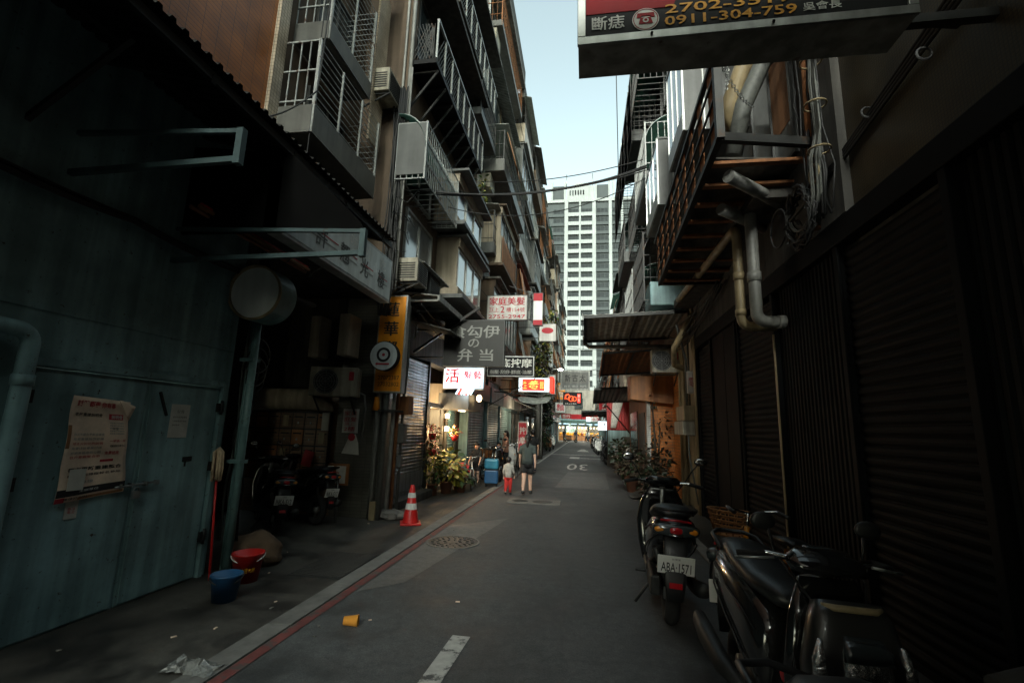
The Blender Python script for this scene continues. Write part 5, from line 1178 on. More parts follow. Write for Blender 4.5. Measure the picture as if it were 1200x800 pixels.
# pipes on the right wall
t = thing('drain_pipe', 'cream plastic drain pipe running under the rusty rack and dropping to an elbow', 'drain pipe', (2.0,6.3,3))
e = lambda c, r, a0, a1, pl: arc(c, r, a0, a1, 6, pl)
put(MB().tube([(2.0,10.3,4.55),(2.0,6.5,4.44)]+[(2.0,6.46-.14*math.sin(a),4.30+.14*math.cos(a)) for a in [i*PI/12 for i in range(1,7)]]+[(2.0,6.32,3.2)]+[(2.12-.12*math.cos(a),6.32,3.2-.12*math.sin(a)) for a in [i*PI/12 for i in range(1,7)]]+[(2.42,6.32,3.08)], .062, 12), 'pipe', 'pvc_cream', t)
put(MB().tube([(2.0,6.32,3.7),(2.0,6.32,3.8)], .072, 12).tube([(2.0,6.32,3.22),(2.0,6.32,3.3)], .072, 12), 'joint', 'pvc_cream', t)
t = thing('drain_pipe', 'grey plastic drain pipe beside the cream one, ending in a stub above the shutter', 'drain pipe', (2.1,6,3))
put(MB().tube([(2.05,9.9,4.85),(2.08,6.25,4.80)]+[(2.10,6.2-.14*math.sin(a),4.66+.14*math.cos(a)) for a in [i*PI/12 for i in range(1,7)]]+[(2.1,6.06,3.2)]+[(2.22-.12*math.cos(a),6.06,3.2-.12*math.sin(a)) for a in [i*PI/12 for i in range(1,7)]]+[(2.40,6.06,3.08)], .072, 12), 'pipe', 'pvc_grey', t)
put(MB().tube([(2.1,6.06,3.6),(2.1,6.06,3.72)], .083, 12).tube([(2.34,6.06,3.08),(2.42,6.06,3.08)], .083, 12), 'joint', 'pvc_grey', t)
t = thing('air_duct', 'pair of fat grey ducts climbing over the near end of the rusty rack', 'ducts', (1.5,4.6,4.8))
put(MB().tube([(1.98,5.95,5.5),(1.84,5.8,5.9),(1.98,5.65,6.3),(2.2,5.5,6.55),(2.6,5.4,6.6)], .11, 14), 'duct', 'pvc_cream', t)
put(MB().tube([(1.76,5.5,5.0),(1.88,5.4,5.6),(2.1,5.3,6.1),(2.3,5.2,6.25),(2.6,5.1,6.25)], .10, 14), 'duct', 'cable_grey', t)
t = thing('conduit', 'brown vertical conduit beside the grey cable coil', 'pipe', (2.3,5,3))
put(MB().tube([(2.36,5.0,3.82),(2.34,4.85,5.4),(2.36,4.8,7)], .05, 10), 'pipe', 'bar_rust', t)
t = thing('cable_coil', 'grey cable bundle looped into a coil above the black ribbed panel', 'cables', (2.3,5,3.8)); r = random.Random(12)
k = MB()
for i in range(12):
    o_ = r.uniform(-.06,.06); p_ = r.uniform(-.05,.05)
    k.tube([(2.34+p_*.3,4.62+o_,6.2),(2.3+p_*.3,4.66+o_,5.3),(2.28,4.62+o_,4.7),(2.28+p_,4.7+o_*.5,4.45)]+[(2.28+p_, 5.0-.30*math.cos(a)+o_*.4, 4.08+(.34+o_*.3)*-math.sin(a)+.1) for a in [.3+i2*.3 for i2 in range(9)]]+[(2.34,5.4+o_,3.9)], .011, 6)
put(k, 'cable', 'cable_grey', t)
k = MB()
for z in (4.5,5.0,5.5): put(MB().torus((2.29,4.64,z), .10, .01, 14, 6), 'tie', 'pvc_cream', t)
put(MB().torus((2.29,4.78,4.32), .10, .014, 14, 6, 0, AX_X), 'tie', 'pvc_cream', t)
k = MB(); k.tube(arc((2.2,5.5,4.05),.22,0,2*PI,24,'yz'), .012, 6); put(k, 'loose_loop', 'cable', t)
k = MB(); rq = random.Random(40)
for i in range(11): k.tube([(2.24+rq.uniform(-.05,.05), 5.05+(.26+rq.uniform(-.05,.06))*math.cos(a)+rq.uniform(-.01,.01), 3.98+(.30+rq.uniform(-.06,.06))*math.sin(a)) for a in [2*PI*q_/20 for q_ in range(21)]], .012, 5)
put(k, 'coil_loop', 'cable', t)
k = MB()
for i in range(14): y_ = 4.58+rq.uniform(0,.5); k.tube([(2.34+rq.uniform(-.06,.04), y_+rq.uniform(-.08,.08), z_) for z_ in (3.85,4.3,4.8,5.3,5.9,6.5)], rq.choice((.009,.013)), 5)
put(k, 'riser_cable', 'cable', t)
t = thing('wall_cable', 'black cable strapped along the yellow tiled wall above the fascia', 'cables', (2.45,3,4.5))
k = MB()
for i in range(4): k.tube([(2.46-.01*i,-3,4.05+.03*i),(2.46-.01*i,1,4.2+.03*i),(2.46-.01*i,3,4.6+.03*i),(2.46,4.55,4.35+.03*i),(2.2,5.2,4.0)], .016, 6)
for y in (1.5,2.6,3.4,4.1): k.torus((2.44,y,4.38+.05*(y-1.5)), .05, .01, 10, 5, 0, AX_Y)
put(k, 'cable', 'cable', t)

# big overhead sign
t = thing('overhead_sign', 'big black and red overhead shop sign with yellow phone numbers jutting over the street', 'shop sign', (.95,2.73,4.2))
put(MB().box(-.05,2.74,4.2,1.96,3.03,5.4), 'cabinet', 'tin_grey', t)
fr = MB().box(-.055,2.715,4.195,1.965,2.739,4.255).box(-.055,2.715,5.345,1.965,2.739,5.405).box(-.055,2.715,4.2555,.0,2.739,5.3445).box(1.91,2.715,4.2555,1.965,2.739,5.3445); put(fr, 'frame', 'steel', t, bevel=.004)
put(MB().box(.0,2.728,4.255,1.91,2.7385,5.345), 'face_panel', 'sign_black', t)
put(MB().prism([(.001,2.726,4.425),(.56,2.726,4.425),(.62,2.726,4.6),(1.5,2.726,4.62),(1.5,2.726,5.34),(.001,2.726,5.34)], (0,-.003,0)), 'red_band', 'sign_red', t)
k = MB(); y = 2.721
k.text('斷痣', (.04,y,4.295), (1,0,0), (0,0,1), .21, .105, 2, .02)
k.text('2702-3519', (.51,y,4.372), (1,0,0), (0,0,1), .76, .068, 1, .03).text('0911-304-759', (.505,y,4.283), (1,0,0), (0,0,1), .79, .068, 1, .03)
k.text('吳會長', (1.33,y,4.29), (1,0,0), (0,0,1), .22, .06, 2, .01).text('林老師', (1.33,y,4.375), (1,0,0), (0,0,1), .22, .062, 2, .01)
k.text('研起痣', (1.575,y,4.345), (1,0,0), (0,0,1), .30, .105, 2, .03); k.text('研起痣', (1.58,y-.003,4.35), (1,0,0), (0,0,1), .29, .095, 0, .01)
k.text('痣斑', (.1,y,4.62), (1,0,0), (0,0,1), .5, .3, 2, .02)
put(k, 'lettering', ['ink_red','ink_yellow','ink_white'], t)
k = MB(); c = (.385,y,4.345); ax = AX_Y.inverted()
k.lathe([(0,0),(.085,0)], c, 36, 2, ax).lathe([(.074,0),(.079,0)], (c[0],y-.002,c[2]), 36, 0, ax)
k.prism([(c[0]-.045,y-.002,c[2]-.035),(c[0]+.045,y-.002,c[2]-.035),(c[0]+.032,y-.002,c[2]+.012),(c[0]-.032,y-.002,c[2]+.012)], (0,-.002,0), 0)
k.prism([(c[0]-.058,y-.002,c[2]+.012),(c[0]-.03,y-.002,c[2]+.012),(c[0]-.028,y-.002,c[2]+.024),(c[0]+.028,y-.002,c[2]+.024),(c[0]+.03,y-.002,c[2]+.012),(c[0]+.058,y-.002,c[2]+.012),(c[0]+.052,y-.002,c[2]+.046),(c[0]-.052,y-.002,c[2]+.046)], (0,-.002,0), 0)
k.lathe([(0,0),(.019,0)], (c[0],y-.006,c[2]-.010), 20, 2, ax).lathe([(0,0),(.010,0)], (c[0],y-.008,c[2]-.010), 20, 0, ax); put(k, 'telephone_emblem', ['sign_red','ink_yellow','ink_white'], t)
k = MB()
for x in (.42,1.15): k.lathe([(0,.0),(.009,0),(.009,.01)], (x,2.712,4.225), 12, 0, ax)
put(k, 'screw', 'steel_dark', t)
put(MB().beam((1.96,2.9,4.3),(2.5,2.9,4.3),.06).beam((1.96,2.9,5.2),(2.5,2.9,5.2),.06).beam((1.9,3.0,4.42),(2.45,3.1,4.42),.03), 'bracket', 'steel_dark', t)
put(MB().tube([(.2,2.9,5.4),(2.5,2.9,6.2)], .012, 6), 'stay', 'steel', t)

# --- middle right building with green rounded canopies
B = thing('caged_apartment_building', 'apartment building with stacked green rounded canopies and cages above the tin awnings', 'apartment building', (2.3,15,0))
put(MB().box(2.3,10.91,3.9,9,20.2,13.0), 'wall', 'stucco_brown', B)
put(MB().box(2.52,10.91,0,2.7,12.9,3.899), 'metal_door_wall', 'stucco_cream', B)
k = MB(); corrugated(k, (2.5,12.7,.05), (2.5,11.2,.05), (0,0,2.9), .12, -.03); put(k, 'corrugated_door', 'pvc_cream', B)
put(MB().box(2.5,12.9,0,2.7,14.2,3.3), 'brick_wall', 'brick_orange', B)
put(MB().box(1.86,14.2,0,2.7,14.35,3.3), 'porch_wall', 'brick_orange', B)
put(MB().box(1.76,14.18,0,1.858,14.4,2.95), 'tile_edge', 'tile_white', B)
put(MB().box(1.8,14.36,0,2.7,20.2,3.3), 'shop_wall', 'wood_orange', B)
put(MB().prism([(1.28,14.0,2.62),(2.49,14.0,2.50),(2.49,14.0,3.32),(1.28,14.0,3.30)], (0,.9,0)), 'porch_box', 'wood_orange', B, bevel=.01)
put(MB().box(2.2,19.6,13.002,9,20.19,15.2).box(1.5,13,13.0,2.299,19.5,13.12), 'roof_panel', 'tin_dark', B)
put(MB().box(1.32,11.0,12.2,1.36,12.6,14.2), 'roof_hoarding', 'tin_dark', B)
gc = put(MB().sheet(lambda u,v: (2.3-1.02*math.sin(min(1,u*1.8)*PI/2) if u < .5555 else 1.28, 12.3+7.3*v, 11.75+.75*math.cos(min(1,u*1.8)*PI/2) if u < .5555 else 11.75-(u-.5555)*4.6), 18, 3, .012), 'green_canopy', 'canopy_green', B)
k = MB()
for i in range(7):
    y = 12.3+i*1.21; k.tube([(2.3-1.03*math.sin(a*PI/16), y, 11.755+.755*math.cos(a*PI/16)) for a in range(9)]+[(1.275,y,9.7)], .014, 5)
for z in (11.75,11.1,10.4,9.7): k.beam((1.275,12.3,z),(1.275,19.6,z),.025)
put(k, 'canopy_rib', 'bar_dark', gc)
put(MB().box(1.78,15,0.1,1.799,16.6,2.3), 'shop_door', 'frame_dark', B); put(MB().box(1.77,17,.9,1.799,19.4,2.4), 'shop_window', 'glass', B)
r = random.Random(6)
for j, z in enumerate((4.6,7.6,10.6)):
    for i, (a, b_) in enumerate(((11.2,13.6),(13.9,16.4),(16.7,19.8))):
        cm = 'canopy_green' if j > 0 or i == 1 else 'tin_grey'
        cage(B, Rr, 2.3, a, b_, z+.2, z+1.9, .95 if j == 2 else r.uniform(.75,.95), ['bar_dark','bar_white','bar_dark'][(i+j) % 3], ('panel_grey',.35) if (i+j) % 2 else None, (cm,.1,'round'), .14)
        window(B, Rr, 2.3, a+.3, b_-.3, z+.3, z+1.7, 'frame_dark', 'glass', 3)
put(MB().box(1.5,11.0,4.62,2.29,12.0,5.2), 'hanging_tank', 'teal', B, bevel=.03)
far_building('low_brown_building', 'low brown building with cages behind the red corrugated wall', 20.2, 30, 2.4, 'stucco_brown', 2, 2.6, 7.6, 'blue_tin', 3.2, Rr, 51, (.5,.8))
far_building('low_grey_building', 'low grey building past the red corrugated wall, behind the small lit sign', 30, 46, 2.4, 'stucco_grey', 2, 2.5, 7.4, 'concrete_dark', 3.2, Rr, 52, (.5,.8))
far_building('far_low_building', 'low cream building last on its side before the lit market', 46, 68, 2.4, 'stucco_cream', 1, 2.6, 6.4, 'blue_tin', 3.2, Rr, 53, (.5,.8))

# awnings on the right
def tin_awning(label, x0, x1, y0, y1, zn, zf, m, lip=.12):
    t = thing('tin_awning', label, 'awning', (x1,(y0+y1)/2,zn))
    n = int((x1-x0)/.055)
    put(MB().sheet(lambda u,v: (x0+(x1-x0)*u, y0+(y1-y0)*v, zn+(zf-zn)*v+.012*math.sin(u*n*PI/1.5)+.12*u), n, 2, .01), 'tin_sheet', m, t)
    put(MB().beam((x0,y0+.03,zn-.04),(x1,y0+.03,zn+.08),.04,.07).beam((x0,y1-.05,zf-.04),(x1,y1-.05,zf+.08),.05,.06).beam((x0+.03,y0+.05,zn-.05),(x0+.03,y1-.06,zf-.05),.045,.07).beam(((x0+x1)/2,y0+.05,zn+.02),((x0+x1)/2,y1-.06,zf+.01),.04,.06), 'frame', 'steel_dark', t)
    put(MB().prism([(x0-.01,y0-.02,zn+.05),(x0-.01,y1,zf+.05),(x0-.01,y1+.05,zf-lip*2),(x0-.01,y0,zn-lip)], (-.015,0,0)), 'end_plate', m, t)
    return t
t = tin_awning('big grey tin awning with a pipe along its edge reaching furthest over the street', -.05, 2.45, 10.95, 13.4, 4.38, 4.22, 'tin_grey')
put(MB().tube([(-.02,13.1,4.30),(.0,13.15,4.08),(.1,13.15,4.0),(2.42,13.15,4.02)], .055, 10), 'gutter_pipe', 'pvc_grey', t)
t = tin_awning('dark brown tin awning directly under the big grey one', .52, 2.3, 13.8, 17.2, 3.98, 3.70, 'bar_rust')
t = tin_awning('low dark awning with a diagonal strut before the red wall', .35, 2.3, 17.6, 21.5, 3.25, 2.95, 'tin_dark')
put(MB().beam((.9,20.5,2.75),(1.95,20.5,1.5),.05), 'strut', 'steel_dark', t)
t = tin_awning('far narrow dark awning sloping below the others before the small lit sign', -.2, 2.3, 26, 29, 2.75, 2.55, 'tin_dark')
t = tin_awning('unseen dark tin awning added high over the near lane to keep daylight off it', -.3, 2.5, -8, 1.55, 5.15, 5.1, 'tin_dark')  # added out of view to darken the near road, scooters and shutters
t = thing('red_tin_wall', 'red corrugated wall with a pale blue shutter below, facing up the street', 'wall', (1.75,24,0))
k = MB(); corrugated(k, (1.05,24,1.75), (2.5,24,1.75), (0,0,1.9), .16, .04); put(k, 'red_sheet', 'red_tin', t)
put(MB().box(1.05,24.06,0,2.5,24.2,3.6), 'backing', 'concrete_dark', t)
put(MB().box(1.1,24.0,.6,2.48,24.055,1.74), 'blue_panel', 'blue_tin', t); put(MB().box(1.85,23.985,1.05,2.45,23.999,1.45), 'vent', 'panel_grey', t)
t = thing('white_banner', 'white triangular cloth banner hanging on the red corrugated wall', 'banner', (1.4,23.9,2.3))
put(MB().sheet(lambda u,v: (1.22+.25*u+.42*v*(.3+.7*u)+.0, 23.86+.04*math.sin(v*5), 1.85+1.45*v), 5, 8, V((0,.008,0)), 0, True), 'cloth', 'cloth_pale', t)
ac_unit('air_conditioner', 'beige outdoor air conditioner hung under the big grey awning by the brick wall', (2.1,12.9,3.25), 0, .72, .4, .62, 'ac_white', 'fan')
ac_unit('air_conditioner', 'pale air conditioner low under the cages of the far green canopies', (1.9,15.2,5.9), -PI/2, .8, .35, .55, 'ac_white', 'fan')
t = thing('meter_boxes', 'stack of two beige electric meter boxes on the wall beside the black shutter', 'meter boxes', (2.35,11.5,1.8))
put(MB().box(2.18,11.1,1.98,2.49,12.0,2.32), 'upper_box', 'pvc_cream', t, bevel=.015); put(MB().box(2.14,11.1,1.66,2.49,12.1,1.97), 'lower_box', 'ac_white', t, bevel=.015)
put(MB().box(2.3,11.15,2.6,2.45,11.4,3.1), 'red_notice', 'sign_pink', t); put(MB().text('電', (2.33,11.145,2.75), (1,0,0), (0,0,1), .1, .2), 'lettering', 'ink_red', t)
put(MB().tube([(2.3,11.3,2.32),(2.3,11.3,3.4),(2.1,11.2,4.2)], .03, 8).tube([(2.4,11.5,2.32),(2.4,11.5,3.9)], .022, 8).tube([(2.25,11.05,1.66),(2.25,11.02,1.2),(2.4,11.0,.2)], .018, 8), 'conduit', 'cable_grey', t)
t = thing('wall_conduits', 'cluster of old pipes and cables on the wall corner under the grey awning', 'pipes', (2.35,11,3))
k = MB()
for i, (y, r_) in enumerate(((10.95,.05),(11.1,.03),(12.3,.04),(12.5,.03),(12.75,.05))): k.tube([(2.44,y,0),(2.44,y,3.4),(2.38-.05*(i % 2),y-.06,4.6)], r_, 8)
k.tube([(2.35,10.6,4.3),(2.0,11.0,3.6),(2.1,11.6,3.3),(2.4,11.7,3.2)], .07, 8); put(k, 'pipe', 'pvc_cream', t)
k = MB(); r = random.Random(4)
for i in range(9): k.tube(sag((2.3+r.uniform(-.1,.1),9+r.uniform(-1,1),4.3), (2.2+r.uniform(-.2,.2),12+r.uniform(-.5,1),3.9+r.uniform(-.3,.5)), r.uniform(.1,.5)), .012, 5)
put(k, 'cable', 'cable', t)

# street wires
def wire(label, cables):
    t = thing('overhead_cable', label, 'cables', cables[0][0]); k = MB()
    for a, b_, d, r_ in cables: k.tube(sag(a, b_, d, 18), r_, 6)
    put(k, 'cable', 'cable', t)
wire('thick bundle of black cables sagging across the street in front of the tower', [((-3.7,8.6,6.55),(1.35,10,7.55),.35,.022),((-3.7,8.6,6.6),(1.35,10,7.6),.42,.018),((-3.7,8.65,6.5),(1.4,10,7.5),.30,.014)])
wire('thin black cable crossing the sky just above the thick bundle', [((-3.1,12.6,8.9),(1.4,11,8.35),.2,.012)])
wire('lower thin cable crossing in front of the tower', [((-3.1,9.6,6.6),(1.35,10.2,7.4),.5,.010)])
wire('thin vertical cable dangling from the overhead sign side', [((.62,9,11.5),(.66,9,6.7),0,.009)])
wire('loose cables draped down the face of the first caged windows', [((-4.0,5.7,11),(-4.06,5.75,5.2),.0,.010),((-4.02,5.9,11),(-3.9,5.6,6.5),.1,.012),((-3.9,5.6,6.5),(-4.4,4.5,5.4),.25,.012)])

wire('three far cables crossing the street near the hanging grey sign', [((-3.5,30,7.5),(2.2,31,7.0),.3,.014),((-3.5,33,6.9),(2.2,34,6.6),.35,.014),((-3.5,41,7.2),(2.2,40,6.9),.3,.016)])
wire('cable drooping along the left facade below the tin shop roof', [((-3.2,8.6,4.05),(-3.0,13.5,4.0),.25,.012),((-3.3,8.7,3.95),(-3.1,12.0,3.7),.2,.009)])
# unseen building added behind the camera to hold light out of the lane
B = thing('rear_light_blocker', 'plain unseen apartment block added behind the photographer to block light into the lane', 'apartment building', (0,-30,0))
put(MB().box(-14,-36,0,14,-29,17), 'wall', 'stucco_brown', B)
for i in range(6):
    for j in range(4): put(MB().box(-8+i*3,-28.99,3+j*3.1,-6.4+i*3,-28.95,4.6+j*3.1), 'window', 'glass', B)

# plants along the right
for i, (lb, loc, r_, h, lm, n, sz, rad) in enumerate((
  ('bushy brown-green potted shrub first in the row beyond the parked scooter', (1.5,10.6,0), .2, .3, ['leaf_brown','leaf_dark'], 240, .14, (.32,.45,.33)),
  ('tall dull potted shrub second in the row by the brick porch', (1.55,12.3,0), .2, .3, ['leaf_brown','leaf_dark','leaf_brown'], 320, .15, (.36,.45,.55)),
  ('dark leafy potted plant against the orange brick wall', (2.05,13.3,0), .16, .3, ['leaf_dark','leaf_brown'], 130, .15, (.25,.3,.5)),
  ('round brown potted bush past the brick porch', (1.35,14.4,0), .2, .3, ['leaf_brown','leaf_brown','leaf_dark'], 330, .15, (.45,.5,.45)),
  ('grey-green potted bush nearest the far parked scooters', (1.4,17.5,0), .2, .3, ['leaf_dark','leaf_brown','cloth_pale'], 330, .16, (.45,.6,.5)),
  ('wispy potted shrub in front of the low blue panel', (1.5,21.5,0), .2, .3, ['leaf_dark','leaf'], 300, .18, (.45,.6,.6)))):
    pot_plant(lb, loc, r_, h, lm, n, sz, 30+i, rad)
shrub('climbing_shrub', 'thin dark vine climbing the orange brick porch wall', (2.0,14.1,0), [((0,0,.9),(.25,.15,.6),60),((.1,0,1.9),(.3,.12,.5),40),((-.1,0,2.7),(.25,.12,.3),30)], ['leaf_dark','leaf_brown'], .12, 9)
t = thing('basin', 'white plastic basin tilted on the kerb before the potted bushes', 'basin', (1.4,13.0,0)); t.rotation_euler = (.2,-.3,0); t.scale = (.75,.75,.75)
MB().lathe([(0,.02),(.2,.02),(.21,.01),(.3,.12),(.32,.125),(.31,.135),(.2,.03),(0,.03)], (0,0,.06), 26).build('shell', 'panel_white', t)
t = thing('planter_tray', 'terracotta planter tray on the kerb behind the number plate scooter', 'planter', (1.45,9.2,0))
MB().box(-.3,-.35,0,.3,.35,.18).build('tray', 'terracotta', t, bevel=.02); MB().box(-.26,-.31,.181,.26,.31,.2).build('soil', 'soil', t)
# ================================================================== SCOOTERS
def wheel(par, x, r=.235, w=.055, z=None):
    z = r+.0 if z is None else z
    o = MB().torus((x,0,z), r-w, w, 34, 10, 0, AX_Y).build('wheel', 'rubber', par)
    k = MB().lathe([(r-w*1.5,-.03),(r-w*1.2,-.035),(r-w*1.2,.035),(r-w*1.5,.03)], (x,0,z), 30, 0, AX_Y)
    for i in range(5):
        a = 2*PI*i/5; k.beam((x+.03*math.cos(a),0,z+.03*math.sin(a)),(x+(r-w*1.4)*math.cos(a),0,z+(r-w*1.4)*math.sin(a)),.03,.03)
    k.lathe([(0,-.05),(.05,-.05),(.05,.05),(0,.05)], (x,0,z), 16, 0, AX_Y); k.build('rim', 'steel', o)
    return o
def make_scooter(label, loc, rz, paint='black_gloss', plate=None, seat='seat_black', zs=1., big_front=False, group=None, lean=0., plate_text=True, lamp='lens_clear', mirrors=True, wy=1., mz=0., naked=False):
    t = thing('scooter', label, 'scooter', loc, rz, group); t.rotation_euler = (lean,0,rz); t.scale = (1,wy,zs)
    wheel(t, -.62); wheel(t, .63)
    MB().loft([((-.93,0,.80),(0,.05,0),(0,0,.045)),((-.86,0,.795),(0,.13,0),(0,0,.085)),((-.70,0,.735),(0,.175,0),(0,0,.15)),((-.45,0,.66),(0,.185,0),(0,0,.20)),((-.2,0,.58),(0,.18,0),(0,0,.22)),((-.04,0,.50),(0,.165,0),(0,0,.22)),((.0,0,.46),(0,.14,0),(0,0,.18))], 20, 0, 2.8).build('body', paint, t)
    MB().loft([((-.80,0,.90),(0,.07,0),(0,0,.02)),((-.74,0,.905),(0,.13,0),(0,0,.045)),((-.55,0,.90),(0,.155,0),(0,0,.06)),((-.42,0,.865),(0,.16,0),(0,0,.06)),((-.2,0,.825),(0,.15,0),(0,0,.06)),((.02,0,.81),(0,.11,0),(0,0,.055)),((.08,0,.80),(0,.06,0),(0,0,.03))], 20, 0, 2.4).build('seat', seat, t)
    MB().tube([(-.62,.155,.89),(-.82,.15,.945),(-.93,.09,.955),(-.93,-.09,.955),(-.82,-.15,.945),(-.62,-.155,.89)], .014, 8).build('grab_rail', 'black_satin', t)
    MB().box(-.06,-.16,.26,.42,.16,.33).build('floorboard', 'black_satin', t, bevel=.02)
    if not naked: MB().loft([((.36,0,.28),(0,.17,0),(.06,0,0)),((.42,0,.45),(0,.21,0),(.05,0,.01)),((.45,0,.65),(0,.23,0),(.045,0,.01)),((.43,0,.85),(0,.20,0),(.04,0,.01)),((.38,0,1.0),(0,.13,0),(.035,0,.01))], 18, 0, 3).build('leg_shield', paint, t)
    wd = .20 if big_front else .15
    if big_front: MB().loft([((.52,0,.38),(0,.11,0),(.06,0,.03)),((.57,0,.50),(0,.19,0),(.08,0,.03)),((.575,0,.72),(0,.205,0),(.085,0,.02)),((.545,0,.88),(0,.165,0),(.07,0,.03)),((.52,0,.945),(0,.135,0),(.055,0,.02))], 24, 0, 3.6).build('front_cowl', 'cowl_black', t)
    elif not naked: MB().loft([((.53,0,.40),(0,wd*.55,0),(.07,0,.03)),((.55,0,.55),(0,wd*.95,0),(.09,0,.03)),((.54,0,.75),(0,wd*1.12,0),(.09,0,.03)),((.49,0,.93),(0,wd,0),(.07,0,.03)),((.43,0,1.02),(0,wd*.72,0),(.05,0,.03))], 20, 0, 2.7).build('front_cowl', paint, t)
    if big_front:
        h_ = MB().loft([((.615,0,.84),(0,.06,0),(.01,0,.005)),((.655,0,.80),(0,.088,0),(.022,0,.01)),((.668,0,.72),(0,.094,0),(.026,0,.005)),((.66,0,.64),(0,.085,0),(.022,0,.0)),((.63,0,.60),(0,.06,0),(.01,0,.0))], 18, 0, 3).build('headlight', lamp, t)
        MB().loft([((.628,0,.852),(0,.07,0),(.012,0,.004)),((.672,0,.815),(0,.093,0),(.026,0,.008)),((.684,0,.775),(0,.096,0),(.026,0,.008))], 16, 0, 3).build('reflection_cap', 'glass', h_)  # dark cap shaped in for the reflection across the lens top

        for s in (-1,1): MB().loft([((.625,s*.16,.83),(.006,0,0),(0,.01,0)),((.64,s*.172,.76),(.02,0,0),(0,.026,0)),((.64,s*.165,.66),(.02,0,0),(0,.034,0)),((.62,s*.145,.58),(.006,0,0),(0,.012,0))], 10, 0, 2).build('side_lens', lamp, t)
        MB().loft([((.565,-.125,.937),(.012,0,0),(0,0,.013)),((.595,-.08,.940),(.012,0,0),(0,0,.014)),((.602,0,.942),(.012,0,0),(0,0,.014)),((.595,.08,.940),(.012,0,0),(0,0,.014)),((.565,.125,.937),(.012,0,0),(0,0,.013))], 8, 0, 2.5).build('chrome_strip', 'pvc_cream', t)
        MB().ell((.40,-.21,.60), (.03,.012,.035), 10, 8).build('reflector', 'lens_red', t)
    elif not naked:
        MB().ell((.44,0,1.05), (.06,.10,.05), 14, 8).build('headlight', lamp, t)
        for s in (-1,1): MB().ell((.585,s*.12,.72), (.03,.035,.06), 10, 8).build('indicator', 'lens_amber', t)
    MB().tube([(.36,0,1.0),(.63,0,.24)], .03, 10).build('fork', 'steel', t)
    if not naked: MB().loft([((.40,0,1.03),(0,.17,0),(.07,0,0)),((.36,0,1.07),(0,.18,0),(.09,0,0)),((.33,0,1.115),(0,.11,0),(.05,0,0))], 16, 0, 2.4).build('handlebar_cover', paint, t)
    if not naked: MB().box(.27,-.06,1.085,.33,.06,1.12).build('gauge', 'glass', t, bevel=.01)
    hb = MB().tube([(.26,-.35,1.045),(.30,-.25,1.07),(.34,-.1,1.06),(.34,.1,1.06),(.30,.25,1.07),(.26,.35,1.045)], .013, 8).build('handlebar', 'chrome', t)
    for s in (-1,1):
        MB().tube([(.30,s*.24,1.068),(.255,s*.36,1.042)], .019, 10).build('grip', 'rubber', hb)
        if not naked: MB().tube([(.35,s*.22,1.06),(.34,s*.30,1.05),(.30,s*.385,1.035)], .007, 6).build('brake_lever', 'steel', hb)
        if not mirrors: continue
        m = MB().tube([(.31,s*.2,1.08),(.30,s*(.26-mz*.5),1.2-mz*.7),(.29,s*(.31-mz),1.27-mz)], .007, 6).build('mirror_stalk', 'black_satin', t)
        q = MB().ell((.285,s*(.335-mz),1.30-mz), (.016,.062,.042), 14, 8).build('mirror', 'black_satin', t)
        MB().ell((.276,s*(.335-mz),1.30-mz), (.010,.054,.035), 14, 8).build('mirror_glass', 'chrome', q)
    # rear end: lamps, guard, plate
    MB().loft([((-.88,0,.795),(0,.175,0),(0,0,.052)),((-.925,0,.795),(0,.165,0),(0,0,.046)),((-.945,0,.793),(0,.12,0),(0,0,.034))], 20, 0, 3).build('lamp_housing', 'glass', t)
    MB().loft([((-.935,-.0,.795),(0,.05,0),(0,0,.030)),((-.958,0,.795),(0,.04,0),(0,0,.022))], 14, 0, 3).tube([(-.955,-.05,.765),(-.965,0,.758),(-.955,.05,.765)], .006, 6, 1).build('tail_light', ['lens_red','chrome'], t)
    MB().tube([(-.915,-.11,.865),(-.93,0,.875),(-.915,.11,.865)], .010, 6).build('brake_strip', 'lens_red', t)
    for s in (-1,1): MB().ell((-.922,s*.112,.795), (.026,.046,.030), 14, 9).build('indicator', 'lens_amber', t)
    MB().loft([((-.86,0,.76),(0,.09,0),(.03,0,0)),((-.92,0,.60),(0,.085,0),(.015,0,.006)),((-.96,0,.42),(0,.075,0),(.012,0,.004)),((-.985,0,.28),(0,.05,0),(.008,0,0))], 12, 0, 3).build('mudguard', 'black_satin', t)
    MB().box(-.985,-.045,.37,-.976,.045,.41).build('reflector', 'lens_red', t)
    tilt = Matrix.Rotation(-.22, 3, 'Y'); c = V((-.965,0,.54))
    p = MB().obox(c, (.006,.26,.145), tilt).build('number_plate', 'plate_white', t, bevel=.003)
    if plate_text:
        k = MB().text(plate or 'MKB-207', c + tilt @ V((-.006,.105,-.055)), (0,-1,0), tilt @ V((0,0,1)), .21, .075, 0, .012)
        k.text('台灣省', c + tilt @ V((-.006,.03,.042)), (0,-1,0), tilt @ V((0,0,1)), .06, .016); k.build('lettering', 'ink_black', p)
    MB().loft([((-.2,-.17,.27),(0,.03,0),(0,0,.03)),((-.45,-.2,.28),(0,.05,0),(0,0,.055)),((-.75,-.21,.33),(0,.055,0),(0,0,.065)),((-.92,-.21,.37),(0,.045,0),(0,0,.05))], 14).build('exhaust', 'steel_dark', t)
    MB().box(-.62,.07,.2,-.1,.15,.36).ell((-.3,0,.30), (.22,.12,.1)).build('engine', 'steel_dark', t, bevel=.02)
    MB().loft([((.42,0,.42),(0,.05,0),(.01,0,.01)),((.52,0,.50),(0,.068,0),(.01,0,.02)),((.64,0,.51),(0,.07,0),(0,0,.02)),((.78,0,.45),(0,.066,0),(.01,0,.02)),((.86,0,.36),(0,.05,0),(.01,0,.01))], 12).build('front_fender', paint, t)
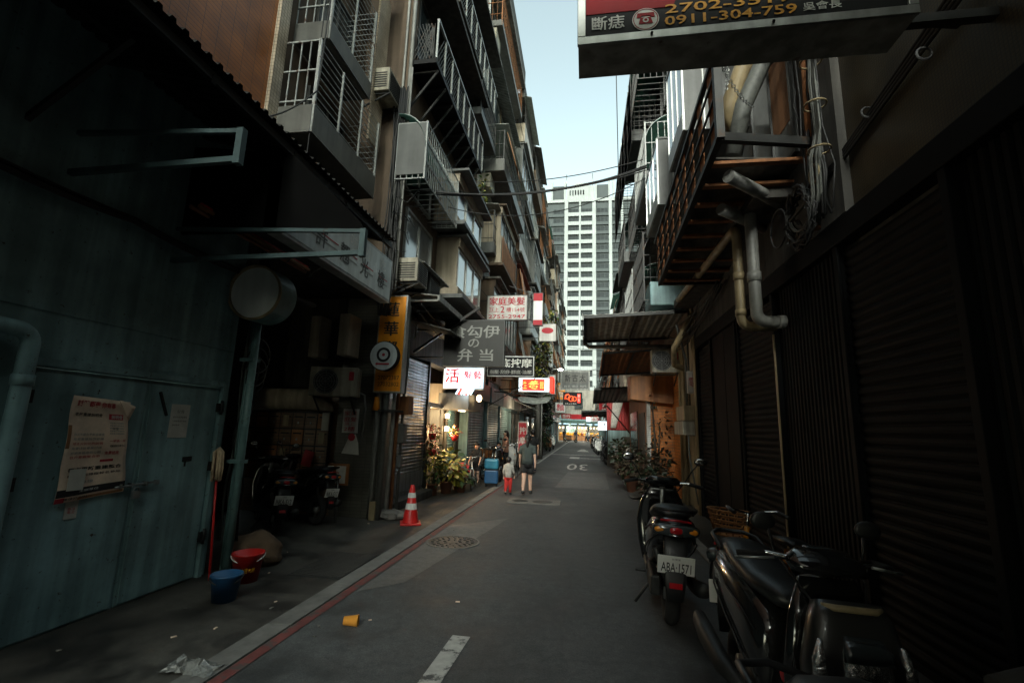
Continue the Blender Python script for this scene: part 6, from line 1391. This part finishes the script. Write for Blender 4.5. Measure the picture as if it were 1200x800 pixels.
    for s in (-1,1):
        MB().tube([(.30,s*.18,1.06),(.40,s*.16,1.0),(.50,s*.10,.9),(.52,s*.05,.7)], .006, 6).build('brake_cable', 'rubber', t)
        MB().tube([(-.88,s*.12,.75),(-.7,s*.178,.66),(-.45,s*.188,.56),(-.2,s*.183,.46),(-.04,s*.165,.40)], .006, 6).build('trim_strip', 'steel_dark', t)
        MB().tube([(-.70,s*.176,.79),(-.45,s*.187,.72),(-.2,s*.182,.68),(-.05,s*.166,.62)], .004, 6).build('panel_gap', 'rubber', t)
        MB().box(-.12,s*.16,.255,-.02,s*.25,.275).build('foot_peg', 'steel_dark', t, bevel=.005)
    MB().tube([(-.2,.1,.25),(-.25,.25,.02)], .012, 6).tube([(-.6,.0,.235),(-.75,.14,.62)], .022, 8).build('stand_and_shock', 'steel_dark', t)
    return t
H = lambda dx, dy: math.atan2(dy, dx)
make_scooter('black scooter seen from behind with a white ABA-1571 number plate', (.80,5.45,0), H(.06,1), 'black_gloss', 'ABA·1571', lean=.05, zs=1.08, wy=1.18)
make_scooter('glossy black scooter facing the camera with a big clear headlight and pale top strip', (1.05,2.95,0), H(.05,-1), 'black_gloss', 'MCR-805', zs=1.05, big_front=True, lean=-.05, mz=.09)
make_scooter('dark scooter cut off by the bottom edge with only its seat and tail visible', (1.46,1.80,0), H(1,-.06), 'black_gloss', 'NXK-418', zs=.95, mirrors=False)
make_scooter('bare handlebar scooter of which only one grip shows at the bottom edge', (1.2,1.0,0), H(.2,1), 'black_satin', 'EMA-771', zs=1.12, mirrors=False, naked=True)
s1 = make_scooter('black scooter in the recess nearest the teal shed, silver plate low at its tail', (-5.15,7.35,0), H(-.72,.69), 'black_gloss', 'NKA-512', lean=.06)
s2 = copy_tree(s1); s2.location = (-5.10,8.05,0) ; s2.rotation_euler = (.07,0,H(-.86,.40)); s2['label'] = 'black scooter in the recess nearer the chrome pipe rail'
# far parked scooters (copies with one look each)
base_o = make_scooter('orange scooter parked far along the right kerb before the market', (.75,52,0), H(-.2,1), 'canopy_orange', 'MBB-611', group='scooters parked far along the right kerb')
base_w = make_scooter('white scooter parked behind the orange cone on the right kerb', (1.15,34,0), H(-.5,1), 'cone_white', 'MTT-220', group='scooters parked far along the right kerb')
base_k = make_scooter('dark scooter parked just beyond the potted bushes on the right', (1.35,24.8,0), H(-.5,1), 'black_gloss', 'LPA-118', group='scooters parked far along the right kerb')
def far(src, loc, h, lab, grp='scooters parked far along the right kerb'):
    c = copy_tree(src); c.location = loc; c.rotation_euler = (.06,0,h); c['label'] = lab; c['group'] = grp; return c
far(base_k, (1.3,27.2,0), H(-.6,1), 'dark scooter second beyond the potted bushes, nearest the orange cone')
far(base_w, (1.05,36.5,0), H(-.45,1), 'white scooter second past the orange cone on the right')
far(base_k, (1.0,39,0), H(-.5,1), 'dark scooter below the small lit sign on the right')
far(base_w, (.95,42,0), H(-.3,1), 'pale scooter past the small lit sign on the right')
far(base_k, (.85,46,0), H(-.4,1), 'dark scooter between the pale one and the far orange one')
LG = 'scooters parked along the left pavement'
far(base_k, (-3.0,15.9,0), H(.5,-1), 'dark scooter parked behind the wheeled case on the left pavement', LG)
far(base_w, (-2.9,18.6,0), H(.3,-1), 'pale scooter parked beside the person in the peach shirt', LG)
far(base_k, (-3.0,20.6,0), H(.4,-1), 'dark scooter parked under the rolled awning on the left', LG)
far(base_k, (-2.95,24.0,0), H(.3,-1), 'dark scooter parked by the lamp post on the left pavement', LG)
far(base_o, (-2.9,38,0), H(.3,-1), 'orange scooter parked on the left past the climbing shrub', LG)
far(base_w, (-2.9,42,0), H(.3,-1), 'pale scooter parked far left near the street lamp', LG)
far(base_o, (-1.9,66,0), H(1,.3), 'yellow-orange scooter standing by the people at the street end', 'scooters at the street end')

# ================================================================== BICYCLES
def make_bike(label, loc, rz, fm, basket=True, s=1., lean=.12, bars_m='black_satin'):
    t = thing('bicycle', label, 'bicycle', loc, rz); t.rotation_euler = (lean,0,rz); t.scale = (s,s,s)
    for x in (-.5,.52):
        o = MB().torus((x,0,.31), .30, .018, 34, 8, 0, AX_Y).build('wheel', 'rubber', t)
        k = MB().torus((x,0,.31), .28, .010, 34, 6, 0, AX_Y)
        for i in range(14): a = 2*PI*i/14; k.tube([(x,.015*(-1)**i,.31),(x+.28*math.cos(a),0,.31+.28*math.sin(a))], .0025, 4)
        k.lathe([(0,-.04),(.025,-.04),(.025,.04),(0,.04)], (x,0,.31), 12, 0, AX_Y); k.build('rim', 'chrome', o)
        MB().tube([(x+.335*math.cos(a),0,.31+.335*math.sin(a)) for a in [(.15 if x < 0 else .1)*PI+i*.07*PI for i in range(11)]], .02, 6).build('fender', 'steel', t)
    MB().tube([(-.08,0,.30),(-.20,0,.78)], .019, 10).tube([(-.08,0,.30),(.34,0,.74)], .026, 10).tube([(-.14,0,.52),(.34,0,.66)], .022, 10).tube([(-.5,.05,.31),(-.16,.02,.66)], .011, 8).tube([(-.5,-.05,.31),(-.16,-.02,.66)], .011, 8).tube([(-.5,.05,.31),(-.08,.03,.3)], .012, 8).tube([(-.5,-.05,.31),(-.08,-.03,.3)], .012, 8).tube([(.32,0,.62),(.30,0,.86)], .024, 10).build('frame', fm, t)
    MB().tube([(.33,.05,.62),(.42,.05,.45),(.52,.05,.31)], .013, 8).tube([(.33,-.05,.62),(.42,-.05,.45),(.52,-.05,.31)], .013, 8).build('fork', fm, t)
    h = MB().tube([(.30,0,.84),(.29,0,.98)], .014, 8).tube([(.12,-.28,1.0),(.24,-.26,1.03),(.31,-.12,1.0),(.30,0,.98),(.31,.12,1.0),(.24,.26,1.03),(.12,.28,1.0)], .012, 8).build('handlebar', 'chrome', t)
    for s_ in (-1,1): MB().tube([(.22,s_*.265,1.025),(.10,s_*.28,.998)], .018, 8).build('grip', bars_m, h)
    MB().loft([((-.36,0,.84),(0,.10,0),(0,0,.03)),((-.26,0,.85),(0,.105,0),(0,0,.035)),((-.14,0,.845),(0,.05,0),(0,0,.03)),((-.04,0,.84),(0,.022,0),(0,0,.02))], 14, 0, 2.2).build('saddle', 'seat_black', t)
    MB().lathe([(.03,-.004),(.09,-.004),(.09,.004),(.03,.004)], (-.08,-.05,.30), 24, 0, AX_Y).tube([(-.08,-.07,.3),(-.02,-.08,.15)], .010, 6).tube([(-.08,.07,.3),(-.14,.08,.45)], .010, 6).box(-.06,-.16,.135,.02,-.07,.155).box(-.18,.07,.44,-.10,.16,.46).build('crank', 'steel_dark', t)
    MB().tube([(-.5,.04,.31),(-.56,.2,.0)], .009, 6).build('kickstand', 'steel', t)
    if basket:
        k = MB(); n = 16
        for j in range(6):
            z = .74+j*.045; rr = .115+.012*j; k.tube([(.53+rr*1.1*math.cos(a),rr*1.35*math.sin(a),z) for a in [2*PI*i/n for i in range(n+1)]], .010, 5)
        for i in range(n): a = 2*PI*i/n; k.tube([(.53+.12*math.cos(a),.15*math.sin(a),.73),(.53+.19*math.cos(a),.235*math.sin(a),.97)], .007, 4)
        k.lathe([(0,.735),(.14,.735)], (.53,0,0), 16); k.build('basket', 'wicker', t)
    return t
make_bike('yellow framed bicycle with a wicker basket leaning by the black shutter', (1.52,4.62,0), H(-.36,1), 'bike_yellow', True, 1.0, .1)
make_bike('silver children\'s bicycle held by the child in black before the pale blue shutter', (-3.14,13.55,0), H(.12,-1), 'bike_grey', False, .86, .06)
make_bike('silver bicycle parked behind the child against the pale blue shutter', (-3.45,15.3,0), H(.2,1), 'bike_grey', True, 1., .1)

# ================================================================== PEOPLE
def skin_mesh(name, joints, edges, mats, par, root=0, sub=2):
    me = bpy.data.meshes.new(name); me.from_pydata([j[0] for j in joints], edges, [])
    o = bpy.data.objects.new(name, me); COL.objects.link(o)
    o.modifiers.new('skin', 'SKIN'); sm = o.modifiers.new('sub', 'SUBSURF'); sm.levels = sub; sm.render_levels = sub
    for i, j in enumerate(joints):
        sv = me.skin_vertices[0].data[i]; r_ = j[1]; sv.radius = r_ if isinstance(r_, tuple) else (r_, r_); sv.use_root = i == root
    res = bpy.data.meshes.new_from_object(o.evaluated_get(bpy.context.evaluated_depsgraph_get()))
    bpy.data.objects.remove(o)
    res.materials.clear(); res.materials.append(M[mats])
    res.polygons.foreach_set('use_smooth', [True]*len(res.polygons)); res.name = name
    o = bpy.data.objects.new(name, res); COL.objects.link(o); o.parent = par
    return o
def person(label, loc, rz, h, top='cloth_grey', bottom='cloth_black', legs='short', hair='long', stride=.0, skin='skin', armL=0., armR=0., child=False, sleeves='short', shoe='shoe'):
    """faces local +Y; stride > 0 puts the right foot forward"""
    t = thing('person', label, 'person', loc, rz)
    k = 1.0; hs = 1.28 if child else 1.0     # head scale
    leg = .46 if child else .50
    s = lambda x, y, z: (x*h, y*h, z*h)
    hz = leg+.015; sh = .80 if child else .815
    J = []; E = []
    def add(p, r_, parent=None):
        J.append((s(*p), tuple(q*h for q in r_) if isinstance(r_, tuple) else r_*h)); 
        if parent is not None: E.append((parent, len(J)-1))
        return len(J)-1
    pel = add((0,0,hz+.02), (.075,.06)); wa = add((0,.005,hz+.10), (.066,.052), pel); ch = add((0,.0,sh-.09), (.080,.058), wa); nb = add((0,0,sh+.005), .036, ch); nk = add((0,.006,sh+.045), .027*hs, nb)
    h1 = add((0,.016,.885 if not child else .865), .044*hs, nk); h2 = add((0,.010,.945 if not child else .935), .047*hs, h1)
    wrists = []
    for sx, sw in ((-1,armL),(1,armR)):
        a = add((sx*.095,0,sh-.025), .036, ch); b_ = add((sx*.125,-.01+sw*.09,sh-.175), .026, a); c = add((sx*.135,.02+sw*.22,sh-.315+abs(sw)*.06), .017, b_)
        hd = add((sx*.137,.03+sw*.25,sh-.36+abs(sw)*.07), (.018,.012), c); wrists.append((sx,hd))
        for i, (fx, L_) in enumerate(((-.010,.038),(-.003,.044),(.004,.042),(.011,.034))):
            f1 = add((sx*.137,.03+sw*.26+fx*1.6,sh-.385+abs(sw)*.07), .0052, hd); add((sx*.133,.034+sw*.26+fx*1.8,sh-.385-L_*.75+abs(sw)*.07), .004, f1)
        th = add((sx*.125,.048+sw*.26,sh-.37+abs(sw)*.07), .006, hd); add((sx*.122,.056+sw*.26,sh-.395+abs(sw)*.07), .0045, th)
    feet = []
    for sx, st in ((-1,-stride),(1,stride)):
        hp = add((sx*.048,0,hz-.02), .058, pel); kn = add((sx*.050,st*.09+.012,hz-.245), .038, hp); ak = add((sx*.052,st*.17-.015-(.05 if st < 0 else 0),.045+(.03 if st < -.01 else 0)), .023, kn)
        ft = add((sx*.056,st*.17+.05,.018+(.01 if st < -.01 else 0)), (.026,.018), ak); feet.append((sx,st))
    skin_mesh('body', J, E, skin, t)
    P = lambda i: V(J[i][0])
    # shirt: torso tube and sleeves
    m = MB(); f = 1.0
    m.loft([(s(0,0,hz-.015),s(.098,0,0),s(0,.078,0)),(s(0,0,hz+.07),s(.094,0,0),s(0,.072,0)),(s(0,.002,hz+.15),s(.097,0,0),s(0,.073,0)),(s(0,0,sh-.06),s(.112,0,0),s(0,.074,0)),(s(0,0,sh-.005),s(.104,0,0),s(0,.060,0)),(s(0,0,sh+.022),s(.055,0,0),s(0,.045,0)),(s(0,.003,sh+.032),s(.038,0,0),s(0,.036,0))], 22, 0, 2.5)
    base = 7
    for sx, sw in ((-1,armL),(1,armR)):
        a = V(s(sx*.088,0,sh-.02)); b_ = V(s(sx*.128,-.01+sw*.09,sh-.175)); c = V(s(sx*.137,.02+sw*.22,sh-.315+abs(sw)*.06))
        if sleeves == 'short': m.tube([a, a.lerp(b_,.5), a.lerp(b_,.85)], [.046*h,.043*h,.042*h], 12)
        else: m.tube([a, a.lerp(b_,.5), b_, b_.lerp(c,.9)], [.046*h,.040*h,.034*h,.026*h], 12)
    m.build('shirt', top, t)
    m = MB()
    m.loft([(s(0,0,hz-.07),s(.094,0,0),s(0,.076,0)),(s(0,0,hz+.0),s(.094,0,0),s(0,.074,0)),(s(0,0,hz+.06),s(.086,0,0),s(0,.066,0))], 20, 0, 2.4)
    for sx, st in ((-1,-stride),(1,stride)):
        hp = V(s(sx*.047,0,hz-.03)); kn = V(s(sx*.050,st*.09+.012,hz-.245)); ak = V(s(sx*.052,st*.17-.015-(.05 if st < 0 else 0),.06+(.03 if st < -.01 else 0)))
        if legs == 'short': m.tube([hp, hp.lerp(kn,.5), hp.lerp(kn,.62)], [.062*h,.062*h,.063*h], 14)
        else: m.tube([hp, hp.lerp(kn,.6), kn, kn.lerp(ak,.95)], [.063*h,.056*h,.047*h,.038*h], 14)
    m.build('shorts' if legs == 'short' else 'trousers', bottom, t)
    for sx, st in feet:
        z0 = .02+(.02 if st < -.01 else 0); y0 = st*.17-.02-(.05 if st < 0 else 0)
        MB().loft([(s(sx*.053,y0-.02,z0+.02),s(.018,0,0),s(0,0,.024)),(s(sx*.054,y0+.02,z0+.022),s(.027,0,0),s(0,0,.030)),(s(sx*.056,y0+.07,z0+.004),s(.029,0,0),s(0,0,.022)),(s(sx*.057,y0+.115,z0-.002),s(.020,0,0),s(0,0,.014))], 12).build('shoe', shoe, t)
    # hair and face
    hc = V(s(0,.004,.925 if not child else .912)); r0 = .058*h*hs
    m = MB().ell(hc+V((0,-.010*h,.010*h)), (r0*1.02,r0*1.06,r0*1.10), 18, 11)
    m.v = [(x, min(y, hc.y+r0*(.72 if z > hc.z+r0*.42 else .12)), z) for x, y, z in m.v]
    if hair == 'long': m.tube([hc+V((0,-.045*h,.02*h)), hc+V((0,-.062*h,-.05*h)), hc+V((0,-.060*h,-.12*h)), hc+V((0,-.058*h,-.17*h))], [.035*h,.034*h,.026*h,.010*h], 10)
    m.build('hair', 'hair', t)
    for sx in (-1,1):
        MB().ell(hc+V((sx*.020*h*hs,.052*h*hs,-.004*h)), (.006*h*hs,.004*h,.0035*h*hs), 8, 6).build('eye', 'hair', t)
        MB().ell(hc+V((sx*.054*h*hs,-.002*h,-.01*h)), (.006*h,.012*h*hs,.018*h*hs), 8, 6).build('ear', skin, t)
    MB().loft([(hc+V((0,.050*h*hs,.004*h)),(.004*h,0,0),(0,.004*h,0)),(hc+V((0,.058*h*hs,-.014*h)),(.009*h,0,0),(0,.007*h,0)),(hc+V((0,.052*h*hs,-.02*h)),(.006*h,0,0),(0,.004*h,0))], 8).build('nose', skin, t)
    MB().ell(hc+V((0,.050*h*hs,-.034*h*hs)), (.014*h*hs,.004*h,.004*h*hs), 8, 6).build('mouth', 'terracotta', t)
    return t
woman = person('woman in a grey-green shirt and black shorts walking away up the street, dark hair tied', (-1.52,12.75,0), .05, 1.56, 'cloth_grey', 'cloth_black', 'short', 'long', .62, 'skin_pale', .3, -.28)
kid = person('small child in a pale top and red trousers walking beside the woman', (-1.98,12.5,0), -.1, .96, 'cloth_pale', 'cloth_red', 'long', 'short', .25, 'skin_pale', .0, .35, True, 'long')
person('child in black astride the small bicycle facing the camera', (-3.13,13.72,.10), PI, 1.16, 'cloth_black', 'cloth_black', 'short', 'short', .15, 'skin_pale', .9, .9, True)
person('person in a peach shirt standing at the shop front past the wheeled case', (-2.98,17.9,0), PI*.6, 1.62, 'cloth_peach', 'cloth_black', 'long', 'long', .1, 'skin_pale', .3, .5)
person('person in dark clothes bending over a parked scooter beside the wheeled case', (-3.05,16.9,0), PI*.9, 1.2, 'cloth_navy', 'cloth_black', 'long', 'short', .1, 'skin', .7, .5)
person('dark haired person beyond the woman in front of the pink-red poster board', (-2.0,18.4,0), PI*.1, 1.68, 'cloth_black', 'cloth_navy', 'long', 'short', .1, 'skin', .2, .1)
person('person in navy standing in the middle of the lit market entrance', (-1.35,66.5,0), PI*.1, 1.72, 'cloth_navy', 'cloth_black', 'long', 'short', .2, 'skin', .1, -.1)
person('person in black at the left of the lit market entrance', (-3.0,69,0), .3, 1.75, 'cloth_black', 'cloth_black', 'long', 'short', .2, 'skin', .1, -.1)
person('person in white crossing at the right of the lit market entrance', (.5,71,0), -PI/2, 1.7, 'cone_white', 'cloth_navy', 'long', 'short', .9, 'skin', .3, -.3)
person('person in grey right of the market middle, mid-stride', (.15,73,0), PI/2, 1.66, 'cloth_pale', 'cloth_black', 'long', 'short', .8, 'skin', .3, -.3)

# ================================================================== LIGHT, SKY, CAMERA
sc = SC
w = bpy.data.worlds.new('World'); sc.world = w; w.use_nodes = True; nt = w.node_tree; N = nt.nodes; LK = nt.links
bg = N['Background']; sky = N.new('ShaderNodeTexSky'); sky.sky_type = 'NISHITA'; sky.sun_disc = False
SUN_EL, SUN_AZ = R(25), R(186)      # azimuth measured from +Y clockwise: behind the camera
sky.sun_elevation = SUN_EL; sky.sun_rotation = SUN_AZ; sky.air_density = 1.0; sky.dust_density = 3.0; sky.ozone_density = .3; sky.altitude = 0
hs = N.new('ShaderNodeHueSaturation'); hs.inputs['Saturation'].default_value = .5
tn = N.new('ShaderNodeMixRGB'); tn.blend_type = 'MULTIPLY'; tn.inputs['Fac'].default_value = 1; tn.inputs['Color2'].default_value = (.87,1.,.87,1)
LK.new(sky.outputs['Color'], hs.inputs['Color']); LK.new(hs.outputs['Color'], tn.inputs['Color1']); LK.new(tn.outputs['Color'], bg.inputs['Color']); bg.inputs['Strength'].default_value = .122
sl = bpy.data.lights.new('sun', 'SUN'); sl.energy = 1.25; sl.angle = R(22); sl.color = (.97,1,.965); so = bpy.data.objects.new('sun', sl); COL.objects.link(so)
dirv = V((math.sin(SUN_AZ)*math.cos(SUN_EL), math.cos(SUN_AZ)*math.cos(SUN_EL), math.sin(SUN_EL)))
so.rotation_euler = dirv.to_track_quat('Z','Y').to_euler()
def lamp(name, loc, col, e, r=.08):
    l = bpy.data.lights.new(name, 'POINT'); l.energy = e; l.color = col; l.shadow_soft_size = r; o = bpy.data.objects.new(name, l); COL.objects.link(o); o.location = loc; return o
lamp('doorway_lamp', (-4.15,12.2,2.05), (1,.74,.42), 22)
lamp('wall_lamp_glow', (-3.75,12.9,1.55), (1,.62,.28), 16)
lamp('soffit_lamp', (-3.55,13.4,2.05), (1,.72,.40), 3)
lamp('salon_lightbox_glow', (-3.3,12.7,2.68), (.7,.88,1), 5)
lamp('shop_lamp', (-3.0,22.5,2.3), (1,.78,.5), 9)
for x in (-3.2,-.3,2.4): lamp('market_lamp', (x,78.2,2.4), (1,.88,.66), 60, .2)
cam = bpy.data.cameras.new('camera'); co = bpy.data.objects.new('camera', cam); COL.objects.link(co); sc.camera = co
cam.sensor_width = 36; cam.sensor_fit = 'HORIZONTAL'; cam.lens = 550/1200*36; cam.clip_start = .05; cam.clip_end = 3000
rows = [[0.9879573300700862, -0.0012731408892655734, 0.15472134007002006], [0.15185910856711254, -0.1836435731509268, -0.9711919733943244], [0.02965004394581299, 0.9829920737994973, -0.181238676174196]]
co.matrix_world = Matrix.Translation((0,0,1.7)) @ Matrix(rows).to_4x4()
sc.view_settings.view_transform = 'Standard'; sc.view_settings.look = 'None'; sc.view_settings.exposure = 1.85; sc.view_settings.gamma = 1
sc.render.engine = 'CYCLES'
try: sc.cycles.use_denoising = True; sc.cycles.denoiser = 'OPENIMAGEDENOISE'
except Exception: pass
sc.cycles.max_bounces = 6; sc.cycles.diffuse_bounces = 4
